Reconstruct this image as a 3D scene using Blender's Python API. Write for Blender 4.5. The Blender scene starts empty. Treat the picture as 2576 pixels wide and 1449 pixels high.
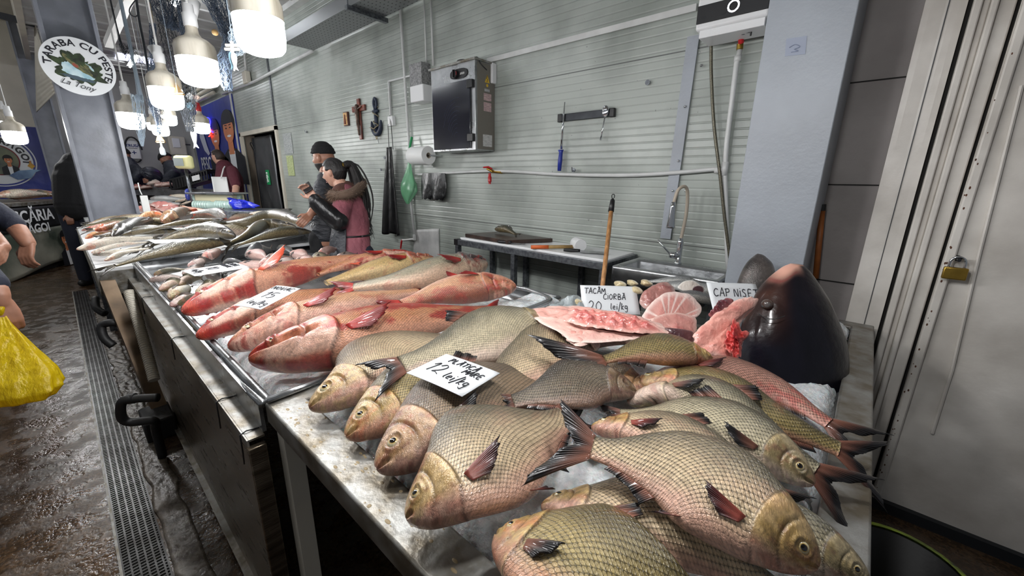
import bpy, bmesh, math, random
import numpy as np
from mathutils import Vector, Matrix, noise
PI = math.pi
col = bpy.context.scene.collection
sc = bpy.context.scene
# ---------------------------------------------------------------- camera
cam_data = bpy.data.cameras.new('camera')
cam = bpy.data.objects.new('camera', cam_data); col.objects.link(cam)
cam_data.sensor_width = 36.0
cam_data.lens = 36.0 * 993.06 / 2576.0
cam_data.clip_start = 0.02; cam_data.clip_end = 200
_y, _p, _r = math.radians(41.543), math.radians(15.2385), math.radians(-0.858)
fwd = Vector((-math.sin(_y)*math.cos(_p), math.cos(_y)*math.cos(_p), -math.sin(_p)))
rgt = Vector((math.cos(_y), math.sin(_y), 0)); dwn = fwd.cross(rgt)
R0 = Matrix((rgt, -dwn, -fwd)).transposed()
cam.matrix_world = Matrix.Translation((0, 0, 1.5)) @ R0.to_4x4() @ Matrix.Rotation(-_r, 4, 'Z')
sc.camera = cam
# ---------------------------------------------------------------- world, exposure
sc.view_settings.view_transform = 'Standard'
sc.view_settings.look = 'None'
sc.view_settings.gamma = 1.0
sc.view_settings.use_curve_mapping = False
sc.view_settings.exposure = 0.0
wd = bpy.data.worlds.new('world'); sc.world = wd; wd.use_nodes = True
wd.node_tree.nodes['Background'].inputs[0].default_value = (0.88, 0.93, 1.0, 1)
wd.node_tree.nodes['Background'].inputs[1].default_value = 0.18
LAMP_STRENGTH = 118.0      # emission of the pendant lamp diffusers
FILL_TUBE_STRENGTH = 62.0       # emission of the fill tubes added over hall and stalls
# ---------------------------------------------------------------- helpers
def L1(c):
    c = c/255.0
    return c/12.92 if c <= 0.04045 else ((c+0.055)/1.055)**2.4
def S(r, g, b): return (L1(r), L1(g), L1(b), 1.0)
def Sn(r, g, b): return np.array([L1(r), L1(g), L1(b)])
def V(*a): return Vector(a if len(a) > 1 else a[0])

def nd(nt, t, loc=None, **kw):
    n = nt.nodes.new(t)
    for k, v in kw.items(): setattr(n, k, v)
    return n
def pm(name, base, rough=0.5, metal=0.0, nscale=0, namt=0.0, bscale=0, bstr=0.0, coat=0.0, spec=0.5, c2=None, emit=0.0, alpha=1.0, trans=0.0, stretch=(1,1,1), rvar=0.0, sss=0.0, bdist=0.01):
    m = bpy.data.materials.new(name); m.use_nodes = True
    nt = m.node_tree; b = nt.nodes['Principled BSDF']
    b.inputs['Base Color'].default_value = base
    b.inputs['Roughness'].default_value = rough
    b.inputs['Metallic'].default_value = metal
    b.inputs['Specular IOR Level'].default_value = spec
    b.inputs['Coat Weight'].default_value = coat
    b.inputs['Coat Roughness'].default_value = 0.12
    b.inputs['Alpha'].default_value = alpha
    b.inputs['Transmission Weight'].default_value = trans
    if sss:
        b.inputs['Subsurface Weight'].default_value = sss
        b.inputs['Subsurface Radius'].default_value = (0.02, 0.01, 0.008)
    if emit:
        b.inputs['Emission Color'].default_value = base
        b.inputs['Emission Strength'].default_value = emit
    if nscale or bscale:
        tc = nd(nt, 'ShaderNodeTexCoord'); mp = nd(nt, 'ShaderNodeMapping')
        mp.inputs['Scale'].default_value = stretch
        nt.links.new(tc.outputs['Object'], mp.inputs[0])
    if nscale:
        n = nd(nt, 'ShaderNodeTexNoise'); n.inputs['Scale'].default_value = nscale; n.inputs['Detail'].default_value = 6
        nt.links.new(mp.outputs[0], n.inputs['Vector'])
        cr = nd(nt, 'ShaderNodeValToRGB')
        a = c2 if c2 else tuple(x*(1-namt) for x in base[:3])+(1,)
        cr.color_ramp.elements[0].color = a; cr.color_ramp.elements[0].position = 0.35
        cr.color_ramp.elements[1].color = base; cr.color_ramp.elements[1].position = 0.65
        nt.links.new(n.outputs[0], cr.inputs[0]); nt.links.new(cr.outputs[0], b.inputs['Base Color'])
        if rvar:
            mr = nd(nt, 'ShaderNodeMapRange'); mr.inputs['To Min'].default_value = rough-rvar; mr.inputs['To Max'].default_value = rough+rvar
            nt.links.new(n.outputs[0], mr.inputs[0]); nt.links.new(mr.outputs[0], b.inputs['Roughness'])
    if bscale:
        n2 = nd(nt, 'ShaderNodeTexNoise'); n2.inputs['Scale'].default_value = bscale; n2.inputs['Detail'].default_value = 5
        nt.links.new(mp.outputs[0], n2.inputs['Vector'])
        bp = nd(nt, 'ShaderNodeBump'); bp.inputs['Strength'].default_value = bstr; bp.inputs['Distance'].default_value = bdist
        nt.links.new(n2.outputs[0], bp.inputs['Height']); nt.links.new(bp.outputs[0], b.inputs['Normal'])
    return m

def link_obj(o, parent=None, label=None, cat=None, group=None, kind=None):
    col.objects.link(o)
    if parent is not None: o.parent = parent
    tag(o, label, cat, group, kind); return o
def tag(o, label=None, cat=None, group=None, kind=None):
    if label: o['label'] = label
    if cat: o['category'] = cat
    if group: o['group'] = group
    if kind: o['kind'] = kind
    return o
def root(name, loc, label=None, cat=None, group=None):
    o = bpy.data.objects.new(name, None); o.empty_display_size = 0.05
    o.location = loc; return link_obj(o, None, label, cat, group)
def struct(name, mb, mat): 
    return mb.build(name, mat, kind='structure')

class MB:
    """collects vertices and faces in world coordinates; build() links them as one mesh object"""
    def __init__(s): s.v = []; s.f = []; s.mi = []; s.cm = 0
    def add(s, vs, fs):
        o = len(s.v); s.v += [tuple(p) for p in vs]; s.f += [tuple(i+o for i in f) for f in fs]; s.mi += [s.cm]*len(fs); return s
    def box(s, a, b):
        x0,y0,z0 = a; x1,y1,z1 = b
        return s.hexa([(x0,y0,z0),(x1,y0,z0),(x1,y1,z0),(x0,y1,z0),(x0,y0,z1),(x1,y0,z1),(x1,y1,z1),(x0,y1,z1)])
    def hexa(s, p): return s.add(p, [(0,3,2,1),(4,5,6,7),(0,1,5,4),(1,2,6,5),(2,3,7,6),(3,0,4,7)])
    def obox(s, c, ax, ay, az, hx, hy, hz):
        c = V(c); ax = V(ax).normalized()*hx; ay = V(ay).normalized()*hy; az = V(az).normalized()*hz
        return s.hexa([c-ax-ay-az, c+ax-ay-az, c+ax+ay-az, c-ax+ay-az, c-ax-ay+az, c+ax-ay+az, c+ax+ay+az, c-ax+ay+az])
    def bar(s, a, b, w, h=None, up=(0,0,1)):
        a = V(a); b = V(b); t = (b-a); l = t.length; t.normalize(); u = V(up)
        if abs(t.dot(u)) > 0.95: u = V(1,0,0)
        x = t.cross(u).normalized(); u = x.cross(t)
        return s.obox((a+b)/2, t, x, u, l/2, w/2, (h or w)/2)
    def tube(s, pts, r, n=10, cap=True, smooth=0):
        pts = [V(p) for p in pts]
        if len(pts) < 2: return s
        rs = r if isinstance(r, (list, tuple)) else [r]*len(pts)
        if smooth:
            q = []; rr = []; m = len(pts)
            for i in range(m-1):
                p0 = pts[max(i-1,0)]; p1 = pts[i]; p2 = pts[i+1]; p3 = pts[min(i+2,m-1)]
                for k in range(smooth):
                    t = k/smooth
                    q.append(0.5*((2*p1)+(p2-p0)*t+(2*p0-5*p1+4*p2-p3)*t*t+(3*p1-p0-3*p2+p3)*t**3)); rr.append(rs[i]*(1-t)+rs[i+1]*t)
            q.append(pts[-1]); rr.append(rs[-1]); pts = q; rs = rr
        vs = []; fs = []; m = len(pts); prev = None
        for i in range(m):
            t = (pts[min(i+1,m-1)]-pts[max(i-1,0)])
            if t.length < 1e-9: t = V(0,0,1)
            t.normalize()
            if prev is None:
                u = V(0,0,1) if abs(t.z) < 0.9 else V(1,0,0)
                x = t.cross(u).normalized()
            else:
                x = prev - t*prev.dot(t)
                if x.length < 1e-6: x = t.cross(V(0,0,1))
                x.normalize()
            prev = x; y = t.cross(x)
            for k in range(n):
                a = 2*PI*k/n; vs.append(pts[i]+(x*math.cos(a)+y*math.sin(a))*rs[i])
        for i in range(m-1):
            for k in range(n):
                fs.append((i*n+k, i*n+(k+1)%n, (i+1)*n+(k+1)%n, (i+1)*n+k))
        if cap: fs.append(tuple(range(n-1,-1,-1))); fs.append(tuple((m-1)*n+k for k in range(n)))
        return s.add(vs, fs)
    def lathe(s, prof, c=(0,0,0), axis=(0,0,1), n=32, cap=True):
        """prof: list of (radius, height along axis)"""
        c = V(c); a = V(axis).normalized(); u = V(1,0,0) if abs(a.x) < 0.9 else V(0,1,0)
        x = a.cross(u).normalized(); y = a.cross(x); vs = []; fs = []
        for (r, h) in prof:
            for k in range(n):
                t = 2*PI*k/n; vs.append(c+a*h+(x*math.cos(t)+y*math.sin(t))*max(r,1e-5))
        m = len(prof)
        for i in range(m-1):
            for k in range(n): fs.append((i*n+k, i*n+(k+1)%n, (i+1)*n+(k+1)%n, (i+1)*n+k))
        if cap: fs.append(tuple(range(n-1,-1,-1))); fs.append(tuple((m-1)*n+k for k in range(n)))
        return s.add(vs, fs)
    def prism(s, poly, d):
        """poly: list of 3D points (planar); d: extrusion vector"""
        n = len(poly); d = V(d); p = [V(q) for q in poly]
        vs = p+[q+d for q in p]
        fs = [tuple(range(n-1,-1,-1)), tuple(range(n,2*n))]+[(i,(i+1)%n,n+(i+1)%n,n+i) for i in range(n)]
        return s.add(vs, fs)
    def sphere(s, c, r, n=16, m=10, sc3=(1,1,1)):
        c = V(c); vs = []; fs = []
        for i in range(m+1):
            ph = PI*i/m
            for k in range(n):
                t = 2*PI*k/n; vs.append(c+V(math.sin(ph)*math.cos(t)*r*sc3[0], math.sin(ph)*math.sin(t)*r*sc3[1], math.cos(ph)*r*sc3[2]))
        for i in range(m):
            for k in range(n): fs.append((i*n+k, (i+1)*n+k, (i+1)*n+(k+1)%n, i*n+(k+1)%n))
        return s.add(vs, fs)
    def grid(s, fn, nu, nv):
        vs = [fn(i/nu, j/nv) for i in range(nu+1) for j in range(nv+1)]
        fs = [(i*(nv+1)+j, (i+1)*(nv+1)+j, (i+1)*(nv+1)+j+1, i*(nv+1)+j+1) for i in range(nu) for j in range(nv)]
        return s.add(vs, fs)
    def build(s, name, mat, parent=None, label=None, cat=None, group=None, kind=None, smooth=None, bevel=0, solid=0, origin=None, remesh=0, sub=0, smoothit=0):
        me = bpy.data.meshes.new(name)
        if not s.v: s.box((0,0,0),(.001,.001,.001)); print('EMPTY', name)
        v = np.array(s.v, float)
        if parent is not None: o0 = np.array(parent_world(parent))
        elif origin is not None: o0 = np.array(origin, float)
        else: o0 = np.array([(v[:,0].min()+v[:,0].max())/2, (v[:,1].min()+v[:,1].max())/2, v[:,2].min()])
        me.from_pydata((v-o0).tolist(), [], s.f); me.update()
        bm = bmesh.new(); bm.from_mesh(me); bmesh.ops.recalc_face_normals(bm, faces=bm.faces); bm.to_mesh(me); bm.free()
        o = bpy.data.objects.new(name, me)
        mats = mat if isinstance(mat, list) else [mat]
        for m in mats: me.materials.append(m)
        if len(mats) > 1: me.polygons.foreach_set('material_index', s.mi)
        link_obj(o, parent, label, cat, group, kind)
        if parent is None: o.location = o0
        else: o.location = (0, 0, 0)
        if bevel:
            md = o.modifiers.new('b', 'BEVEL'); md.width = bevel; md.segments = 2; md.limit_method = 'ANGLE'
        if solid:
            md = o.modifiers.new('s', 'SOLIDIFY'); md.thickness = solid; md.offset = 0
        if remesh:
            md = o.modifiers.new('r', 'REMESH'); md.mode = 'VOXEL'; md.voxel_size = remesh; md.use_smooth_shade = True
        if smoothit:
            md = o.modifiers.new('sm', 'SMOOTH'); md.iterations = smoothit; md.factor = 0.5
        if sub:
            md = o.modifiers.new('ss', 'SUBSURF'); md.levels = sub; md.render_levels = sub
        if smooth is None:
            try: me.shade_auto_smooth = True
            except Exception: pass
            for p in me.polygons: p.use_smooth = True
            try: me.set_sharp_from_angle(angle=math.radians(38))
            except Exception: pass
        elif smooth:
            for p in me.polygons: p.use_smooth = True
        return o
def parent_world(p):
    l = V(0,0,0)
    while p is not None: l = l+p.location; p = p.parent
    return l

def text(s, size, org, right, up, mat, name, parent=None, depth=0.002, align='CENTER', label=None, cat=None, shear=0, bold=0, spacing=1.0, arc=None):
    """lettering as mesh; org is the anchor, right and up are the in-plane axes"""
    cu = bpy.data.curves.new(name, 'FONT'); cu.body = s; cu.size = size; cu.extrude = 0; cu.align_x = align; cu.offset = bold; cu.shear = shear; cu.space_character = spacing
    cu.resolution_u = 3
    t = bpy.data.objects.new(name, cu); col.objects.link(t)
    dg = bpy.context.evaluated_depsgraph_get()
    me0 = bpy.data.meshes.new_from_object(t.evaluated_get(dg))
    bpy.data.objects.remove(t)
    r = V(right).normalized(); u = V(up).normalized(); n = r.cross(u); o = V(org)
    mb = MB(); vs = []
    for q in me0.vertices:
        x, y = q.co.x, q.co.y
        if arc:
            rad = arc; a = x/abs(rad)
            if rad > 0: vs.append(o + r*((rad+y)*math.sin(a)) + u*((rad+y)*math.cos(a)) + n*depth)
            else: vs.append(o + r*((-rad-y)*math.sin(a)) - u*((-rad-y)*math.cos(a)) + n*depth)
        else: vs.append(o + r*x + u*y + n*depth)
    mb.add(vs, [tuple(p.vertices) for p in me0.polygons])
    ob = mb.build(name, mat, parent, label, cat, smooth=False)
    return ob

# ---- handwriting: strokes on a unit grid
GL = {
'T':[[(0,1),(.9,1)],[(.42,1),(.36,0)]], 'A':[[(0,0),(.4,1),(.5,1),(.72,0)],[(.12,.4),(.7,.42)]], 'C':[[(.7,.85),(.4,1),(.1,.7),(.05,.3),(.3,0),(.7,.12)]],
'Â':[[(0,0),(.4,1),(.5,1),(.72,0)],[(.12,.4),(.7,.42)],[(.2,1.12),(.42,1.32),(.62,1.12)]], 'M':[[(0,0),(.12,1),(.42,.35),(.75,1),(.85,0)]],
'I':[[(.1,.8),(.08,0)],[(.1,1.08),(.13,1.1)]], 'O':[[(.35,1),(.08,.7),(.05,.3),(.3,0),(.62,.25),(.66,.7),(.35,1)]],
'R':[[(.05,0),(.08,1),(.5,1),(.6,.72),(.1,.52),(.65,0)]], 'B':[[(.05,0),(.08,1),(.5,.95),(.52,.6),(.1,.52),(.6,.42),(.6,.08),(.05,0)]],
'Ă':[[(0,0),(.4,1),(.5,1),(.72,0)],[(.12,.4),(.7,.42)],[(.15,1.22),(.6,1.22)]], '2':[[(.05,.8),(.3,1.05),(.6,.85),(.5,.45),(.1,.05),(.3,.12),(.75,-.05)]],
'0':[[(.35,1),(.08,.7),(.05,.3),(.3,0),(.62,.25),(.66,.7),(.35,1)]], '1':[[(.0,.75),(.3,1.05),(.2,0)]], '5':[[(.65,1),(.15,1),(.1,.55),(.5,.6),(.6,.25),(.35,0),(.05,.1)]],
'8':[[(.5,.9),(.2,1),(.1,.75),(.5,.4),(.5,.1),(.2,0),(.1,.25),(.45,.6),(.5,.9)]],
'l':[[(.2,1),(.12,.2),(.3,.05)]], 'e':[[(.05,.3),(.45,.38),(.35,.6),(.1,.45),(.12,.1),(.5,.1)]], 'i':[[(.15,.55),(.15,0)],[(.2,.8),(.22,.85)]],
'/':[[(.45,1.2),(.05,-.3)]], 'k':[[(.15,1),(.1,0)],[(.5,.6),(.12,.3),(.5,0)]], 'g':[[(.5,.55),(.15,.6),(.1,.2),(.45,.2),(.5,.55),(.45,-.35),(.1,-.3)]],
'P':[[(.1,0),(.12,1)],[(0,.95),(.55,1),(.6,.62),(.12,.5)]], 'L':[[(.1,1),(.05,0),(.55,.05)]], 'E':[[(.6,1),(.1,1),(.08,0),(.6,.03)],[(.1,.52),(.5,.54)]],
'N':[[(.05,0),(.1,1),(.6,0),(.65,1)]], 'S':[[(.6,.9),(.25,1),(.1,.72),(.5,.4),(.45,.05),(.05,.08)]], 'V':[[(.0,1),(.3,0),(.65,1)]], 'K':[[(.12,1),(.1,0)],[(.6,1),(.12,.45),(.65,0)]],
'D':[[(.1,0),(.1,1),(.5,.8),(.6,.4),(.1,0)]], 'U':[[(.05,1),(.1,.1),(.5,.05),(.6,1)]], ' ':[]}
GW = {'I':.35,'i':.35,'l':.4,'1':.5,'/':.5,' ':.4,'e':.6,'k':.6,'g':.65}
def handwrite(lines, org, right, up, mat, name, parent, r=0.0012):
    """lines: (text, x, y, height, slant) in card metres"""
    R_ = V(right).normalized(); U_ = V(up).normalized(); N_ = R_.cross(U_); o = V(org); mb = MB()
    for (s, x, y, h, sl) in lines:
        cx = x
        for ch in s:
            for st in GL.get(ch, []):
                pts = [o+R_*(cx+(p[0]+p[1]*.12)*h*.8)+U_*(y+p[1]*h+(cx-x)*sl)+N_*0.0016 for p in st]
                if len(pts) > 2: 
                    q = []
                    for i in range(len(pts)-1):
                        p0=pts[max(i-1,0)];p1=pts[i];p2=pts[i+1];p3=pts[min(i+2,len(pts)-1)]
                        for k in range(4):
                            t=k/4; q.append(0.5*((2*p1)+(p2-p0)*t+(2*p0-5*p1+4*p2-p3)*t*t+(3*p1-p0-3*p2+p3)*t**3))
                    q.append(pts[-1]); pts = q
                mb.tube(pts, r, 5)
            cx += GW.get(ch, .85)*h*.88
    return mb.build(name, mat, parent, smooth=True)

# ================================================================ materials of the place
def wall_mat():
    m = bpy.data.materials.new('ribbed_panel'); m.use_nodes = True; nt = m.node_tree; b = nt.nodes['Principled BSDF']
    tc = nd(nt,'ShaderNodeTexCoord'); sx = nd(nt,'ShaderNodeSeparateXYZ'); nt.links.new(tc.outputs['Object'], sx.inputs[0])
    def math_(op, a, b_=None, c_=None):
        n = nd(nt,'ShaderNodeMath', operation=op)
        for i, q in enumerate((a, b_, c_)):
            if q is None: continue
            if isinstance(q, (int, float)): n.inputs[i].default_value = q
            else: nt.links.new(q, n.inputs[i])
        return n.outputs[0]
    z = math_('ADD', sx.outputs['Z'], 0.0)
    fr = math_('FRACT', math_('DIVIDE', z, 0.0466))
    tri = math_('ABSOLUTE', math_('SUBTRACT', fr, 0.5))
    groove = math_('LESS_THAN', tri, 0.07)
    prof = nd(nt,'ShaderNodeMapRange'); prof.interpolation_type = 'SMOOTHSTEP'
    prof.inputs['From Min'].default_value = 0.02; prof.inputs['From Max'].default_value = 0.16
    nt.links.new(tri, prof.inputs[0])
    jf = math_('ABSOLUTE', math_('SUBTRACT', math_('FRACT', math_('ADD', math_('DIVIDE', z, 1.12), 0.5)), 0.5))
    joint = math_('LESS_THAN', jf, 0.0032)
    no = nd(nt,'ShaderNodeTexNoise'); no.inputs['Scale'].default_value = 2.2; no.inputs['Detail'].default_value = 8
    nt.links.new(tc.outputs['Object'], no.inputs['Vector'])
    cr = nd(nt,'ShaderNodeValToRGB'); cr.color_ramp.elements[0].color = S(132,138,132); cr.color_ramp.elements[0].position = .3
    cr.color_ramp.elements[1].color = S(168,174,168); cr.color_ramp.elements[1].position = .6
    nt.links.new(no.outputs[0], cr.inputs[0])
    n3 = nd(nt,'ShaderNodeTexNoise'); n3.inputs['Scale'].default_value = 38; n3.inputs['Detail'].default_value = 2
    nt.links.new(tc.outputs['Object'], n3.inputs['Vector'])
    spots = math_('GREATER_THAN', n3.outputs[0], 0.735)
    mx = nd(nt,'ShaderNodeMixRGB'); mx.inputs[2].default_value = S(92,94,92)
    f = math_('MAXIMUM', math_('MULTIPLY', groove, 0.17), math_('MULTIPLY', joint, 0.95)); f = math_('MAXIMUM', f, math_('MULTIPLY', spots, .7))
    nt.links.new(f, mx.inputs[0]); nt.links.new(cr.outputs[0], mx.inputs[1]); nt.links.new(mx.outputs[0], b.inputs['Base Color'])
    b.inputs['Roughness'].default_value = 0.3
    h = math_('SUBTRACT', prof.outputs[0], math_('MULTIPLY', joint, 3.0))
    lo = nd(nt,'ShaderNodeTexNoise'); lo.inputs['Scale'].default_value = 5; nt.links.new(tc.outputs['Object'], lo.inputs['Vector'])
    h = math_('ADD', h, math_('MULTIPLY', lo.outputs[0], 1.4))
    bp = nd(nt,'ShaderNodeBump'); bp.inputs['Strength'].default_value = 0.45; bp.inputs['Distance'].default_value = 0.003
    nt.links.new(h, bp.inputs['Height']); nt.links.new(bp.outputs[0], b.inputs['Normal'])
    return m
M_ = {}
M_['wall'] = wall_mat()
M_['whitepaint'] = pm('white_paint', S(205,206,204), .4, nscale=6, namt=.2, bscale=30, bstr=.1)
M_['doorpaint'] = pm('door_paint', S(226,221,214), .42, nscale=3, c2=S(186,180,172), bscale=14, bstr=.35, rvar=.12)
M_['near_black'] = pm('dark_gap', S(26,24,22), .8)  # near-black colour for joints, gaps, drain slots, lobby and counter bodies
M_['rust'] = pm('rust', S(96,60,40), .8, nscale=20, namt=.5)
M_['steel'] = pm('stainless_steel', S(178,180,182), .3, .9, nscale=9, namt=.35, bscale=60, bstr=.1, rvar=.15)
M_['wsteel'] = pm('worn_steel', S(158,158,155), .45, .7, nscale=16, c2=S(112,104,90), bscale=40, bstr=.3, rvar=.18)
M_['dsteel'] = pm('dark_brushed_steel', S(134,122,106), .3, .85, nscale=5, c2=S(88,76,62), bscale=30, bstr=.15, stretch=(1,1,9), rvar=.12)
M_['galv'] = pm('galvanised_steel', S(128,132,136), .38, .8, nscale=40, c2=S(88,92,98))
M_['column'] = pm('blue_grey_paint', S(162,168,176), .45, nscale=2.5, c2=S(146,151,158), bscale=55, bstr=.15)
M_['post'] = pm('grey_post_paint', S(132,136,146), .4, nscale=4, c2=S(112,115,124), bscale=40, bstr=.12)
M_['recess'] = pm('grey_plaster', S(164,158,156), .8, nscale=2, c2=S(134,128,127), bscale=30, bstr=.3)
M_['pvc'] = pm('white_pvc', S(206,207,206), .35, nscale=8, namt=.12)
M_['plastic_w'] = pm('white_plastic', S(222,223,224), .35)
M_['black'] = pm('black_plastic', S(22,22,24), .4)
M_['rubber'] = pm('black_rubber', S(20,20,21), .55, bscale=40, bstr=.2)
M_['chrome'] = pm('chrome', S(210,212,215), .12, 1.0)
M_['red'] = pm('red_paint', S(176,28,34), .35)
M_['brass'] = pm('brass', S(186,152,70), .32, .9, nscale=30, namt=.25)
M_['wood'] = pm('wood_handle', S(196,146,96), .5, nscale=14, c2=S(150,104,62), stretch=(4,4,.5), bscale=30, bstr=.15)
M_['dwood'] = pm('dark_wood', S(92,48,34), .45, nscale=18, c2=S(58,30,22))
M_['paper'] = pm('paper', S(232,233,232), .6)
M_['card'] = pm('card', S(226,229,232), .5)
M_['ink'] = pm('ink', S(24,24,34), .5)
M_['ink_grey'] = pm('grey_ink', S(60,62,66), .5)
M_['green'] = pm('green_paint', S(22,140,80), .4)
M_['ceil'] = pm('ceiling_sheet', S(176,176,175), .6, nscale=3, c2=S(150,149,147))
M_['cream'] = pm('cream_sheet', S(204,198,184), .6, nscale=3, namt=.15)
M_['darkmetal'] = pm('dark_metal', S(44,46,50), .45, .5)
M_['lampglow'] = pm('lamp_diffuser', (1,1,1,1), .4, emit=LAMP_STRENGTH)
M_['tubeglow'] = pm('fill_tube_glow', (0.94,0.97,1,1), .4, emit=FILL_TUBE_STRENGTH)
M_['tubesoft'] = pm('fill_tube_glow_soft', (0.94,0.97,1,1), .4, emit=30.0)
M_['lampbody'] = pm('lamp_body', S(206,200,186), .4, nscale=25, c2=S(150,142,126), stretch=(1,1,.15))
M_['navy'] = pm('navy_cloth', S(24,28,44), .8, bscale=50, bstr=.3)
M_['blackcloth'] = pm('black_cloth', S(16,16,19), .85, bscale=50, bstr=.3)
def floor_mat():
    m = bpy.data.materials.new('wet_concrete'); m.use_nodes = True; nt = m.node_tree; b = nt.nodes['Principled BSDF']
    tc = nd(nt,'ShaderNodeTexCoord')
    n1 = nd(nt,'ShaderNodeTexNoise'); n1.inputs['Scale'].default_value = 1.7; n1.inputs['Detail'].default_value = 9; n1.inputs['Roughness'].default_value = .65
    n2 = nd(nt,'ShaderNodeTexNoise'); n2.inputs['Scale'].default_value = 75; n2.inputs['Detail'].default_value = 4
    n4 = nd(nt,'ShaderNodeTexNoise'); n4.inputs['Scale'].default_value = 9; n4.inputs['Detail'].default_value = 7
    for n in (n1,n2,n4): nt.links.new(tc.outputs['Object'], n.inputs['Vector'])
    cr = nd(nt,'ShaderNodeValToRGB'); e = cr.color_ramp.elements; e[0].color = S(44,33,24); e[0].position = .3; e[1].color = S(92,73,55); e[1].position = .72
    nt.links.new(n1.outputs[0], cr.inputs[0])
    cr2 = nd(nt,'ShaderNodeValToRGB'); e = cr2.color_ramp.elements; e[0].color = (.55,.55,.55,1); e[0].position = .4; e[1].color = (1.15,1.1,1.0,1); e[1].position = .62
    nt.links.new(n2.outputs[0], cr2.inputs[0])
    mx = nd(nt,'ShaderNodeMixRGB', blend_type='MULTIPLY'); mx.inputs[0].default_value = 1
    nt.links.new(cr.outputs[0], mx.inputs[1]); nt.links.new(cr2.outputs[0], mx.inputs[2]); nt.links.new(mx.outputs[0], b.inputs['Base Color'])
    mr = nd(nt,'ShaderNodeMapRange'); mr.inputs['From Min'].default_value = .42; mr.inputs['From Max'].default_value = .6; mr.inputs['To Min'].default_value = .08; mr.inputs['To Max'].default_value = .42
    nt.links.new(n4.outputs[0], mr.inputs[0]); nt.links.new(mr.outputs[0], b.inputs['Roughness'])
    ad = nd(nt,'ShaderNodeMath', operation='MULTIPLY_ADD'); ad.inputs[1].default_value = .35; nt.links.new(n2.outputs[0], ad.inputs[0]); nt.links.new(n4.outputs[0], ad.inputs[2])
    bp = nd(nt,'ShaderNodeBump'); bp.inputs['Strength'].default_value = .55; bp.inputs['Distance'].default_value = .012
    nt.links.new(ad.outputs[0], bp.inputs['Height']); nt.links.new(bp.outputs[0], b.inputs['Normal'])
    b.inputs['Specular IOR Level'].default_value = .7
    return m
M_['floor'] = floor_mat()

# ================================================================ the setting
CZ = 3.73
struct('floor', MB().box((-22,-9,-.1),(4,3,0)), M_['floor'])
# long ribbed wall with the service door opening (x -9.34 .. -7.44, up to 2.28)
w = MB()
w.box((-7.44,2.58,0),(1.6,2.7,CZ)); w.box((-9.34,2.58,2.26),(-7.44,2.7,CZ)); w.box((-13.5,2.58,0),(-9.34,2.7,CZ))
wl = w.build('wall_back', M_['wall'], kind='structure', smooth=False, origin=(0,0,0))
w = MB(); w.box((-13.6,.15,0),(-13.4,2.7,CZ)); w.build('wall_far', pm('far_grey', S(170,170,168), .6, nscale=2, namt=.15), kind='structure', origin=(0,0,0))
w = MB(); w.box((1.6,2.3,0),(1.72,2.7,CZ)); w.build('wall_right', M_['recess'], kind='structure')
# recess plaster between the column and the cold room
w = MB(); w.box((-.49,2.572,0),(.03,2.58,CZ)); 
w.build('wall_recess', M_['recess'], kind='structure', origin=(0,0,0))
w = MB()
for z in (.55,1.02,1.5,1.96,2.4,2.9):
    w.box((-.24,2.569,z),(.02,2.5725,z+.006))
w.build('trim_1', M_['near_black'], kind='structure')
# ceiling
c = MB(); c.box((-13.6,.15,CZ),(1.7,2.7,CZ+.05))
c.build('ceiling', M_['ceil'], kind='structure')
c = MB()
for i in range(32): c.box((-13.3+i*.45,.15,CZ-.022),(-13.26+i*.45,2.58,CZ))
c.build('trim_2', M_['ceil'], kind='structure')
c = MB()
c.box((-13.4,2.49,CZ-.07),(1.6,2.58,CZ)); c.build('trim_3', M_['whitepaint'], kind='structure')
# higher hall roof beyond the aisle
c = MB(); c.hexa([(-22,-9,5.6),(4,-9,5.6),(4,-1.7,4.4),(-22,-1.7,4.4),(-22,-9,5.7),(4,-9,5.7),(4,-1.7,4.5),(-22,-1.7,4.5)])
c.build('ceiling_hall', M_['cream'], kind='structure')
c = MB()
for i in range(44): 
    x = -20+i*.5; c.hexa([(x,-9,5.56),(x+.2,-9,5.56),(x+.2,-1.7,4.36),(x,-1.7,4.36),(x,-9,5.6),(x+.2,-9,5.6),(x+.2,-1.7,4.4),(x,-1.7,4.4)])
c.build('trim_4', M_['cream'], kind='structure')
c = MB()
for k in range(9): 
    y=-8.5+k*.8; z=5.6-(y+9)*1.2/7.3-.12; c.box((-22,y,z),(4,y+.06,z+.08))
c.build('trim_5', M_['darkmetal'], kind='structure')
c = MB(); c.box((-13.6,.08,CZ-.1),(1.7,.15,4.5)); c.box((-22,-1.75,4.42),(4,.15,4.5)); c.build('trim_6', M_['cream'], kind='structure')
# far hall wall
w = MB(); w.box((-13.8,-9,0),(-13.6,.15,5.7)); w.build('wall_hall', M_['cream'], kind='structure', origin=(0,0,0))
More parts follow.
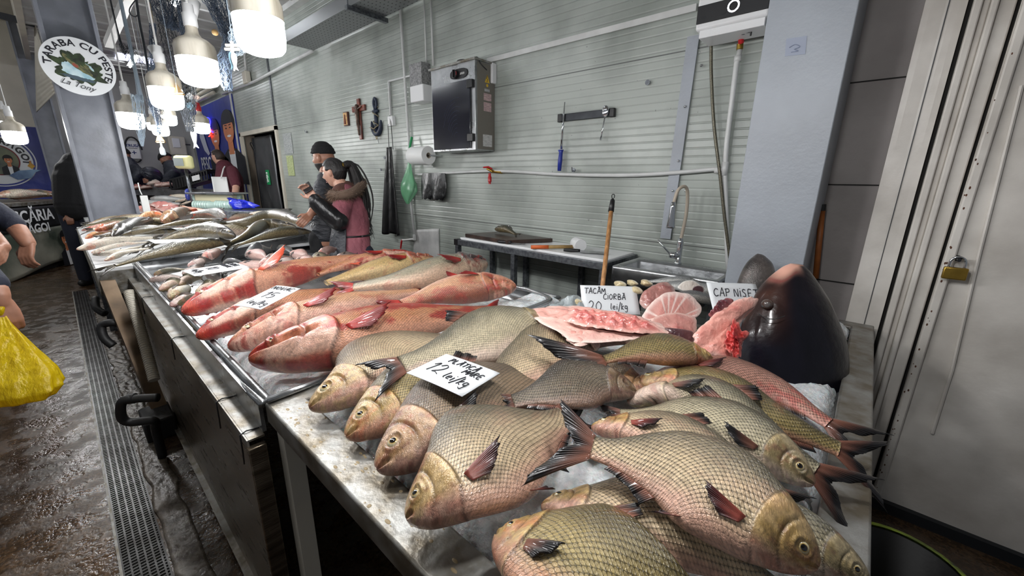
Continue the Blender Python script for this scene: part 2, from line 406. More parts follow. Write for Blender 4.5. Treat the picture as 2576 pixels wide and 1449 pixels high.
# white conduit trim running down across the upper wall
w = MB()
w.bar((-2.582, 2.565, 2.449), (-0.931, 2.565, 2.446), .012, .035); 
w.build('trim_7', M_['whitepaint'], kind='structure')
w = MB(); w.bar((-0.928, 2.565, 2.305), (-0.953, 2.565, 1.152), .066, .01, up=(0,1,0)); 
w.build('trim_8', M_['column'], kind='structure')
sc_ = MB()
for (u,vv) in []: pass
for p in ((-0.860, 2.555, 2.141), (-0.926, 2.555, 1.934), (-0.925, 2.555, 1.629), (-0.940, 2.555, 1.452), (-0.863, 2.555, 1.454), (-0.926, 2.555, 1.294), (-0.862, 2.555, 2.141)):
    sc_.sphere(p, .008, 10, 6)
sc_.build('trim_9', M_['chrome'], kind='structure')
w = MB(); w.box((-7.475,2.562,0),(-7.425,2.58,CZ)); w.build('trim_10', M_['galv'], kind='structure')
w = MB(); w.box((-9.38,2.55,0),(-9.30,2.6,2.3)); w.box((-7.50,2.55,0),(-7.42,2.6,2.3)); w.box((-9.38,2.55,2.24),(-7.42,2.6,2.31)); w.build('trim_11', M_['cream'], kind='structure')
w = MB(); w.box((-9.62,2.555,0),(-9.52,2.58,CZ)); w.build('trim_12', M_['whitepaint'], kind='structure')

# service doorway: dark lobby and a dented steel leaf
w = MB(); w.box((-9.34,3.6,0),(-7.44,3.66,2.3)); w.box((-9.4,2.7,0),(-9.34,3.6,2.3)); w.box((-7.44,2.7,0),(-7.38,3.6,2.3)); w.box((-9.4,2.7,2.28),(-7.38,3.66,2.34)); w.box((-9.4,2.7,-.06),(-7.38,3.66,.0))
w.build('wall_lobby', M_['near_black'], kind='structure')
dl = MB()
dl.grid(lambda u,v: (-8.95+1.0*u, 2.66+.012*math.sin(u*9+v*5)*math.sin(v*11)-.005, .02+2.18*v), 24, 40)
dd = root('door_1', (-8.45,2.66,0)); tag(dd, kind='structure')
dl.build('door_leaf', pm('door_metal', S(120,122,124), .32, .7, nscale=2, c2=S(84,86,88)), dd, solid=.03)
MB().box((-8.95,2.63,.02),(-8.90,2.70,2.2)).build('door_edge', M_['darkmetal'], dd)
w = MB(); w.box((-9.32,2.62,0),(-8.97,2.69,2.24)); w.build('side_panel', pm('brown_jamb', S(96,86,74), .5, nscale=4, namt=.3), dd)
MB().tube([(-8.83,2.6,1.98),(-8.79,2.55,2.08),(-8.74,2.56,2.1),(-8.72,2.59,1.95)], .008, 8, smooth=4).build('door_handle', M_['black'], dd)
ex = root('exit_sign', (-8.3,2.62,1.25), 'small green running man exit sign on the metal service door', 'sign')
MB().box((-8.40,2.615,1.36),(-8.24,2.625,1.62)).build('sign_plate', M_['green'], ex)
g = MB(); g.sphere((-8.32,2.61,1.565), .017, 10, 6); g.bar((-8.32,2.61,1.54),(-8.33,2.61,1.47),.03,.006); g.bar((-8.33,2.61,1.47),(-8.36,2.61,1.40),.014,.006); g.bar((-8.33,2.61,1.47),(-8.295,2.61,1.41),.014,.006); g.bar((-8.32,2.61,1.53),(-8.28,2.61,1.49),.012,.006)
g.build('running_figure', M_['paper'], ex)

# blue grey column in front of the wall, with side flange
w = MB(); w.box((-.49,2.2,0),(-.18,2.58,CZ)); cl = w.build('column', M_['column'], label='wide blue grey painted column beside the cold room door', cat='column', bevel=.004)
w = MB(); g_ = [(-0.404, 2.198, 2.083), (-0.328, 2.198, 2.083), (-0.328, 2.198, 2.039), (-0.395, 2.198, 2.038)]
w.prism([(-0.403, 2.199, 2.101), (-0.330, 2.199, 2.098), (-0.324, 2.199, 2.029), (-0.397, 2.199, 2.033)], (0,-.001,0))
w.build('faded_sticker', pm('faded_sticker', S(150,158,176), .5), None, 'faded pale blue square sticker on the column', 'sticker')
MB().tube([(-0.386, 2.196, 2.064), (-0.367, 2.196, 2.072), (-0.348, 2.196, 2.060), (-0.366, 2.196, 2.054), (-0.351, 2.196, 2.045), (-0.376, 2.196, 2.045)], .0015, 6, smooth=4).build('sticker_mark', pm('mark', S(128,138,160), .5), bpy.data.objects['faded_sticker'])

# cold room front on the right: jamb strips and padlocked door
Y0 = 2.38
def slab(name, x0, x1, y0, y1, z0, z1, mat, **k):
    mb = MB(); mb.grid(lambda u,v: (x0+(x1-x0)*u, y0+.003*noise.noise(V(u*3+x0*9, v*8, 1)), z0+(z1-z0)*v), 6, 40)
    mb.box((x0,y0+.004,z0),(x1,y1,z1)); return mb.build(name, mat, **k)
slab('wall_cold_room', .01, .128, Y0, 2.58, 0, CZ, M_['doorpaint'], kind='structure', smooth=False)
MB().box((.076,Y0-.004,0),(.0785,Y0+.002,CZ)).build('trim_13', M_['ink_grey'], kind='structure')
w = MB(); w.box((.128,Y0+.02,0),(.262,Y0+.2,CZ)); w.build('trim_14', M_['near_black'], kind='structure')
w = MB()
for (xa,xb,yy) in ((.142,.166,-.022),(.166,.186,-.006),(.186,.206,-.026),(.206,.25,-.008)): w.box((xa,Y0+yy,0),(xb,Y0+.06,CZ))
w.build('trim_15', M_['doorpaint'], kind='structure', bevel=.005)
w = MB(); w.box((.01,Y0-.012,.92),(.03,Y0+.0,1.2)); 
d2 = root('door_2', (.75,Y0,0)); tag(d2, kind='structure')
mb = MB(); mb.grid(lambda u,v: (.262+1.24*u, Y0-.012+.005*noise.noise(V(u*5,v*5,3)), .04+(CZ-.04)*v), 30, 60); mb.box((.262,Y0-.008,.04),(1.502,Y0+.05,CZ))
mb.build('door_leaf', M_['doorpaint'], d2, smooth=True)
MB().box((.262,Y0-.03,.04),(.292,Y0-.005,CZ)).build('door_edge', M_['doorpaint'], d2, bevel=.006)
mb = MB(); mb.tube([(0.321, 2.362, 1.853), (0.351, 2.362, 1.247), (0.381, 2.362, 0.761), (0.385, 2.362, 0.455)], .006, 6); mb.build('door_crease', M_['doorpaint'], d2)
mb = MB()
for i in range(46):
    rr = random.Random(i); z = .08+rr.random()**1.4*2.6; x = .263+rr.random()*.012; s_ = .0012+.0022*rr.random()
    mb.sphere((x, Y0-.03, z), s_, 7, 5, (1,.12,1.8))
mb.build('rust_chips', M_['rust'], d2)
MB().box((.25,Y0-.04,0),(1.55,Y0+.1,.05)).build('trim_16', M_['darkmetal'], kind='structure')
# padlock
pl = root('padlock', (0.308, 2.330, 1.129), 'brass padlock with steel shackle hanging on the white cold room door', 'padlock')
c = V((0.299, 2.330, 1.167)); hw = .034; hh = .024
MB().box((c.x-hw, c.y-.011, c.z-hh),(c.x+hw, c.y+.011, c.z+hh)).build('lock_body', M_['brass'], pl, bevel=.004)
mb = MB(); mb.tube([(c.x-.021,c.y,c.z+hh-.004),(c.x-.021,c.y,c.z+hh+.022),(c.x-.014,c.y,c.z+hh+.036),(c.x,c.y,c.z+hh+.042),(c.x+.014,c.y,c.z+hh+.036),(c.x+.021,c.y,c.z+hh+.022),(c.x+.021,c.y,c.z+hh-.004)], .0048, 10, smooth=3); mb.build('shackle', M_['chrome'], pl, smooth=True)
mb = MB(); mb.tube([(c.x,c.y-.012,c.z+hh+.03),(c.x,c.y+.02,c.z+hh+.033)], .006, 8); mb.lathe([(.012,0),(.012,.006)], (c.x,2.36,c.z+hh+.033), (0,1,0), 12)
mb.build('staple', M_['darkmetal'], pl)
# lime bucket, bottom right
bk = root('bucket', (0.358, 2.067, 0.000), 'black bucket with a worn lime green rim on the floor by the cold room', 'bucket')
b0 = V((0.278, 1.531, 0.360)); b0.z = 0
bk.location = b0
mb = MB(); mb.lathe([(.0,.0),(.13,0),(.155,.36),(.150,.36),(.125,.02),(0,.02)], b0, n=40, cap=False); mb.build('bucket_body', M_['rubber'], bk, smooth=True)
mb = MB(); mb.lathe([(.150,.33),(.166,.33),(.17,.365),(.152,.368)], b0, n=40, cap=False); mb.build('bucket_rim', pm('lime_paint', S(168,196,52), .5, nscale=22, c2=S(30,32,20)), bk, smooth=True)

# ================================================================ drain, floor fittings
dr = root('floor_drain', (-4.5,-.04,0), 'long plastic slotted drain grate set in the wet aisle floor', 'drain')
MB().box((-7.6,-.10,.001),(-1.2,.02,.003)).build('drain_trough', M_['near_black'], dr)
mb = MB()
for y in (-.104,-.081,-.058,-.036,-.014,.008,.02): mb.box((-7.6,y-.003,.002),(-1.2,y+.003,.010))
x = -7.6
while x < -1.2:
    mb.box((x,-.104,.002),(x+.006,.022,.009)); x += .0175
mb.build('drain_grate', pm('grate_grey', S(84,84,84), .3, .4, nscale=12, c2=S(46,44,42)), dr, smooth=False)
MB().box((-7.6,-.114,.0),(-1.2,-.106,.012)).build('drain_frame', M_['wsteel'], dr)
mb = MB(); mb.grid(lambda u,v: (-7.6+6.4*u, .03+.10*v+.02*noise.noise(V(u*40,1,2)), .004+.006*noise.noise(V(u*90,v*5,0))*(1-abs(2*v-1))), 260, 8)
mb.build('trim_17', pm('wet_mortar', S(120,112,102), .25, nscale=20, c2=S(70,62,54), bscale=40, bstr=.6), kind='structure', solid=.004)

# ================================================================ front display table
TZ = .89
def rim_poly(o, i, z, name, mat, parent, down=.05):
    """flat rim between outer and inner outlines, with folded down outer skirt"""
    n = len(o); mb = MB(); vs = []
    for p in o: vs.append((p[0],p[1],z-down))
    for p in o: vs.append((p[0],p[1],z))
    for p in i: vs.append((p[0],p[1],z))
    for p in i: vs.append((p[0],p[1],z-.035))
    fs = []
    for k in range(n):
        j = (k+1)%n
        for a in (0,1,2): fs.append((a*n+k, a*n+j, (a+1)*n+j, (a+1)*n+k))
    mb.add(vs, fs); o_ = mb.build(name, mat, parent, solid=.003, bevel=.004); return o_
ft = root('display_table', (-.55,1.0,0), 'large worn steel fish table in front, heaped with bream', 'display table')
out = [(-1.16,.277),(.11,.277),(.11,2.34),(-.14,2.34),(-.14,1.80),(-1.16,1.80)]
inn = [(-1.10,.365),(.035,.365),(.035,2.26),(-.08,2.26),(-.08,1.73),(-1.10,1.73)]
rim_poly(out, inn, TZ, 'table_rim', M_['wsteel'], ft, .055)
MB().box((-1.12,.33,.845),(.05,1.75,.852)).box((-.1,1.7,.845),(.05,2.28,.852)).build('basin_floor', M_['steel'], ft)
for (x,y) in ((-1.125,.315),(.07,.315),(.07,2.29),(-1.1,1.74),(-.45,.315)):
    if x == -.45: continue
    MB().box((x-.024,y-.024,0),(x+.024,y+.024,TZ-.055)).build('leg', M_['cream'], ft, bevel=.002)
MB().box((-1.12,.30,.78),(.09,.33,.835)).box((-1.12,1.72,.78),(.09,1.75,.835)).build('frame_rail', M_['wsteel'], ft)
# splashes and grime on the rim
mb = MB(); rr = random.Random(4)
for i in range(90):
    x = -1.1+1.15*rr.random(); y = .285+.075*rr.random(); s_ = .0008+.0018*rr.random()**2; mb.sphere((x,y,TZ+.0015), s_*1.5, 11, 6, (1.4+rr.random(),.8+rr.random()*.6,.3))
mb.build('scale_debris', pm('debris', S(150,132,100), .6), ft, kind='stuff')

def icefield(name, x0,x1,y0,y1, z, nx, ny, label, amp=.012, cut=None, dome=0):
    rr = random.Random(int(abs(x0*100)))
    def f(u,v):
        x = x0+(x1-x0)*u; y = y0+(y1-y0)*v
        n_ = noise.noise(V(x*9,y*9,2))*amp*1.4 + noise.noise(V(x*38,y*38,5))*amp*.5 + abs(noise.noise(V(x*110,y*110,7)))*amp*.45
        e = min(u*(x1-x0), (1-u)*(x1-x0), v*(y1-y0), (1-v)*(y1-y0)); e = min(1, e/.04)
        return (x+.004*noise.noise(V(x*60,y*60,1)), y+.004*noise.noise(V(x*60,y*60,3)), z-.03*(1-e)**2+n_+dome*e)
    mb = MB(); mb.grid(f, nx, ny)
    return mb.build(name, M_['ice'], None, label, 'ice', kind='stuff', smooth=True)
def ice_mat():
    m = pm('crushed_ice', S(238,240,242), .16, bscale=160, bstr=.9, sss=.6, bdist=.006, spec=.6, nscale=70, c2=S(208,212,216))
    m.node_tree.nodes['Principled BSDF'].inputs['Subsurface Scale'].default_value = .5
    return m
M_['ice'] = ice_mat()
icefield('crushed_ice', -1.09,.028,.375,1.72, .885, 150, 170, 'crushed ice bed under the bream on the front table')
icefield('crushed_ice', -.075,.03,1.60,2.25, .90, 30, 80, 'crushed ice strip behind the black fish head', dome=.01)

# ================================================================ middle tray
mt = root('display_tray', (-2.5,1.0,0), 'long stainless tray holding red and golden bighead fish and small crucian carp', 'display tray')
o4 = [(-1.165,.285),(-1.165,1.70),(-4.20,1.70),(-3.92,.285)]
def tray(o4, z, depth, inset, r, parent, mat, matrim):
    mb = MB()
    pts = [(p[0],p[1],z) for p in o4]
    c = V(sum(p[0] for p in o4)/4, sum(p[1] for p in o4)/4, 0)
    inn = []
    for p in o4:
        inn.append((p[0]+(inset if p[0] < c.x else -inset), p[1]+(inset if p[1] < c.y else -inset), z-depth))
    vs = pts+inn; fs = [(k,(k+1)%4,4+(k+1)%4,4+k) for k in range(4)]+[(4,5,6,7)]
    mb.add(vs, fs); mb.build('tray_basin', mat, parent, solid=.003)
    for k in range(4):
        MB().tube([pts[k], pts[(k+1)%4]], r, 14).build('rim_tube', matrim, parent, smooth=True)
tray(o4, TZ+.002, .075, .035, .0125, mt, M_['steel'], M_['steel'])
# steel apron, lip and lower panel of the tray stand
mb = MB(); mb.box((-3.9,.262,.80),(-1.17,.272,.885)); mb.build('apron', M_['steel'], mt)
mb = MB(); mb.box((-3.86,.222,.795),(-1.155,.262,.801)); mb.box((-3.86,.218,.775),(-1.155,.223,.801)); mb.build('lip', M_['wsteel'], mt)
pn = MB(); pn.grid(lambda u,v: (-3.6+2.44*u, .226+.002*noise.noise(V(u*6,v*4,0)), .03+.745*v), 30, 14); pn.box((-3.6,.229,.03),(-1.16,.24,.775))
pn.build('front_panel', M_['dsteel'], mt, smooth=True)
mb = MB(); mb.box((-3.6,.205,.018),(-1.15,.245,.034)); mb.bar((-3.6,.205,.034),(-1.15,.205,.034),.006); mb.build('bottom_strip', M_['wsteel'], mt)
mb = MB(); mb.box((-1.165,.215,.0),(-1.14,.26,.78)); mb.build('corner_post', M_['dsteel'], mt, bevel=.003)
for (x,y) in ((-1.2,1.66),(-4.0,1.66),(-3.75,.31)):
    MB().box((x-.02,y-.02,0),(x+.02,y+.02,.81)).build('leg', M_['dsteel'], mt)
for x in (-3.1,-2.2,-1.45,-1.2):
    MB().tube([(x,.268,.80),(x,.23,.806),(x,.214,.80),(x,.213,.74),(x-.01,.213,.70)], .0022, 6).build('cable_tie', M_['black'], mt)
mb = MB()
q = V(-4.2,1.70,TZ+.004)
for dx in (0,.05): mb.tube([(q.x+dx+.02,q.y-.015,q.z-.02),(q.x+dx+.02,q.y-.015,q.z+.016),(q.x+dx+.02,q.y+.015,q.z+.016),(q.x+dx+.02,q.y+.016,q.z-.05)], .005, 8, smooth=3)
mb.build('hooks', M_['chrome'], mt, smooth=True)
icefield('crushed_ice', -1.40,-1.2,.32,1.66, .853, 30, 120, 'crushed ice lining the near end of the red fish tray', dome=.012)
icefield('crushed_ice', -2.2,-1.40,.33,1.64, .836, 60, 120, 'crushed ice under the red headed fish', dome=.0)
mb = MB(); mb.tube([(-1.606, 0.278, 0.875), (-1.363, 0.274, 0.875), (-1.160, 0.272, 0.890)], .012, 10); mb.tube([(-1.147, 0.279, 0.902), (-1.152, 0.373, 0.902), (-1.164, 0.489, 0.902)], .009, 10)
mb.build('inner_rod', M_['steel'], mt, smooth=True)
# loose rail corner jutting into the service side
rl = MB(); rl.tube([(-1.418, 1.418, 0.930), (-1.383, 1.600, 0.930), (-1.138, 1.560, 0.930), (-1.095, 1.470, 0.930), (-1.093, 1.242, 0.930)], .011, 12, smooth=3)
rl.build('tray_rail', M_['steel'], None, 'bent grey steel tray rail with ice behind the pink bellied fish', 'rail', smooth=True)
icefield('crushed_ice', -1.30,-1.12,1.25,1.66, .915, 26, 50, 'small heap of crushed ice inside the bent tray rail', dome=.006)

# ================================================================ second counter (dark carp) and its tray wall
s2 = root('display_counter', (-5.4,.9,0), 'white edged fish counter behind the tray, covered with dark carp', 'display counter')
MB().box((-7.05,.076,.86),(-4.0,1.78,.885)).box((-4.02,.076,.86),(-3.80,.262,.885)).build('counter_top', M_['plastic_w'], s2, bevel=.004)
mb = MB(); mb.box((-7.05,.07,.70),(-3.79,.085,.862)); mb.box((-3.80,.085,.70),(-3.785,.262,.862)); mb.build('counter_skirt', M_['wsteel'], s2)
w0 = V((-3.853, 0.697, 0.900)); w1 = V((-4.122, 1.812, 0.985)); w0.z = .905; w2 = V(-6.4, w1.y+.05, .985); dz_ = V(0,0,-.12)
mb = MB(); mb.prism([w0, w1, w1+dz_, w0+V(0,0,-.06)], (-.012,0,0)); mb.build('tray_wall', M_['steel'], s2); mb = MB(); mb.prism([w1, w2, w2+dz_, w1+dz_], (0,-.012,0)); mb.build('tray_wall', M_['steel'], s2)
MB().tube([w0, w1, w2], .010, 10).build('rim_tube', M_['steel'], s2, smooth=True)
mb = MB(); mb.bar((-3.860, 0.111, 0.840), (-2.92,.18,.0), .075, .05); mb.build('leaning_leg', pm('stained_steel_leg', S(118,98,76), .45, .5, nscale=5, c2=S(70,56,42)), s2)
for (x,y) in ((-6.95,.12),(-6.95,1.7),(-4.2,1.7),(-5.4,.12)):
    MB().box((x-.025,y-.025,0),(x+.025,y+.025,.86)).build('leg', M_['galv'], s2)
hs = MB(); pts = [(-3.471, 0.189, 0.768), (-3.335, 0.189, 0.625), (-3.189, 0.186, 0.453), (-3.054, 0.180, 0.300)]
hs.tube(pts, .026, 14, smooth=8); ho = hs.build('waste_hose', M_['cream'], None, 'ribbed beige waste hose hanging under the carp counter', 'hose', smooth=True)
mb = MB()
P_ = [V(p) for p in pts]
for i in range(46):
    t = i/45*3; k = min(int(t),2); a = P_[k].lerp(P_[k+1], t-k); d_ = (P_[k+1]-P_[k]).normalized()
    mb.tube([a-d_*.002, a+d_*.002], .029, 14)
mb.build('hose_ribs', M_['cream'], ho)
# black waste pipes at floor level
def pipes(name, pts, r, label, **k): 
    return MB().tube(pts, r, 14, smooth=5).build(name, M_['rubber'], None, label, 'pipe', smooth=True, **k)
pa = pipes('waste_pipe', [(-2.539, 0.148, 0.402), (-2.592, 0.075, 0.406), (-2.619, 0.022, 0.402), (-2.659, 0.005, 0.301), (-2.657, 0.033, 0.260), (-2.612, 0.112, 0.252), (-2.642, 0.115, 0.183), ((-2.642, 0.115, 0.183)[0],(-2.642, 0.115, 0.183)[1],.01)], .021, 'black plastic waste elbow sticking out beside the drain grate')
mb = MB(); mb.lathe([(.026,0),(.026,.03),(.0,.03)], (-2.600, 0.068, 0.408), V((-2.631, 0.012, 0.406))-V((-2.570, 0.095, 0.408)), 14); mb.build('pipe_collar', M_['rubber'], pa)
pb = pipes('waste_pipe', [(-3.551, 0.057, 0.411), (-3.578, 0.027, 0.469), (-3.604, 0.031, 0.544), (-3.580, 0.086, 0.558), (-3.574, 0.145, 0.515)], .024, 'black waste bend lying under the carp counter, further back')
pc = pipes('waste_pipe', [(-4.188, 0.071, 0.476), (-4.246, 0.035, 0.519), (-4.337, 0.044, 0.576)], .024, 'short black pipe end under the far corner of the carp counter')
mb = MB(); c0 = V((-2.968, 0.098, 0.050)); mb.box((c0.x-.12,c0.y-.02,.0),(c0.x+.12,c0.y+.12,.13)); mb.build('drain_box', M_['rubber'], None, 'black plastic drain box on the floor under the pipes', 'box', bevel=.01)

# ================================================================ steel post with the round stall sign
po = root('steel_post', (-7.15,.43,0), 'grey painted steel I beam post rising out of the fish counters', 'post')
mb = MB(); mb.box((-7.3,.20,0),(-6.98,.235,CZ)); mb.build('flange', M_['post'], po, bevel=.003)
mb = MB(); mb.box((-7.3,.625,0),(-6.98,.66,CZ)); mb.build('flange', M_['post'], po, bevel=.003)
MB().box((-7.16,.235,0),(-7.12,.625,CZ)).build('web', M_['post'], po)
mb = MB(); mb.tube([(-6.770, 0.683, 1.405), (-6.734, 0.681, 1.311), (-6.707, 0.688, 1.264)], .006, 6); mb.build('socket_cable', M_['pvc'], po)
mb = MB(); mb.obox((-6.651, 0.694, 1.147), (0,1,0), (0,0,1), (1,0,0), .035, .11, .02); mb.build('socket_strip', M_['pvc'], None, 'white socket strip hanging at the foot of the steel post', 'socket strip', bevel=.004)
# sign: oval plate facing the aisle
sx = -6.9
sg = root('stall_sign', (-6.900, 0.426, 2.657), 'round white stall sign with a painted fish hanging on the steel post', 'sign')
cS = V((-6.900, 0.426, 2.657)); rW = .40; 
aR = V(0,1,-.0).normalized(); 
pR = V((-6.900, 0.720, 2.580)); pL = V((-6.900, 0.157, 2.711)); pT = V((-6.900, 0.438, 2.947)); pB = V((-6.900, 0.408, 2.349))
ax = (pR-pL)/2; ay = (pT-pB)/2
rs_ = (ax.length+ay.length)/2
ax.normalize(); ay = (ay - ax*ay.dot(ax)).normalized(); N = ax.cross(ay)
mb = MB(); mb.lathe([(0,-.012),(rs_,-.012),(rs_,.0),(0,0)], cS, N, 64, cap=False); mb.build('sign_board', M_['card'], sg)
text('TARABA CU PESTE', rs_*.30, cS, ax, ay, M_['ink'], 'sign_lettering', sg, depth=.004, arc=rs_*.70, spacing=1.05, bold=.002)
text('La Tony', rs_*.27, cS-ay*rs_*.76, ax, ay, M_['ink_grey'], 'sign_lettering', sg, depth=.014, shear=.4)
def blob2(cx, cy, rx, ry, rot, mat, name, jag=.18, seed=1, n=60, d=.003):
    ps = []
    for k in range(n):
        a = 2*PI*k/n; q = 1+jag*noise.noise(V(math.cos(a)*2.5,math.sin(a)*2.5,seed))+jag*.6*noise.noise(V(math.cos(a)*9,math.sin(a)*9,seed))
        x = rx*math.cos(a)*q; y = ry*math.sin(a)*q
        ps.append(cS+ax*rs_*(cx+x*math.cos(rot)-y*math.sin(rot))+ay*rs_*(cy+x*math.sin(rot)+y*math.cos(rot))+N*d)
    MB().prism(ps, N*.001).build(name, mat, sg, smooth=False)
M_['s_green'] = pm('sign_green', S(58,76,44), .6, nscale=20, c2=S(28,36,26)); M_['s_olive'] = pm('sign_olive', S(120,116,74), .6, nscale=30, c2=S(70,76,56)); M_['s_water'] = pm('sign_water', S(150,190,204), .6, nscale=12, c2=S(206,226,230)); M_['s_red'] = pm('sign_fin', S(150,76,60), .6)
blob2(0,-.08,.62,.46,.0,M_['s_green'],'painted_reeds',.5,1); blob2(.02,-.12,.46,.30,0,M_['s_water'],'painted_water',.2,2,d=.005)
blob2(-.02,.08,.50,.17,-.55,M_['s_olive'],'painted_fish',.15,3,d=.007); blob2(-.12,.22,.30,.12,-.5,M_['s_green'],'painted_back',.5,4,d=.008); blob2(.36,-.16,.12,.07,-.6,M_['s_olive'],'painted_jaw',.2,5,d=.008)
blob2(.46,-.1,.12,.2,.1,M_['s_green'],'painted_reeds',.6,6,d=.009); blob2(-.1,0.0,.09,.05,-.5,M_['s_red'],'painted_fin',.3,7,d=.010); blob2(0,-.42,.42,.07,.05,pm('sign_stone', S(66,84,96), .6),'painted_stones',.4,8,d=.006)
text('o', rs_*.12, cS+ax*rs_*.26+ay*rs_*(-.04), ax, ay, M_['ink'], 'painted_eye', sg, depth=.011)

# ================================================================ third and far counters
s3 = root('display_counter', (-9.6,1.2,0), 'white topped counter behind the steel post with pale and pink fish', 'display counter')
MB().box((-9.0,.17,.90),(-7.32,1.95,.94)).build('counter_top', M_['plastic_w'], s3); MB().box((-9.0,.165,.55),(-7.32,.18,.90)).box((-7.33,.18,.55),(-7.32,1.95,.90)).build('counter_skirt', M_['darkmetal'], s3)
for (x,y) in ((-7.45,.25),(-8.9,.25),(-7.45,1.85)): MB().box((x-.03,y-.03,0),(x+.03,y+.03,.90)).build('leg', M_['galv'], s3)
s4 = root('back_counter', (-9.8,2.0,0), 'long stainless counter in front of the far sellers', 'counter')
A4 = V((-11.073, 1.022, 1.206)); B4 = V((-9.338, 2.035, 1.287)); zt = (A4.z+B4.z)/2; A4.z = zt; B4.z = zt
s4.location = ((A4.x+B4.x)/2, (A4.y+B4.y)/2, 0)
tq = (B4-A4).normalized(); nq = V(-tq.y, tq.x, 0)
if nq.x > 0: nq = -nq
A5 = A4-tq*.6
mb = MB(); mb.hexa([A5+V(0,0,-.14),B4+V(0,0,-.14),B4+nq*.45+V(0,0,-.14),A5+nq*.45+V(0,0,-.14),A5,B4,B4+nq*.45,A5+nq*.45]); mb.build('counter_top', M_['steel'], s4, bevel=.004)
mb = MB(); mb.hexa([A5+nq*.06+V(0,0,-zt),B4+nq*.06+V(0,0,-zt),B4+nq*.4+V(0,0,-zt),A5+nq*.4+V(0,0,-zt),A5+nq*.06+V(0,0,-.14),B4+nq*.06+V(0,0,-.14),B4+nq*.4+V(0,0,-.14),A5+nq*.4+V(0,0,-.14)]); mb.build('counter_base', M_['near_black'], s4)

# ================================================================ work table with boards
wt = root('work_table', (-1.8,2.35,0), 'galvanised work table with a white top against the ribbed wall', 'table')
zt = 1.03
MB().box((-2.50,2.16,zt-.012),(-1.15,2.55,zt+.008)).build('table_top', M_['plastic_w'], wt, bevel=.005)
mb = MB(); mb.box((-2.52,2.12,zt-.05),(-1.13,2.155,zt-.006)); mb.box((-2.52,2.53,zt-.05),(-1.13,2.565,zt-.006)); mb.box((-2.52,2.155,zt-.05),(-2.485,2.53,zt-.006)); mb.box((-1.165,2.155,zt-.05),(-1.13,2.53,zt-.006)); mb.build('table_frame', M_['galv'], wt, bevel=.002)
MB().box((-2.525,2.115,zt-.052),(-2.485,2.157,zt-.003)).build('end_cap', M_['black'], wt)
for (x,y) in ((-2.50,2.14),(-1.15,2.14),(-2.5,2.545),(-1.15,2.545),(-1.88,2.14),(-1.55,2.545),(-2.1,2.545)): MB().box((x-.018,y-.018,0),(x+.018,y+.018,zt-.05)).build('leg', M_['galv'], wt)
cb = MB(); zq = zt+.010; Q = [(-2.617, 2.230, 1.050), (-1.933, 2.183, 1.050), (-1.896, 2.659, 1.050), (-2.541, 2.743, 1.050)]
Q[2] = (Q[2][0], min(Q[2][1],2.53), Q[2][2]); Q[3] = (Q[3][0], min(Q[3][1],2.53), Q[3][2])
Q = [(-2.47,2.19,0),(-1.98,2.17,0),(-1.80,2.50,0),(-2.36,2.53,0)]
cb.prism([(p[0],p[1],zq) for p in Q], (0,0,.03)); cb.build('chopping_board', pm('stained_board', S(74,58,50), .35, nscale=10, c2=S(40,30,27), bscale=40, bstr=.2), None, 'dark stained chopping board on the left of the work table', 'chopping board', bevel=.003)
def knife(name, h, blade_end, z, label, w=.03):
    k = root(name, h, label, 'knife'); a = V(h); b = V(blade_end); d_ = (b-a).normalized(); s_ = V(-d_.y,d_.x,0)
    MB().tube([a, a+d_*.05, a+d_*.11], [.010,.013,.010], 10, smooth=3).build('handle', M_['black'], k, smooth=True)
    mb = MB(); p = a+d_*.11; mb.prism([p-s_*w*.5+V(0,0,-.006), p+s_*w*.5+V(0,0,-.006), b+s_*w*.35+V(0,0,-.006), b-s_*w*.5+V(0,0,-.006)], (0,0,.003)); mb.build('blade', M_['steel'], k)
knife('knife', (-2.06,2.155,zt+.022), (-1.86,2.24,zt+.022), 0, 'black handled knife lying beside the dark board')
knife('cleaver', (-1.49,2.20,zt+.024), (-1.24,2.34,zt+.024), 0, 'broad bladed cleaver with a black handle by the sink', w=.075)
ml = root('mallet', (-1.62,2.3,zt), 'white headed mallet with an orange and brown handle on the work table', 'mallet')
h0 = V(-1.72,2.135,zt+.022); h1 = V(-1.48,2.30,zt+.035); hm = h0.lerp(h1,.42)
MB().tube([h0,hm], .0135, 12).build('handle_grip', pm('orange_grip', S(206,96,40), .5), ml, smooth=True); MB().tube([hm,h1], .0125, 12).build('handle', pm('old_wood', S(150,120,70), .6, nscale=30, namt=.3), ml, smooth=True)
MB().lathe([(0,-.06),(.040,-.06),(.043,-.05),(.043,.05),(.040,.06),(0,.06)], (-1.46,2.33,zt+.052), (.6,-.5,0), 24, cap=False).build('head', M_['plastic_w'], ml)

# ================================================================ sink and mixer tap
sk = root('sink', (-.79,2.3,0), 'stainless sink basin next to the work table', 'sink')
mb = MB(); z1 = 1.02; o = [(-1.085,2.115),(-.50,2.15),(-.50,2.50),(-1.085,2.50)]; i = [(-1.055,2.155),(-.53,2.185),(-.53,2.42),(-1.055,2.42)]; bt = [(-1.02,2.20),(-.57,2.22),(-.57,2.39),(-1.02,2.39)]
vs = [(p[0],p[1],z1-.10) for p in o]+[(p[0],p[1],z1) for p in o]+[(p[0],p[1],z1) for p in i]+[(p[0],p[1],z1-.17) for p in bt]
fs = [(a*4+k,a*4+(k+1)%4,(a+1)*4+(k+1)%4,(a+1)*4+k) for a in (0,1,2) for k in range(4)]+[(12,13,14,15)]
mb.add(vs, fs).build('basin', M_['steel'], sk, solid=.003, bevel=.012)
for (x,y) in ((-1.05,2.17),(-.53,2.2),(-1.05,2.47),(-.53,2.47)): MB().box((x-.016,y-.016,0),(x+.016,y+.016,z1-.1)).build('leg', M_['galv'], sk)
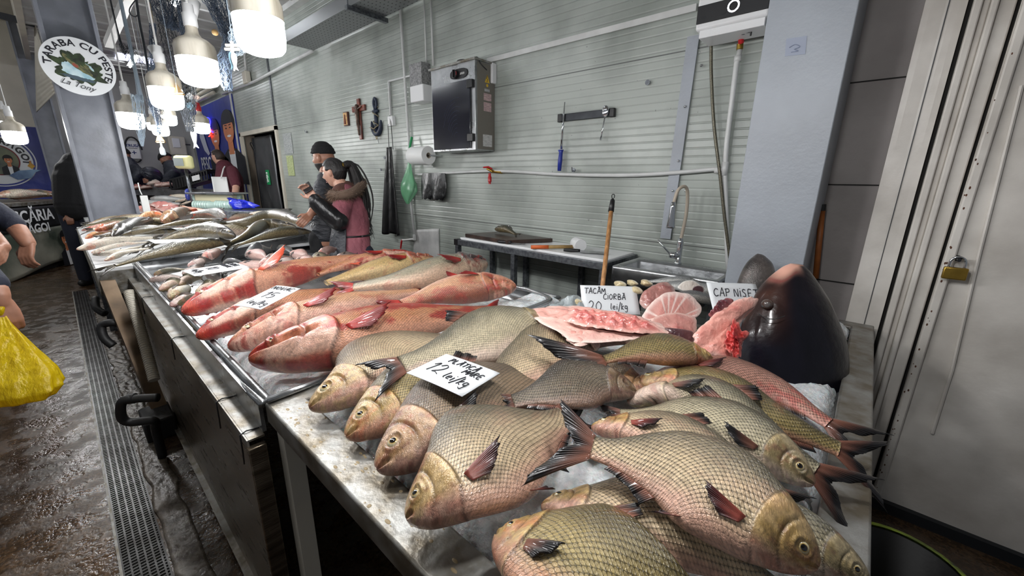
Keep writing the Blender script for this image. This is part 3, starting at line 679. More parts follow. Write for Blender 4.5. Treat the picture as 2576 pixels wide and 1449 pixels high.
tp = root('mixer_tap', (-.80,2.46,z1), 'chrome mixer tap with a pull down spray on the sink', 'tap')
cx, cy = (-0.821, 2.460, 1.042)[0], 2.46
MB().lathe([(.024,0),(.024,.01),(.018,.015),(.018,.12),(.02,.13),(.014,.16)], (cx,cy,z1), n=18).build('tap_body', M_['chrome'], tp, smooth=True)
MB().tube([(cx,cy,z1+.05),(cx-.045,cy-.03,z1+.055)], .02, 14).build('lever_base', M_['chrome'], tp, smooth=True); MB().tube([(cx-.045,cy-.03,z1+.06),(cx-.12,cy-.05,z1+.14)], .005, 8).build('lever', M_['chrome'], tp, smooth=True)
MB().tube([(cx,cy,z1+.15),(cx+.012,cy,z1+.30),(cx+.008,cy-.01,z1+.42),(cx,cy-.045,z1+.46),(cx-.02,cy-.09,z1+.44),(cx-.03,cy-.11,z1+.36)], .0095, 10, smooth=5).build('spout_hose', pm('beige_hose', S(178,166,150), .5), tp, smooth=True)
MB().lathe([(.012,0),(.016,-.03),(.018,-.08),(.026,-.14),(.026,-.15),(0,-.15)], (cx-.03,cy-.11,z1+.375), n=18).build('spray_head', M_['chrome'], tp, smooth=True)

# ================================================================ broom handles
mp = root('mop_handle', (-1.107, 2.059, 0.912), 'upright wooden broom handle with a black hanging cap behind the price card', 'broom')
mb = MB(); mb.tube([(-0.882, 1.608, 0.532), (-1.116, 2.115, 1.353)], .0125, 14); mb.build('handle', M_['wood'], mp, smooth=True)
mb = MB(); mb.tube([(-1.110, 2.101, 1.336), (-1.124, 2.137, 1.395), (-1.128, 2.144, 1.406)], [.0165,.0135,.007], 12); a=V((-1.128, 2.147, 1.410)); mb.tube([a+V(-.004,-.004,0), a+V(-.006,-.006,.014), a+V(0,0,.022), a+V(.006,.006,.014), a+V(.004,.004,0)], .0024, 8, smooth=3); mb.build('hanging_cap', M_['black'], mp, smooth=True)
m2 = root('broom_handle', (-.1,2.5,0), 'orange wooden broom handle standing in the dark gap by the column', 'broom')
MB().tube([(-0.143, 2.500, 1.040), (-0.176, 2.500, 1.378)], .013, 12).build('handle', pm('orange_wood', S(150,84,34), .5, nscale=20, namt=.3), m2, smooth=True); MB().tube([(-0.176, 2.500, 1.378), (-0.179, 2.500, 1.409)], .015, 12).build('cap', M_['black'], m2)

# ================================================================ things on the ribbed wall
def wbox(name, u0,v0,u1,v1, dep, mat, parent=None, y=2.58, **k):
    """box on the wall: corners given on its front face"""
    a = V(u0); b = V(u1)
    return None
def pipe(name, pts, r, mat, label, cat='pipe', parent=None, **k):
    return MB().tube(pts, r, 12).build(name, mat, parent, label, cat, smooth=True, **k)
# water pipes
wp = root('water_pipe', (-1.483, 2.550, 1.546), 'white plastic water pipe running along the wall to the heater', 'pipe')
pp = [(-3.651, 2.555, 1.542), (-3.218, 2.555, 1.558), (-2.785, 2.555, 1.572), (-2.525, 2.550, 1.577), (-2.226, 2.550, 1.570), (-1.825, 2.550, 1.551), (-1.301, 2.550, 1.544), (-0.932, 2.550, 1.561), (-0.683, 2.550, 1.583)]
MB().tube(pp, .0125, 12, smooth=4).build('pipe_run', M_['pvc'], wp, smooth=True)
MB().tube([(-0.667, 2.530, 2.180), (-0.673, 2.530, 2.116), (-0.666, 2.540, 1.718), (-0.658, 2.550, 1.570), (-0.584, 2.550, 1.146), (-0.549, 2.550, 0.960)], .0135, 12).build('riser_pipe', M_['pvc'], wp, smooth=True)
mb = MB(); a = V((-0.660, 2.550, 1.574)); mb.tube([a+V(-.05,0,0),a+V(0.0,0,0)], .018, 12); mb.tube([a+V(0,0,-.03),a+V(0,0,.045)], .019, 12); MB().tube([(-0.671, 2.530, 2.153), (-0.670, 2.530, 2.125)], .018, 12).build('pipe_fitting', M_['pvc'], wp, smooth=True)
mb.build('pipe_fitting', M_['pvc'], wp, smooth=True)
mb = MB(); mb.tube([(-2.515, 2.550, 1.577), (-2.397, 2.550, 1.567)], .014, 10); mb.tube([(-0.667, 2.520, 2.257), (-0.667, 2.520, 2.233)], .015, 10); mb.tube([(-0.670, 2.530, 2.209), (-0.668, 2.530, 2.182)], .016, 10); mb.build('brass_joint', M_['brass'], wp)
vp = root('valve', (-2.520, 2.530, 1.544), 'red lever valve hanging on the horizontal water pipe', 'valve')
mb = MB(); mb.tube([(-2.491, 2.530, 1.593), (-2.524, 2.520, 1.609), (-2.578, 2.510, 1.606)], [.006,.008,.006], 8); mb.build('lever', M_['red'], vp)
mb = MB(); mb.lathe([(.012,.0),(.012,-.025),(.016,-.03),(.016,-.07),(.011,-.075),(.011,-.09)], (-2.520, 2.530, 1.557), n=14); mb.build('valve_body', M_['red'], vp)
mb = MB(); mb.tube([(-2.554, 2.535, 1.597), (-2.486, 2.535, 1.570)], .012, 10); mb.build('valve_stem', M_['brass'], vp)
# vertical pipe left
w2 = root('riser_pipe', (-3.772, 2.550, 2.097), 'thin white vertical pipe behind the green bag and paper roll', 'pipe')
MB().tube([(-3.774, 2.555, 3.236), (-3.762, 2.555, 2.827), (-3.741, 2.555, 1.902), (-3.753, 2.555, 1.207), (-3.722, 2.555, 0.883)], .013, 12).build('pipe_run', M_['pvc'], w2, smooth=True)
mb = MB(); mb.tube([(-3.713, 2.550, 0.906), (-3.718, 2.550, 0.844)], .019, 10); mb.tube([(-3.717, 2.550, 0.857), (-3.867, 2.520, 0.831), (-3.908, 2.510, 0.827)], .012, 10); mb.build('elbow', M_['pvc'], w2)
v2 = root('valve', (-3.896, 2.500, 0.793), 'red lever valve at the foot of the thin vertical pipe', 'valve')
MB().tube([(-3.900, 2.510, 0.833), (-3.902, 2.500, 0.811), (-3.927, 2.500, 0.730)], [.010,.011,.009], 8).build('lever', M_['red'], v2)
pipe('conduit', [(-3.296, 2.560, 3.116), (-3.292, 2.560, 2.524)], .009, M_['pvc'], 'white conduit dropping to the grey junction box', 'conduit')
pipe('conduit', [(-3.394, 2.560, 3.141), (-3.397, 2.560, 2.496)], .007, M_['pvc'], 'thin white conduit left of the one above the junction box', 'conduit')
mb = MB(); mb.bar((-4.065, 2.565, 2.495), (-3.639, 2.565, 2.491), .02,.014); mb.bar((-4.064, 2.565, 2.502), (-4.066, 2.565, 2.163), .02,.014); mb.build('cable_trunking', M_['pvc'], None, 'narrow white cable trunking bent above the wall switch', 'trunking')
sw = root('wall_switch', (-4.066, 2.560, 2.102), 'white wall switch box at the top of the apron straps', 'switch')
a = V((-4.050, 2.560, 2.101)); MB().box((a.x-.045,a.y-.02,a.z-.05),(a.x+.05,a.y+.02,a.z+.05)).build('switch_box', M_['plastic_w'], sw, bevel=.005); MB().box((a.x-.035,a.y-.024,a.z-.03),(a.x-.008,a.y-.02,a.z+.03)).build('rocker', M_['paper'], sw)
# long ceiling pipe on wall and junction
pipe('wall_pipe', [(-9.964, 2.540, 3.068), (-8.067, 2.540, 3.032), (-5.746, 2.540, 3.081)], .022, M_['pvc'], 'long white pipe running along the upper wall to the cable tray', 'pipe')
pipe('conduit', [(-8.343, 2.540, 3.643), (-8.402, 2.540, 3.201)], .018, M_['pvc'], 'white conduit dropping to a junction box above the doorway', 'conduit')
a = V((-8.392, 2.530, 3.149)); MB().box((a.x-.09,a.y-.04,a.z-.11),(a.x+.09,a.y+.04,a.z+.08)).build('junction_box', M_['cream'], None, 'beige junction box on the wall above the doorway', 'junction box', bevel=.01)
# perforated cable tray
ct = root('cable_tray', (-4.5,2.3,3.4), 'perforated galvanised cable tray hanging under the ceiling', 'cable tray')
p0 = V((-5.550, 2.250, 3.081)); p1 = V((-3.292, 2.250, 2.986)); zc = (p0.z+p1.z)/2
def holes():
    m = pm('perforated_steel', S(128,130,132), .4, .7); nt = m.node_tree; b = nt.nodes['Principled BSDF']
    tc = nd(nt,'ShaderNodeTexCoord'); mp_ = nd(nt,'ShaderNodeMapping'); mp_.inputs['Scale'].default_value = (14,26,14); nt.links.new(tc.outputs['Object'], mp_.inputs[0])
    ck = nd(nt,'ShaderNodeTexVoronoi'); ck.inputs['Randomness'].default_value = 0; ck.inputs['Scale'].default_value = 1; nt.links.new(mp_.outputs[0], ck.inputs['Vector'])
    lt = nd(nt,'ShaderNodeMath', operation='LESS_THAN'); lt.inputs[1].default_value = .24; nt.links.new(ck.outputs['Distance'], lt.inputs[0])
    mx = nd(nt,'ShaderNodeMixRGB'); mx.inputs[1].default_value = S(128,130,132); mx.inputs[2].default_value = S(20,20,22); nt.links.new(lt.outputs[0], mx.inputs[0]); nt.links.new(mx.outputs[0], b.inputs['Base Color']); return m
hm_ = holes()
xa, xb = p0.x, p1.x+1.0
mb = MB(); mb.box((xa,2.12,zc-.004),(xb,2.46,zc)); mb.box((xa,2.12,zc),(xb,2.124,zc+.11)); mb.box((xa,2.456,zc),(xb,2.46,zc+.11)); mb.box((xa,2.12,zc),(xa+.004,2.46,zc+.11))
mb.build('tray_body', hm_, ct)
for xx in (xa+1.6, xa+3.2):
    MB().box((xx,2.08,zc-.045),(xx+.045,2.5,zc-.005)).build('bracket', M_['galv'], ct); 
    MB().tube([(xx+.02,2.10,zc-.02),(xx+.02,2.10,CZ)], .006, 8).build('hanger_rod', M_['galv'], ct)
# steel cabinet (control side is towards us)
cbn = root('wall_cabinet', (-3.0,2.45,1.8), 'stainless wall cabinet with a black glass door and a round knob', 'cabinet')
F = 2.36
tl = V((-3.087, 2.360, 2.406)); tr = V((-2.520, 2.360, 2.410)); bl = V((-3.060, 2.360, 1.745)); br = V((-2.502, 2.360, 1.732))
x0, x1 = (tl.x+bl.x)/2, (tr.x+br.x)/2; zt_, zb_ = (tl.z+tr.z)/2, (bl.z+br.z)/2
MB().box((x0,F,zb_),(x1,2.58,zt_)).build('cabinet_body', M_['steel'], cbn, bevel=.003)
MB().box((x0-.012,F-.018,zt_-.004),(x1+.014,2.58,zt_+.012)).build('top_cap', M_['wsteel'], cbn, bevel=.003)
MB().box((x1-.001,F+.02,zb_+.01),(x1+.003,2.575,zt_-.01)).build('side_panel', pm('taupe_side', S(112,108,100), .5), cbn)
H_ = zt_-zb_; W_ = x1-x0
def gmat():
    m = pm('smoked_glass', S(20,22,34), .12, coat=.6, nscale=3, c2=S(34,36,52), stretch=(1,1,.5)); return m
MB().box((x0+W_*.05,F-.016,zb_+H_*.025),(x1-W_*.09,F-.004,zb_+H_*.80)).build('glass_door', gmat(), cbn, bevel=.002)
mb = MB(); rr = random.Random(3)
for kk in range(9):
    cx_ = x0+W_*.62; cz_ = zb_+H_*.1; r_ = H_*(.12+.05*kk); a0 = 1.3+rr.random()*.4
    pts = [(cx_+r_*math.cos(a0+t*.12)*.6, F-.0168, cz_+r_*math.sin(a0+t*.12)) for t in range(10)]
    mb.tube([p for p in pts if x0+W_*.07 < p[0] < x1-W_*.12 and p[2] < zb_+H_*.78], .0012, 4)
mb.build('wipe_smears', pm('smear', S(62,64,84), .5), cbn)
for q in (.70,.10): 
    MB().box((x1-W_*.14,F-.026,zb_+H_*q),(x1-W_*.02,F-.002,zb_+H_*(q+.09))).build('hinge', M_['black'], cbn, bevel=.004)
mb = MB(); 
for k in range(24):
    pass
pz = zb_+H_*.885; pw = W_*.19; cx_ = x0+W_*.66
ps = []
for k in range(28):
    a = 2*PI*k/28; ps.append((cx_+pw*math.copysign(abs(math.cos(a))**.6,math.cos(a)), F-.003, pz+H_*.055*math.copysign(abs(math.sin(a))**.8,math.sin(a))))
MB().prism(ps, (0,-.004,0)).build('control_plate', M_['black'], cbn)
kb = MB().lathe([(0,0),(.034,0),(.032,.022),(0,.024)], (cx_-pw*.3,F-.007,pz), (0,-1,0), 24, cap=False).build('control_knob', M_['rubber'], cbn)
MB().bar((cx_-pw*.3,F-.036,pz-.028),(cx_-pw*.3,F-.036,pz+.028),.010,.012,up=(0,1,0)).build('grip_ridge', M_['black'], kb)
MB().tube([(cx_-pw*.3+.028,F-.030,pz-.014),(cx_-pw*.3+.032,F-.030,pz),(cx_-pw*.3+.028,F-.030,pz+.014)],.002,6).build('knob_mark', M_['red'], kb)
for dx in (-.014,0,.014): pass
mb = MB()
for q_ in range(5): mb.tube([(cx_+pw*(.2+.1*q_),F-.0078,pz-.012),(cx_+pw*(.24+.1*q_),F-.0078,pz+.006),(cx_+pw*(.28+.1*q_),F-.0078,pz-.008)],.0016,4)
mb.build('plate_marking', M_['paper'], cbn)
# labels on the cabinet side
sy = lambda t: F+.02+t*(2.575-F-.02)
MB().prism([(x1+.0035,sy(.42),zb_+H_*.78),(x1+.0035,sy(.70),zb_+H_*.78),(x1+.0035,sy(.56),zb_+H_*.87)],(.001,0,0)).build('warning_triangle', pm('warning_yellow', S(212,176,52), .5), cbn)
mb = MB(); q=[(.56,.86),(.51,.82),(.57,.82),(.54,.785)]; mb.tube([(x1+.0055,sy(a_),zb_+H_*b_) for a_,b_ in q],.002,5); mb.build('bolt_symbol', M_['ink'], cbn)
MB().lathe([(0,0),(.012,0),(.012,.001),(0,.001)],(x1+.0035,sy(.56),zb_+H_*.75),(1,0,0),14,cap=False).build('earth_sticker', bpy.data.materials['warning_yellow'], cbn)
for (a_,b_,c_,d_,nm,cc) in ((.35,.58,.80,.66,'pink_label',S(206,178,178)),(.35,.46,.80,.56,'pink_label',S(206,178,178)),(.4,.68,.7,.71,'grey_label',S(190,190,192)),(.30,.05,.85,.19,'rating_plate',S(206,206,204))):
    m_ = pm(nm, cc, .5, nscale=120, c2=tuple(x*.6 for x in cc[:3])+(1,), stretch=(1,.25,1.6)); MB().prism([(x1+.0035,sy(a_),zb_+H_*b_),(x1+.0035,sy(c_),zb_+H_*b_),(x1+.0035,sy(c_),zb_+H_*d_),(x1+.0035,sy(a_),zb_+H_*d_)],(.0006,0,0)).build(nm, m_, cbn)
mb = MB(); a = V(x0+W_*.62,F+.08,zt_+.022)
for k in range(3): mb.tube([a+V(.05*math.cos(t*.5)-k*.01,.04*math.sin(t*.5),.008*k) for t in range(14)], .0055, 7)
mb.tube([a+V(.05,0,.01),a+V(.17,-.02,.012),(x1+.03,F+.03,zt_-.03),(x1+.05,F+.08,zt_-.07)], .0045, 7, smooth=4)
mb.build('power_cable', M_['black'], None, 'coiled black power cable lying on top of the wall cabinet', 'cable', smooth=True)
bb = root('clear_bag', (x0+W_*.3,F+.08,zt_+.01), 'crumpled clear plastic packet on top of the wall cabinet', 'bag'); 
mb = MB(); mb.grid(lambda u,v: (x0+W_*(.30+.25*u), F+.03+.09*v, zt_+.015+.03*math.sin(PI*u)*math.sin(PI*v)+.012*noise.noise(V(u*7,v*7,1))), 16, 12); mb.build('bag_film', pm('clear_film', S(206,212,212), .2, coat=.5), bb)
# socket beside the cabinet, junction boxes left of it
a = V((-2.538, 2.530, 2.341)); so = root('wall_socket', a, 'white double wall socket by the cabinet top corner', 'socket')
MB().box((a.x-.04,2.53,a.z-.075),(a.x+.05,2.58,a.z+.075)).build('socket_box', M_['plastic_w'], so, bevel=.006)
for dz in (.037,-.037): MB().lathe([(.027,0),(.027,-.008),(.020,-.008),(.018,.002),(0,.002)],(a.x,2.53,a.z+dz),(0,1,0),20,cap=False).build('socket_ring', M_['paper'], so)
a = V((-3.448, 2.520, 2.438)); MB().box((a.x-.10,2.47,a.z-.115),(a.x+.09,2.58,a.z+.115)).build('speckled_box', pm('speckled_grey', S(150,150,150), .6, nscale=60, c2=S(96,96,98)), None, 'speckled grey box on the wall left of the cabinet', 'box', bevel=.004)
a = V((-3.426, 2.520, 2.303)); mb = MB(); mb.box((a.x-.10,2.45,a.z-.09),(a.x+.11,2.58,a.z+.055)); mb.build('distribution_box', M_['plastic_w'], None, 'plain white electrical box under the speckled grey box', 'box', bevel=.008)
# towel roll
tr_ = root('paper_roll', (-3.419, 2.450, 1.721), 'big white paper towel roll in front of the thin pipe', 'paper roll')
a = V((-3.385, 2.440, 1.720)); MB().lathe([(.028,-.13),(.083,-.13),(.087,-.12),(.087,.12),(.083,.13),(.028,.13),(.028,-.13)], a, (1,0,.0), 40, cap=False).build('roll', M_['paper'], tr_)
MB().lathe([(.0275,-.128),(.0275,.128),(.024,.128),(.024,-.128)], a, (1,0,0), 20, cap=False).build('core_tube', pm('cardboard', S(176,166,150), .8), tr_)
MB().tube([a+V(-.15,0,0),a+V(.15,0,0),a+V(.17,.05,.0),a+V(.17,.13,.0)], .006, 8).build('wire_holder', M_['chrome'], tr_)
# green bag
def sheetbag(): 
    m = pm('thin_green_film', S(106,176,130), .28, trans=.0, alpha=.62, bscale=14, bstr=.8, stretch=(1,1,.3)); return m
gb = root('green_bag', (-3.671, 2.480, 1.540), 'thin green plastic bag hanging on the pipe below the paper roll', 'bag')
top = V((-3.666, 2.500, 1.680)); bot = V((-3.692, 2.470, 1.242)); hgt = (top-bot).length
prof = [(0,.018),(.12,.03),(.3,.06),(.52,.115),(.68,.13),(.82,.09),(.93,.05),(1,.018)]
def bagf(u,v):
    r_ = np.interp(u,[p[0] for p in prof],[p[1] for p in prof]); a = v*2*PI
    w_ = 1+.16*math.sin(a*5+u*7)*(1-u*.5)+.12*noise.noise(V(math.cos(a)*2,math.sin(a)*2,u*5))
    return (top.x+(bot.x-top.x)*u+r_*w_*math.cos(a), top.y+(bot.y-top.y)*u+r_*w_*math.sin(a)*.42, top.z-(top.z-bot.z)*u)
mb = MB(); mb.grid(bagf, 26, 36); mb.build('bag_body', sheetbag(), gb, smooth=True)
mb = MB(); mb.tube([top+V(-.01,0,.0), V((-3.646, 2.500, 1.816)), V((-3.646, 2.530, 1.914))], .012, 8); mb.build('bag_handles', M_['green'], gb)
# black sleeve covers on the pipe
sc2 = root('black_covers', (-3.330, 2.530, 1.465), 'pair of glossy black sleeve covers draped over the water pipe', 'sleeve covers')
M_['gloss'] = pm('glossy_black', S(15,15,17), .32, bscale=9, bstr=.5, stretch=(1.5,1.5,.8), bdist=.03)
for (ua,ub,vb) in ((1062,1092,500),(1088,1118,504)):
    A_=V((-3.509, 2.530, 1.565)); 
for (q0,q1,q2) in (((-3.475, 2.520, 1.561), (-3.299, 2.520, 1.557), (-3.413, 2.520, 1.306)), ((-3.311, 2.515, 1.553), (-3.113, 2.515, 1.564), (-3.218, 2.515, 1.306))):
    q0=V(q0);q1=V(q1);q2=V(q2); cxm=(q0+q1)/2; hw=(q1-q0).length/2
    def sf(u,v,q2=q2,cxm=cxm,hw=hw):
        a=v*2*PI; r_=hw*(.98+.12*math.sin(u*3)) * (1-.25*max(0,(u-.9)/.1)); c_=cxm.lerp(q2,u)
        w_=1+.10*math.sin(a*4+u*3)
        return (c_.x+r_*w_*math.cos(a), c_.y+.028*(.5+u)*math.sin(a)*w_, c_.z+.008*math.sin(a*6)*(u>.95))
    MB().grid(sf,18,30).build('sleeve', M_['gloss'], sc2, smooth=True)
# hanging black apron with straps
ap = root('hanging_apron', (-4.027, 2.520, 1.412), 'long black rubber apron hanging by its straps on the wall', 'apron')
tp1=V((-4.090, 2.530, 1.827)); tp2=V((-3.995, 2.530, 1.832)); bt1=V((-4.261, 2.520, 0.874)); bt2=V((-3.893, 2.520, 0.891))
def af(u,v):
    u2=u; l=tp1.lerp(bt1,u2); r=tp2.lerp(bt2,u2); l = l+V(-.02*math.sin(u*PI)-.0,0,0); p=l.lerp(r,v)
    return (p.x, 2.52-.03*abs(math.sin(v*PI*2.3+u))*(.4+u)-.01, p.z-.012*math.sin(v*9)*(u>.97))
MB().grid(af,40,36).build('apron_cloth', M_['gloss'], ap, solid=.012, smooth=True)
mb=MB(); mb.tube([(-4.085, 2.530, 1.802), (-4.095, 2.540, 2.050), (-4.059, 2.550, 2.156), (-4.015, 2.530, 2.051), (-3.989, 2.520, 1.806)], .004, 6); mb.build('strap', M_['black'], ap)
# tea towel / marbled paper sheet
sh = MB(); A_=V((-3.764, 2.573, 0.953)); B_=V((-3.308, 2.573, 1.006)); C_=V((-3.314, 2.573, 0.648)); D_=V((-3.783, 2.573, 0.556))
sh.grid(lambda u,v: tuple((A_.lerp(B_,u)).lerp(D_.lerp(C_,u),v)+V(0,-.004*noise.noise(V(u*4,v*4,1)),0)),12,12)
sh.build('marbled_sheet', pm('marbled_paper', S(196,196,194), .5, nscale=5, c2=S(160,160,160), bscale=9, bstr=.5), None, 'pale marbled sheet taped low on the wall under the pipe', 'sheet', solid=.003)
# icon, crucifix, anchor
ic = root('icon', (-5.068, 2.560, 2.213), 'small gold icon picture hanging left of the crucifix', 'icon')
A_=V((-5.126, 2.560, 2.287)); B_=V((-5.023, 2.560, 2.127)); MB().box((A_.x,2.555,B_.z),(B_.x+.01,2.578,A_.z)).build('icon_board', M_['dwood'], ic, bevel=.002)
MB().box((A_.x+.008,2.552,B_.z+.01),(B_.x-.002,2.556,A_.z-.01)).build('icon_picture', pm('icon_gold', S(206,170,106), .5, nscale=50, c2=S(150,104,70)), ic)
MB().tube([((A_.x+B_.x)/2,2.551,B_.z+.02),((A_.x+B_.x)/2,2.551,A_.z-.03)],[.02,.006],8).build('painted_robe', pm('icon_robe', S(120,66,50), .6), ic)
cf = root('crucifix', (-4.728, 2.550, 2.175), 'carved reddish wooden crucifix with a figure on the wall', 'crucifix')
t_=V((-4.736, 2.565, 2.403)); b_=V((-4.748, 2.565, 1.951)); l_=V((-4.889, 2.565, 2.301)); r_=V((-4.589, 2.565, 2.290)); ctr=V((-4.736, 2.565, 2.295))
mb=MB(); mb.bar(t_,V(t_.x,2.565,b_.z),.06,.022,up=(0,1,0)); mb.bar((l_.x,2.565,ctr.z),(r_.x,2.565,ctr.z),.065,.024,up=(0,1,0)); mb.build('cross_beams', pm('red_wood', S(124,58,40), .35, nscale=20, c2=S(80,34,26), coat=.3), cf, bevel=.006)
mb=MB(); sxc=t_.x; z0=ctr.z
mb.sphere((sxc,2.535,z0+.02),.020,12,8,(1,1,1.25)); mb.tube([(sxc,2.54,z0-.005),(sxc+.005,2.532,z0-.06),(sxc-.005,2.54,z0-.13),(sxc+.012,2.53,z0-.2),(sxc+.005,2.54,z0-.3)],[.018,.026,.022,.018,.010],10,smooth=4)
mb.tube([(sxc-.09,2.545,z0+.012),(sxc-.045,2.54,z0+.0),(sxc,2.54,z0-.01),(sxc+.045,2.54,z0+.0),(sxc+.09,2.545,z0+.012)],[.007,.009,.012,.009,.007],8,smooth=4)
mb.build('carved_figure', pm('bronze_figure', S(104,84,72), .35, .3, nscale=40, c2=S(60,46,40)), cf, smooth=True)
an = root('anchor', (-4.337, 2.550, 2.151), 'dark blue decorative anchor wound with rope on the wall', 'anchor')
a0=V((-4.364, 2.560, 2.320)); a1=V((-4.357, 2.560, 2.011)); xx=a0.x; M_['anchorblue']=pm('anchor_blue', S(38,50,72), .5, nscale=25, c2=S(26,34,50))
mb=MB(); mb.tube([(xx,2.56,a0.z-.05),(xx,2.56,a1.z)],.021,12); L=a0.z-a1.z
mb.tube([(xx,2.56,a0.z-.075),(xx+.028,2.56,a0.z-.03),(xx+.026,2.56,a0.z+.02),(xx,2.56,a0.z+.045),(xx-.026,2.56,a0.z+.02),(xx-.028,2.56,a0.z-.03),(xx,2.56,a0.z-.075)],.015,8,smooth=3)
mb.tube([(xx-.05,2.56,a0.z-.09),(xx+.05,2.56,a0.z-.09)],.017,8)
mb.tube([(xx-.10,2.56,a1.z+.12),(xx-.085,2.56,a1.z+.04),(xx-.04,2.56,a1.z-.01),(xx,2.56,a1.z-.02),(xx+.04,2.56,a1.z-.01),(xx+.085,2.56,a1.z+.04),(xx+.10,2.56,a1.z+.12)],[.008,.024,.028,.03,.028,.024,.008],10,smooth=3)
mb.build('anchor_body', M_['anchorblue'], an, smooth=True)
mb=MB(); mb.tube([(xx+.035*math.cos(t*.9),2.56+.03*math.sin(t*.9),a0.z-.04-L*t/22) for t in range(24)],.006,6,smooth=2); mb.tube([(xx-.09,2.53,a1.z+.05),(xx-.05,2.525,a1.z+.045),(xx,2.525,a1.z+.03),(xx+.05,2.525,a1.z+.05),(xx+.09,2.53,a1.z+.06)],.006,6,smooth=3)
mb.build('rope', pm('rope', S(132,122,98), .8), an, smooth=True)
ky = root('keys', (xx,2.55,a1.z-.08), 'small brass keys hanging below the anchor', 'keys')
MB().tube([(xx+.015*math.cos(t),2.552,a1.z-.06+.015*math.sin(t)) for t in [k*.52 for k in range(13)]],.0035,6).build('key_bow', M_['brass'], ky); MB().tube([(xx+.02,2.55,a1.z-.06),(xx+.04,2.55,a1.z-.13)],.004,6).build('key_blade', M_['steel'], ky)
# magnetic bar, sharpening steel, spoon
mg = root('knife_bar', (-1.599, 2.560, 1.946), 'dark magnetic knife bar fixed high on the wall', 'magnetic bar')
A_=V((-1.820, 2.562, 1.950)); B_=V((-1.399, 2.562, 1.941)); zc_=(A_.z+B_.z)/2
MB().box((A_.x,2.55,zc_-.025),(B_.x,2.575,zc_+.025)).build('bar', pm('bar_grey', S(62,64,68), .35, .6, nscale=8, c2=S(36,38,42)), mg, bevel=.003)
for x_ in (A_.x,B_.x): MB().box((x_-.018,2.548,zc_-.028),(x_+.018,2.576,zc_+.028)).build('end_cap', M_['black'], mg, bevel=.004)
st = root('sharpening_steel', (-1.790, 2.545, 1.826), 'sharpening steel with a blue handle hanging on the magnetic bar', 'sharpening steel')
MB().tube([(-1.772, 2.540, 2.046), (-1.785, 2.540, 1.729)], [.004,.009], 12).build('rod', M_['chrome'], st, smooth=True)
MB().tube([(-1.788, 2.540, 1.723), (-1.787, 2.540, 1.704), (-1.791, 2.540, 1.645), (-1.794, 2.540, 1.574)], [.022,.014,.017,.014], 12).build('handle', pm('blue_handle', S(32,50,140), .4), st, smooth=True)
sp = root('spoon', (-1.449, 2.540, 1.881), 'metal serving spoon hanging on the right of the magnetic bar', 'spoon')
MB().sphere((-1.441, 2.540, 1.955), .034, 16, 10, (.75,.35,1.1)).build('bowl', M_['chrome'], sp, smooth=True); MB().tube([(-1.441, 2.540, 1.923), (-1.452, 2.540, 1.844), (-1.462, 2.540, 1.773)], [.004,.004,.006], 8).build('stem', M_['chrome'], sp, smooth=True)
# water heater
wh = root('water_heater', (-0.694, 2.400, 2.306), 'white water heater with a black control strip and round dial by the column', 'water heater')
F2=2.33; xl=-.84; xr=-.515
zb1=(-0.666, 2.330, 2.230)[2]
q=lambda u,v: None
zA=(-0.832, 2.330, 2.250)[2]; 
MB().box((xl,F2,zA),(xr,2.58,zA+.9)).build('heater_body', M_['plastic_w'], wh, bevel=.012)
MB().box((xl+.004,F2-.006,zA+.028),(xr-.004,F2+.002,zA+.108)).build('control_strip', M_['black'], wh, bevel=.002)
MB().box((xl+.02,F2+.01,zA-.035),(xr-.012,2.5,zA+.001)).build('bottom_cover', M_['plastic_w'], wh, bevel=.003)
cxh=(xl+xr)/2+.01; czh=zA+.07; MB().lathe([(.019,0),(.027,0),(.027,.006),(.019,.006),(.019,0)], (cxh,F2-.006,czh), (0,-1,0), 28, cap=False).build('dial_ring', M_['chrome'], wh); MB().lathe([(.019,0),(.016,.004),(0,.004)], (cxh,F2-.006,czh), (0,-1,0), 28, cap=False).build('dial', M_['rubber'], wh)
mb=MB()
for s_ in (-1,1):
    for t_ in (-1,1): mb.tube([(cxh+s_*.028,F2-.0068,czh+t_*.012),(cxh+s_*.036,F2-.0068,czh+t_*.024),(cxh+s_*.062,F2-.0068,czh+t_*.024)],.0007,4)
mb.tube([(xl+.03,F2-.0068,czh-.015),(xl+.048,F2-.0068,czh-.015)],.0012,4); mb.tube([(xl+.03,F2-.0068,czh-.021),(xl+.048,F2-.0068,czh-.021)],.0012,4)
mb.build('dial_marks', M_['ink_grey'], wh)
mb=MB(); mb.tube([(-0.628, 2.400, 2.244), (-0.633, 2.420, 2.222)], .014, 10); mb.tube([(-0.626, 2.400, 2.226), (-0.594, 2.400, 2.219), (-0.594, 2.400, 2.199)], [.010,.008,.004], 8); mb.build('safety_valve', M_['black'], wh)
MB().tube([(-0.657, 2.480, 2.234), (-0.658, 2.500, 2.203)], .014, 12).build('red_valve', M_['red'], wh)
MB().tube([(-0.789, 2.450, 2.246), (-0.806, 2.500, 2.227), (-0.786, 2.520, 2.053), (-0.740, 2.530, 1.805), (-0.674, 2.530, 1.548), (-0.620, 2.530, 1.328), (-0.555, 2.530, 1.082)], .0085, 10, smooth=6).build('braided_hose', pm('braided_hose', S(112,108,92), .4, .5, nscale=200, c2=S(70,66,56)), None, 'braided flexible hose hanging from the heater beside the white riser', 'hose', smooth=True)
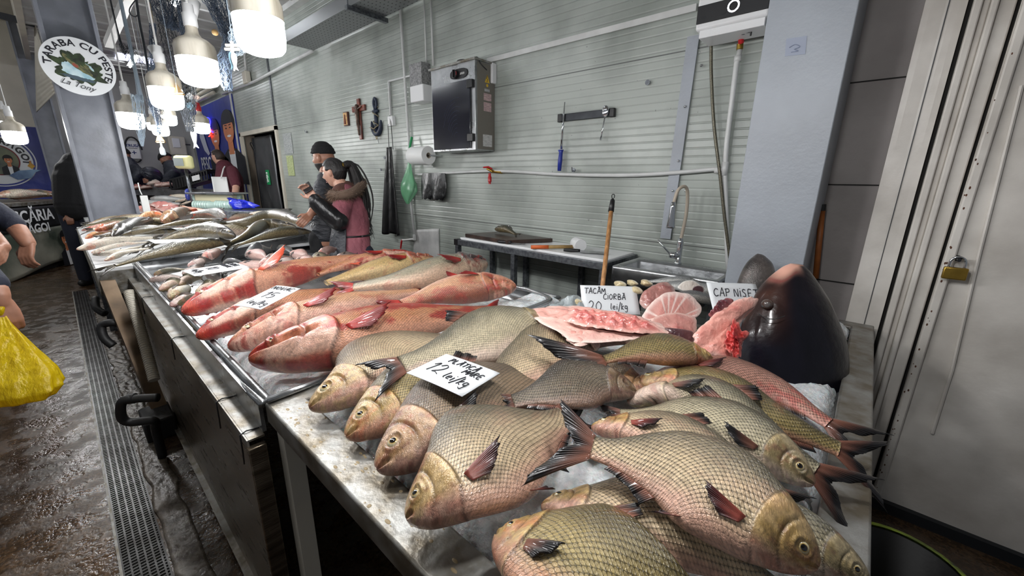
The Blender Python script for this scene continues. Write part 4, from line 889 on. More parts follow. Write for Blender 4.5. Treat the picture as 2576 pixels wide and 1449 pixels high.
# notices by the doorway
A_=V((-7.227, 2.574, 2.164)); MB().box((A_.x,2.570,(-7.271, 2.574, 1.858)[2]),(A_.x+.34,2.576,A_.z)).build('notice', pm('grey_notice', S(176,180,178), .6, nscale=60, c2=S(130,134,134), stretch=(.4,1,2)), None, 'pale printed notice on the wall right of the doorway', 'notice')
A_=V((-7.195, 2.574, 1.831)); MB().box((A_.x,2.570,(-7.271, 2.574, 1.522)[2]),(A_.x+.26,2.576,A_.z)).build('notice', pm('yellow_notice', S(190,200,150), .6, nscale=60, c2=S(140,150,100), stretch=(.4,1,2)), None, 'pale yellow green printed sheet below the grey notice', 'notice')
for i,(u) in enumerate([(-6.274, 2.570, 2.133), (-1.173, 2.570, 2.097), (-1.667, 2.550, 1.579), (-4.337, 2.570, 1.599), (-4.243, 2.570, 1.729)]):
    nm=['small metal hook on the wall above the two shoppers','tiny screw cap high on the wall above the magnetic bar','small rusty hook just above the water pipe','small grey metal clip on the wall left of the hanging apron','round grey clip behind the top of the hanging apron'][i]
    a=V(u); k=MB(); k.lathe([(0,-.012),(.016,-.012),(.014,-.003),(0,0)], a, (0,1,0), 12, cap=False); 
    if i in (0,2): k.tube([a,a+V(0,-.03,-.01),a+V(0,-.035,.02)],.004,6)
    k.build('wall_hook', M_['galv'], None, nm, 'hook')

# ================================================================ pendant lamps
def lamp(c, r, label, glow=M_['lampglow'], group='round LED bulbs hanging over the counters', cord=True, red=False, base=True):
    """c: centre of the glowing part, r: radius"""
    c = V(c); k = r/.07
    o = root('pendant_lamp', c, label, 'lamp', None)
    MB().lathe([(0,-.058*k),(.035*k,-.056*k),(.056*k,-.048*k),(.066*k,-.036*k),(.070*k,-.01*k),(.070*k,.045*k)], c, n=36, cap=False).build('diffuser', glow, o, smooth=True)
    MB().lathe([(.071*k,.043*k),(.071*k,.085*k),(.066*k,.10*k),(.05*k,.115*k),(.03*k,.125*k),(.022*k,.14*k),(.020*k,.165*k)], c, n=36, cap=False).build('housing', M_['lampbody'], o, smooth=True)
    MB().lathe([(.021*k,.160*k),(.024*k,.164*k),(.024*k,.205*k),(.019*k,.21*k),(.018*k,.24*k),(0,.245*k)], c, n=24, cap=False).build('lamp_holder', M_['red'] if red else M_['plastic_w'], o, smooth=True)
    MB().tube([c+V(0,0,.24*k), V(c.x,c.y,CZ)], .0045, 8).build('cord', M_['pvc'], o, smooth=True)
    return o
lamp((-.92,.50,1.95), .07, 'white LED bulb lamp over the bream, nearest to the camera')
lamp((-.22,.78,2.02), .07, 'white LED bulb lamp over the right end of the bream table')
lamp((-1.532, 0.518, 1.930), .07, 'largest white LED bulb lamp in view, hanging at the top of the photo')
lamp((-2.160, 0.480, 1.913), .07, 'second white LED bulb lamp, left of and below the largest one')
lamp((-2.831, 0.471, 1.888), .07, 'third white LED bulb lamp in the row, beside the wooden toy sailboat')
lamp((-3.854, 0.426, 1.856), .07, 'fourth white LED bulb lamp, right beside the steel post')
lamp((-5.333, 1.126, 1.979), .07, 'small LED bulb lamp with a red holder in front of the blue banner', red=True)
lamp((-5.878, 0.958, 2.081), .07, 'distant LED bulb lamp with a red holder, behind the third lamp', red=True)
lamp((-5.649, 0.836, 1.949), .07, 'distant LED bulb lamp with a white holder, just left of the red one')
lamp((-7.802, 1.084, 2.166), .07, 'faintest distant LED bulb lamp between the netting strands')
lamp((-5.443, -0.148, 1.789), .07, 'LED bulb lamp hanging in the aisle in front of the far left banner')
lamp((-8.682, -0.277, 2.091), .09, 'flat bright lamp above the far left banner edge')
# white ceiling rose of the second lamp (cone at the top of its rod)
for (p_, q_, lb) in (((-2.237, 0.511, 2.187), (-2.217, 0.505, 2.120), 'white cone shaped ceiling rose above the second lamp'), ((-2.923, 0.479, 2.134), (-2.903, 0.479, 2.083), 'white cone shaped ceiling rose above the third lamp'), ((-3.909, 0.439, 2.024), (-3.896, 0.437, 1.988), 'white cone shaped ceiling rose above the fourth lamp')):
    p_=V(p_); q_=V(q_); MB().tube([p_,q_],[.032,.012],20).build('ceiling_rose', M_['plastic_w'], None, lb, 'ceiling rose', smooth=True)
    MB().tube([q_,q_-V(0,0,.10)],.006,10)
# unseen fill tubes added over the aisle to brighten the hall
for i,(x,y) in enumerate([(-1.5,-2.6),(-5.5,-2.6),(-9.5,-2.6),(-13.5,-2.6),(-3.5,-5.6),(-10,-5.6)]):
    z = 5.6-(y+9)*1.2/7.3-.5
    o = root('fill_tube_light', (x,y,z), ['added fill tube light over the aisle near the camera','added fill tube light over the aisle by the carp counter','added fill tube light over the aisle past the steel post','added fill tube light over the far end of the aisle','added fill tube light deeper in the hall, near side','added fill tube light deeper in the hall, far side'][i], 'lamp')
    MB().box((x-.75,y-.05,z+.02),(x+.75,y+.05,z+.06)).build('light_housing', M_['plastic_w'], o); MB().tube([(x-.72,y,z),(x+.72,y,z)],.02,12).build('light_tube', M_['tubeglow'] if i else M_['tubesoft'], o, smooth=True)
    MB().tube([(x-.5,y,z+.06),(x-.5,y,z+.5)],.004,6).build('cord', M_['black'], o); MB().tube([(x+.5,y,z+.06),(x+.5,y,z+.5)],.004,6).build('cord', M_['black'], o)
# fill tubes added under the stall ceiling to lift the ambient light
for i,x in enumerate((-3.6,-6.8,-11.5)):
    o = root('fill_tube_light', (x,1.5,CZ-.05), ['added fill tube light above the tray row','added fill tube light above the steel post','added fill tube light at the far end of the stalls'][i], 'lamp')
    MB().box((x-.6,1.45,CZ-.04),(x+.6,1.55,CZ-.001)).build('light_housing', M_['plastic_w'], o); MB().tube([(x-.58,1.5,CZ-.06),(x+.58,1.5,CZ-.06)],.016,12).build('light_tube', M_['tubeglow'] if i else M_['tubesoft'], o, smooth=True)
# lit panel in the far ceiling
a,b,c_,d_ = V((-11.123, 1.226, 3.700)), V((-11.123, 1.812, 3.700)), V((-11.595, 1.829, 3.700)), V((-11.695, 1.252, 3.700))
sl = root('ceiling_light_panel', a, 'long white lit panel with faint writing in the far ceiling', 'light panel')
MB().prism([a,b,c_,d_], (0,0,.02)).build('lit_panel', pm('panel_glow', S(226,228,255), .4, emit=1.1), sl)

# ================================================================ fish
def skin_mat():
    m = bpy.data.materials.new('fish_skin'); m.use_nodes = True; nt = m.node_tree; b = nt.nodes['Principled BSDF']
    uv = nd(nt,'ShaderNodeUVMap'); sx = nd(nt,'ShaderNodeSeparateXYZ'); nt.links.new(uv.outputs[0], sx.inputs[0])
    def mt(op, *a):
        n = nd(nt,'ShaderNodeMath', operation=op)
        for i,q in enumerate(a):
            if isinstance(q,(int,float)): n.inputs[i].default_value = q
            else: nt.links.new(q, n.inputs[i])
        return n.outputs[0]
    vc = nd(nt,'ShaderNodeVertexColor'); vc.layer_name = 'Col'
    U, Vv = sx.outputs['X'], sx.outputs['Y']
    # staggered scales: for both row families take the arc distance to the scale centre
    def fam(off):
        u = mt('ADD', mt('MULTIPLY', U, 0.5), off); v = mt('ADD', mt('MULTIPLY', Vv, 0.5), off)
        fu = mt('SUBTRACT', mt('FRACT', u), 0.5); fv = mt('SUBTRACT', mt('FRACT', v), 0.5)
        d = mt('SQRT', mt('ADD', mt('POWER', mt('MULTIPLY', mt('ABSOLUTE', fu), 1.0), 2.0), mt('POWER', mt('MULTIPLY', mt('ABSOLUTE', fv), 1.0), 2.0)))
        return d, fu
    d1, f1 = fam(0.0); d2, f2 = fam(0.5)
    d = mt('MINIMUM', d1, d2)      # 0 at centres, about .5 at corners
    near1 = mt('LESS_THAN', d1, d2)
    fu = mt('ADD', mt('MULTIPLY', near1, f1), mt('MULTIPLY', mt('SUBTRACT', 1.0, near1), f2))
    edge = nd(nt,'ShaderNodeMapRange'); edge.interpolation_type = 'SMOOTHSTEP'; edge.inputs['From Min'].default_value = .27; edge.inputs['From Max'].default_value = .40
    edge.inputs['To Min'].default_value = 0; edge.inputs['To Max'].default_value = 1; nt.links.new(d, edge.inputs[0])
    cell = nd(nt,'ShaderNodeTexNoise'); cell.inputs['Scale'].default_value = .55; cell.inputs['Detail'].default_value = 3
    nt.links.new(uv.outputs[0], cell.inputs['Vector'])
    mask = vc.outputs['Alpha']
    dk = mt('MULTIPLY', edge.outputs[0], mask)
    grad = mt('MULTIPLY', mt('MULTIPLY', fu, mask), .55)        # each scale lighter towards its free edge
    val = mt('ADD', mt('SUBTRACT', 1.06, mt('MULTIPLY', dk, .62)), grad)
    cm = nd(nt,'ShaderNodeMapRange'); cm.inputs['From Min'].default_value = .3; cm.inputs['From Max'].default_value = .7; cm.inputs['To Min'].default_value = .72; cm.inputs['To Max'].default_value = 1.22
    nt.links.new(cell.outputs[0], cm.inputs[0]); val = mt('MULTIPLY', val, cm.outputs[0])
    mx = nd(nt,'ShaderNodeVectorMath', operation='SCALE'); nt.links.new(vc.outputs['Color'], mx.inputs[0]); nt.links.new(val, mx.inputs['Scale'])
    nt.links.new(mx.outputs[0], b.inputs['Base Color'])
    b.inputs['Roughness'].default_value = .36; b.inputs['Specular IOR Level'].default_value = .55; b.inputs['Coat Weight'].default_value = .7; b.inputs['Coat Roughness'].default_value = .07
    b.inputs['Metallic'].default_value = .12
    fine = nd(nt,'ShaderNodeTexNoise'); fine.inputs['Scale'].default_value = 2.2; fine.inputs['Detail'].default_value = 3; nt.links.new(uv.outputs[0], fine.inputs['Vector'])
    fine2 = nd(nt,'ShaderNodeTexNoise'); fine2.inputs['Scale'].default_value = 1.1; fine2.inputs['Detail'].default_value = 6; nt.links.new(uv.outputs[0], fine2.inputs['Vector'])
    h = mt('ADD', mt('MULTIPLY', fine2.outputs[0], .9), mt('MULTIPLY', mt('SUBTRACT', mt('MULTIPLY', fu, .8), mt('MULTIPLY', edge.outputs[0], .5)), mask)); h = mt('ADD', h, mt('MULTIPLY', fine.outputs[0], .55))
    bp = nd(nt,'ShaderNodeBump'); bp.inputs['Strength'].default_value = .6; bp.inputs['Distance'].default_value = .0025
    nt.links.new(h, bp.inputs['Height']); nt.links.new(bp.outputs[0], b.inputs['Normal']); nt.links.new(bp.outputs[0], b.inputs['Coat Normal'])
    return m
def fin_mat():
    m = bpy.data.materials.new('fin_membrane'); m.use_nodes = True; nt = m.node_tree; b = nt.nodes['Principled BSDF']
    uv = nd(nt,'ShaderNodeUVMap'); sx = nd(nt,'ShaderNodeSeparateXYZ'); nt.links.new(uv.outputs[0], sx.inputs[0])
    vc = nd(nt,'ShaderNodeVertexColor'); vc.layer_name = 'Col'
    n = nd(nt,'ShaderNodeMath', operation='SINE'); k = nd(nt,'ShaderNodeMath', operation='MULTIPLY'); k.inputs[1].default_value = 6.2832
    nt.links.new(sx.outputs['X'], k.inputs[0]); nt.links.new(k.outputs[0], n.inputs[0])
    mr = nd(nt,'ShaderNodeMapRange'); mr.inputs['From Min'].default_value = -1; mr.inputs['From Max'].default_value = 1; mr.inputs['To Min'].default_value = .72; mr.inputs['To Max'].default_value = 1.22
    nt.links.new(n.outputs[0], mr.inputs[0])
    mx = nd(nt,'ShaderNodeVectorMath', operation='SCALE'); nt.links.new(vc.outputs['Color'], mx.inputs[0]); nt.links.new(mr.outputs[0], mx.inputs['Scale'])
    nt.links.new(mx.outputs[0], b.inputs['Base Color']); b.inputs['Roughness'].default_value = .35; b.inputs['Coat Weight'].default_value = .3
    bp = nd(nt,'ShaderNodeBump'); bp.inputs['Strength'].default_value = .45; bp.inputs['Distance'].default_value = .001; nt.links.new(n.outputs[0], bp.inputs['Height']); nt.links.new(bp.outputs[0], b.inputs['Normal'])
    return m
def vcol_mat(name, rough, coat=0, spec=.5, bump=0, bs=60):
    m = pm(name, (1,1,1,1), rough, coat=coat, spec=spec, bscale=bs if bump else 0, bstr=bump); nt = m.node_tree
    vc = nd(nt,'ShaderNodeVertexColor'); vc.layer_name = 'Col'; nt.links.new(vc.outputs['Color'], nt.nodes['Principled BSDF'].inputs['Base Color']); return m
M_['skin'] = skin_mat(); M_['fin'] = fin_mat(); M_['eye'] = vcol_mat('fish_eye', .08, coat=1)
M_['flesh'] = vcol_mat('wet_flesh', .26, coat=.5, bump=.5, bs=90)

def sm(a, b, x): 
    t = np.clip((x-a)/(b-a), 0, 1); return t*t*(3-2*t)
def npn(x, y, z, seed=0, oct=3):
    """cheap smooth noise on arrays, roughly -1..1"""
    r = np.random.RandomState(seed); o = 0; amp = 1; tot = 0
    for k in range(oct):
        for j in range(4):
            f = r.randn(3)*(1.0*2**k); p = r.rand()*6.28
            o = o+amp*np.sin(x*f[0]+y*f[1]+z*f[2]+p+1.3*np.sin(x*f[1]-y*f[2]+p*2)); tot += amp*.6
        amp *= .6
    return np.clip(o/tot, -1, 1)
def mesh_np(name, v, f, uv, colr, mat, parent, smooth=True):
    me = bpy.data.meshes.new(name); me.from_pydata(v.tolist(), [], f); me.update()
    a = me.color_attributes.new('Col', 'FLOAT_COLOR', 'POINT'); c = np.ones((len(v), 4)); c[:, :colr.shape[1]] = colr
    a.data.foreach_set('color', c.ravel())
    if uv is not None:
        ul = me.uv_layers.new(name='UVMap'); idx = np.empty(len(me.loops), int); me.loops.foreach_get('vertex_index', idx)
        ul.data.foreach_set('uv', uv[idx].ravel())
    me.materials.append(mat)
    me.polygons.foreach_set('use_smooth', [smooth]*len(me.polygons))
    o = bpy.data.objects.new(name, me); link_obj(o, parent); return o

KIND = {
 'bream': dict(u=[0,.015,.05,.1,.17,.24,.32,.42,.5,.6,.7,.8,.9,1], top=[.006,.034,.064,.094,.130,.168,.205,.228,.222,.19,.145,.098,.062,.052], bot=[.006,.034,.062,.088,.112,.134,.155,.172,.172,.152,.118,.082,.056,.050], wid=[.004,.024,.044,.058,.070,.077,.080,.078,.072,.061,.046,.032,.021,.014], ug=.245, eye=(.092,.14,.0265), mouth=(.06,-.40), scale=.0051),
 'bighead': dict(u=[0,.012,.04,.09,.15,.22,.3,.4,.5,.6,.7,.8,.9,1], top=[.004,.024,.046,.070,.092,.108,.120,.128,.125,.113,.092,.070,.050,.042], bot=[.004,.028,.052,.078,.098,.112,.120,.125,.122,.108,.086,.062,.045,.040], wid=[.003,.026,.045,.062,.076,.086,.092,.092,.085,.072,.054,.038,.024,.015], ug=.30, eye=(.095,.10,.0135), mouth=(.27,-.28), scale=.0053),
 'carp': dict(u=[0,.015,.05,.1,.17,.24,.32,.42,.5,.6,.7,.8,.9,1], top=[.004,.022,.045,.068,.092,.115,.132,.138,.132,.115,.092,.068,.05,.045], bot=[.004,.022,.042,.062,.080,.095,.108,.115,.112,.1,.08,.06,.046,.043], wid=[.003,.02,.038,.052,.064,.075,.082,.083,.078,.066,.05,.036,.024,.016], ug=.235, eye=(.085,.2,.013), mouth=(.04,-.2), scale=.013),
 'slim': dict(u=[0,.015,.05,.1,.17,.24,.32,.42,.5,.6,.7,.8,.9,1], top=[.004,.018,.034,.048,.062,.074,.082,.085,.082,.075,.062,.048,.036,.032], bot=[.004,.018,.032,.046,.06,.07,.078,.08,.078,.07,.058,.045,.035,.031], wid=[.003,.018,.032,.044,.054,.06,.064,.064,.06,.052,.042,.032,.022,.015], ug=.22, eye=(.07,.2,.010), mouth=(.08,-.2), scale=.005),
}
def palette(pal, U, H, ug, sd, Lx, Hy):
    n1 = npn(Lx*24, Hy*24, 0*Lx, sd); n2 = npn(Lx*45, Hy*45, 0*Lx, sd+7); n3 = npn(Lx*10, Hy*13, 0*Lx, sd+3, 4)
    def mixc(a, b, t): return a*(1-t[..., None])+b*t[..., None]
    P = dict(
     bream=((88,80,60),(194,172,138),(204,160,138),(172,140,84),(150,78,60),.2),
     dark=((52,46,38),(104,92,74),(140,112,96),(112,90,62),(90,46,40),.25),
     brown=((76,62,48),(130,110,86),(168,128,110),(156,118,76),(140,72,56),.3),
     olive=((84,74,40),(146,128,78),(190,140,112),(170,140,80),(178,92,56),.3),
     pink=((130,92,78),(182,132,114),(210,156,142),(176,116,94),(180,58,56),.6),
     silver=((84,80,62),(184,172,142),(200,176,158),(150,132,92),(150,84,70),.15),
     red=((132,52,32),(184,124,82),(208,150,122),(178,104,70),(146,18,12),1.0),
     gold=((104,80,44),(180,150,92),(206,176,124),(150,90,64),(150,40,28),.55),
     redlight=((150,82,56),(200,150,112),(214,170,150),(180,120,88),(156,26,20),.55),
     darkback=((60,54,50),(150,142,120),(206,176,150),(60,40,38),(150,50,44),.45),
     carp=((26,25,18),(66,62,42),(110,98,70),(36,32,24),(60,40,30),.1),
     pale=((126,112,92),(196,186,166),(214,204,188),(172,140,116),(190,120,100),.3),
     orange=((120,80,48),(170,120,74),(200,150,104),(190,96,52),(180,70,40),.4),
     cruc=((88,78,72),(150,134,124),(190,170,162),(160,140,132),(150,80,76),.3),
     crucpink=((140,108,98),(186,144,132),(206,170,160),(186,150,140),(190,100,90),.5),
     grey=((62,62,66),(112,112,112),(150,146,140),(120,110,104),(110,80,76),.1),
     silverblk=((38,40,42),(150,152,152),(190,190,186),(96,92,88),(130,80,76),.1),
    )[pal]
    bk, fl, be, hd, bl, amt = [Sn(*c) if isinstance(c, tuple) else c for c in P]
    c = mixc(np.broadcast_to(fl, U.shape+(3,)), bk, sm(-.05, .92, H+.15*n1))
    c = mixc(c, be, sm(.25, .9, -H+.15*n1))
    # head
    head = sm(ug+.012, ug-.004, U+.0*H+.05*(H+.1)**2)
    hc = mixc(np.broadcast_to(hd, U.shape+(3,)), hd*.45, sm(.35, .95, H))
    hc = mixc(hc, be*.95, sm(.3, .8, -H)); n4 = npn(Lx*110, Hy*110, 0*Lx, sd+31, 2); n5 = npn(Lx*42, Hy*42, 0*Lx, sd+11)
    hc = mixc(hc, bl, sm(.12, .5, n5+.25*n4)*min(1, amt+.35)*.8); hc = mixc(hc, np.clip(hd*1.25+.10, 0, 1), sm(.15, .5, -n5+.3*n1)*.65); hc = mixc(hc, hc*.45, sm(.38, .65, n4)*.55)
    c = mixc(c, hc, head)
    # blood and bruises
    c = mixc(c, bl, sm(.42-.34*amt, .85-.2*amt, (n3*.6+n1*.4+n2*.35)*(1+.7*amt))*amt*.9)
    if amt > .75:
        c = mixc(c, bl*1.25, sm(.35, .9, H+.5*n3)*.45); sp = npn(Lx*70, Hy*70, 0*Lx, sd+21); c = mixc(c, c*.35, sm(.45, .6, sp)*head*.7)
        tipc = Sn(196,70,46); c = mixc(c, tipc, sm(.055, .02, U)*.9); jaw = sm(-.30, -.42, H)*sm(-.98, -.85, H)*head*sm(.05, .09, U); c = mixc(c, Sn(206,168,148)*(1+.2*n1[..., None]), jaw*.75); c = mixc(c, Sn(160,30,26), sm(-.9, -1.0, H+.12*n1)*head*.8)
    # darker snout lips, darker gill rim
    rim = np.exp(-((U+.05*(H+.1)**2-ug-.001)/.0042)**2)
    c = mixc(c, c*.22, rim*.9); rim2 = np.exp(-((U+.05*(H+.1)**2-ug+.011)/.006)**2); c = mixc(c, c*1.45, rim2*.5)
    pre = np.exp(-((U+.07*H**2-ug*.68)/.0045)**2)*(H < .7)*(H > -.85); c = mixc(c, c*.3, pre*.75)
    for kk in range(3):
        ln = np.exp(-((H-(-.45-.18*kk)-U*1.2)/.022)**2)*sm(.05, .09, U)*head; c = mixc(c, c*.5, ln*.45)
    lip = sm(.018, .004, U); c = mixc(c, bl*.7+hd*.25, lip*.75)
    c = c*(1+.14*n2[..., None])
    return np.clip(c, 0, 1), (1-head)*(.45+.55*sm(-.9, -.4, H))
def fish(name, kind, pts, dors, label, cat='fish', group=None, pal='bream', seed=1, res=(132, 56), thick=1., high=1., roll=0, fins='tp', fincol=None, size_scale=1., both=False, tail_len=.2, tail_open=1., pec_up=.3, eyes=True, pec_len=1.0, tailtwist=0, mouthopen=0, eyecol=None):
    K = KIND[kind]; P = [V(p) for p in pts]
    if len(P) == 2: P = [P[0], P[0].lerp(P[1], .5), P[1]]
    m = len(P); D = []
    for i in range(m-1):
        p0 = P[i-1] if i else P[0]*2-P[1]; p1 = P[i]; p2 = P[i+1]; p3 = P[i+2] if i+2 < m else P[-1]*2-P[-2]
        for k in range(30):
            t = k/30; D.append(0.5*((2*p1)+(p2-p0)*t+(2*p0-5*p1+4*p2-p3)*t*t+(3*p1-p0-3*p2+p3)*t**3))
    D.append(P[-1]); D = np.array([tuple(p) for p in D]); seg = np.linalg.norm(np.diff(D, axis=0), axis=1); s = np.concatenate([[0], np.cumsum(seg)]); L = s[-1]
    NU, NV = res
    nh = int(NU*.5); uh = K['ug']+.03
    us = np.concatenate([uh*(np.linspace(0, 1, nh)**1.15), np.linspace(uh, 1, NU-nh+1)[1:]])
    us[0] = .0
    def at(u): return np.stack([np.interp(u*L, s, D[:, k]) for k in range(3)], -1)
    C = at(us); T = at(np.clip(us+.02, 0, 1))-at(np.clip(us-.02, 0, 1)); T /= np.linalg.norm(T, axis=1)[:, None]
    d0 = np.array(dors, float); d0 = d0-(T@d0)[:, None]*T; d0 /= np.linalg.norm(d0, axis=1)[:, None]
    n0 = np.cross(T, d0)
    if n0[:, 2].mean() < 0: n0 = -n0
    r = math.radians(roll); d = d0*math.cos(r)+n0*math.sin(r); n = n0*math.cos(r)-d0*math.sin(r)
    xs = np.sqrt(np.array(K['u']))
    fx = np.linspace(0, 1, 300)
    def prof(key):
        y = np.interp(fx, xs, K[key]); w_ = np.hanning(25); w_ /= w_.sum(); yp = np.concatenate([2*y[0]-y[12:0:-1], y, 2*y[-1]-y[-2:-14:-1]]); y2 = np.convolve(yp, w_, 'valid'); return np.maximum(np.interp(np.sqrt(us), fx, y2), .002)
    top, bot, wid = prof('top')*high, prof('bot')*high, prof('wid')*thick
    th = np.linspace(-PI, PI, NV+1); cs, sn = np.cos(th), np.sin(th)
    U = np.repeat(us[:, None], NV+1, 1); H = np.repeat(cs[None, :], NU if len(us) == NU else len(us), 0)
    ug = K['ug']; Ug = U+.05*(H+.1)**2
    hh = np.where(H > 0, H*top[:, None], H*bot[:, None])*L
    wf = np.sign(sn)*np.abs(sn)**.82; W0 = wid[:, None]*wf[None, :]*L
    # gill cover bulge, pre-opercle and mouth grooves, orbit
    q = np.ones_like(U); side = np.abs(sn)[None, :]**.5
    q += side*(.16*sm(ug-.10, ug-.015, Ug)*(1-sm(ug-.002, ug+.006, Ug)))
    q -= side*.13*np.exp(-((U+.07*H**2-ug*.68)/.006)**2)*(np.abs(H) < .85)
    q += side*.05*sm(ug*.45, ug*.62, U+.07*H**2)*(1-sm(ug*.64, ug*.69, U+.07*H**2))
    um, hm = K['mouth']
    ml = hm+.25*np.clip(U/max(um, .001), 0, 1)*(.2 if kind != 'bighead' else .9)
    q -= side*.42*np.exp(-((H-ml)/.10)**2)*sm(um, um*.6, U); q += side*.16*np.exp(-((np.abs(H-ml)-.26)/.12)**2)*sm(um, um*.5, U)*(1. if kind != 'bighead' else .3)
    ue, he, re = K['eye']
    eh = np.where(H > 0, H*top[:, None], H*bot[:, None]); ey = he*np.interp(ue, us, top)
    de = np.sqrt((U-ue)**2+(eh-ey)**2)/re
    q += side*.16*np.exp(-((de-1.30)/.3)**2)
    q += side*.035*npn(U*16, H*5, np.sign(sn)[None, :]*np.ones_like(U), seed+5)
    W0 = W0*q
    X = C[:, None, :]+d[:, None, :]*hh[..., None]+n[:, None, :]*W0[..., None]
    N0 = len(us); v = X.reshape(-1, 3)
    ringd = np.sqrt(np.diff(hh, axis=1)**2+np.diff(W0, axis=1)**2); arc = np.concatenate([np.zeros((N0, 1)), np.cumsum(ringd, 1)], 1); arc -= arc[:, NV//2:NV//2+1]
    sc_ = K['scale']*size_scale
    uv = np.stack([U*L/sc_*1.0, arc/sc_*1.15], -1).reshape(-1, 2)
    cc, mask = palette(pal, U, H, ug, seed, U*L, hh*2.3)
    mo = np.exp(-((H-ml)/.04)**2)*sm(um, um*.75, U)*(side > .2); cc = cc*(1-.72*mo[..., None])
    er = np.exp(-((de-1.12)/.16)**2)*(side > .3); cc = cc*(1-.5*er[..., None])
    if fins.find('x') >= 0: pass
    colr = np.concatenate([cc, mask[..., None]], -1).reshape(-1, 4)
    f = [(i*(NV+1)+j, (i+1)*(NV+1)+j, (i+1)*(NV+1)+j+1, i*(NV+1)+j+1) for i in range(N0-1) for j in range(NV)]
    f.append(tuple(range(NV, 0, -1))); f.append(tuple((N0-1)*(NV+1)+j for j in range(NV)))
    rt = root(name, tuple(C[N0//2]-np.array([0, 0, max(wid)*L])), label, cat, group); o0 = np.array(rt.location)
    bd = mesh_np('body', v-o0, f, uv, colr, M_['skin'], rt)
    def frame(u):
        i = int(np.argmin(np.abs(us-u))); return C[i], T[i], d[i], n[i], top[i]*L, bot[i]*L, wid[i]*L
    def surf(u, h, sd=1, lift=0.):
        c, t, dd_, nn, tp_, bt_, wd_ = frame(u); return c+dd_*(h*tp_ if h > 0 else h*bt_)+nn*sd*(wd_*max(0, 1-h*h)**.41+lift)
    FC = dict(bream=((128,82,66),(20,17,19)), red=((176,44,32),(104,16,16)), carp=((90,80,60),(40,36,30)), orange=((210,96,52),(190,70,40)), cruc=((130,110,100),(60,50,48)))
    fb, ft_ = FC[fincol or ('bream' if kind == 'bream' else 'carp')]; fb = Sn(*fb); ft_ = Sn(*ft_)
    rg = np.random.RandomState(seed+50)
    def fin(nm, base, dirs, lens, nrm, nr=12, wav=.004, droop=0., blood=0.):
        nb, ns = len(base), 9
        t_ = np.linspace(0, 1, nb); vs = []; cl = []; uvv = []
        jag = 1-.10*np.abs(np.sin(t_*nr*PI))-.07*rg.rand(nb)
        for i in range(nb):
            for j in range(ns+1):
                a = j/ns; p = base[i]+dirs[i]*lens[i]*a*(jag[i] if a > .99 else 1)+nrm*(wav*math.sin(t_[i]*nr*1.3)*a*(1+lens[i]*4)-droop*a*a*lens[i])
                vs.append(p); k = min(1, max(0, (a-.05)/.6)); c_ = fb*(1-k)+ft_*k
                if blood: c_ = c_*(1-blood*(1-a))+Sn(190,40,40)*blood*(1-a)
                cl.append(c_); uvv.append((t_[i]*nr*1.8, a))
        N1 = len(vs); vs = np.array(vs); th_ = .0008
        nr_ = np.array(nrm); v2 = np.concatenate([vs+nr_*th_, vs-nr_*th_])
        ff = [(i*(ns+1)+j, (i+1)*(ns+1)+j, (i+1)*(ns+1)+j+1, i*(ns+1)+j+1) for i in range(nb-1) for j in range(ns)]
        ff += [tuple(N1+q_ for q_ in reversed(x)) for x in ff]
        bnd = [i*(ns+1) for i in range(nb)]+[(nb-1)*(ns+1)+j for j in range(1, ns+1)]+[i*(ns+1)+ns for i in range(nb-2, -1, -1)]+[j for j in range(ns-1, 0, -1)]
        for a_, b_ in zip(bnd, bnd[1:]+bnd[:1]): ff.append((b_, a_, a_+N1, b_+N1))
        return mesh_np(nm, v2-o0, ff, np.array(uvv+uvv), np.array(cl+cl), M_['fin'], rt)
    if 't' in fins:
        c, t, dd_, nn, tp_, bt_, wd_ = frame(1.0); nb = 33; k = np.linspace(-1, 1, nb); tw = math.radians(tailtwist)
        dt = dd_*math.cos(tw)+nn*math.sin(tw); nt_ = nn*math.cos(tw)-dd_*math.sin(tw)
        base = [c-t*.03*L*.4+dd_*(tp_*.95*x if x > 0 else bt_*.95*x) for x in k]
        ang = k*math.radians(30*tail_open); dirs = [t*math.cos(a)+dt*math.sin(a) for a in ang]; lens = tail_len*L*(.34+.74*np.abs(k)**1.35)*(1+.06*np.sign(k)*-1)
        fin('tail_fin', base, dirs, lens, nt_, 17, .004, droop=.12)
    if 'p' in fins:
        for sd in ((1, -1) if both else (1,)):
            b0_ = surf(ug+.02, -.30, sd, .003); b1_ = surf(ug+.03, -.50, sd, .003); c, t, dd_, nn, *_ = frame(ug+.03); nb = 15; k = np.linspace(0, 1, nb)
            base = [b0_*(1-x)+b1_*x for x in k]; dirs = []
            for x in k:
                q_ = t*math.cos(.14-.46*x)+dd_*math.sin(.14-.46*x)*1.0+nn*sd*(.20+pec_up*.4-.05*x); dirs.append(q_/np.linalg.norm(q_))
            lens = .20*L*pec_len*(1-.62*k**1.1); fin('pectoral_fin', base, dirs, lens, nn*sd, 9, .002, droop=.10, blood=.35 if pal in ('pink', 'red', 'bream', 'redlight') else 0)
    if 'v' in fins:
        b0_ = surf(.46, -.93, 1); b1_ = surf(.50, -.97, 1); c, t, dd_, nn, *_ = frame(.48); nb = 11; k = np.linspace(0, 1, nb)
        base = [b0_*(1-x)+b1_*x for x in k]; dirs = [(t*math.cos(.5)-dd_*math.sin(.75-.5*x)*.8+nn*.05) for x in k]; fin('pelvic_fin', base, dirs, .12*L*(1-.5*k), nn, 7, .002, blood=.3)
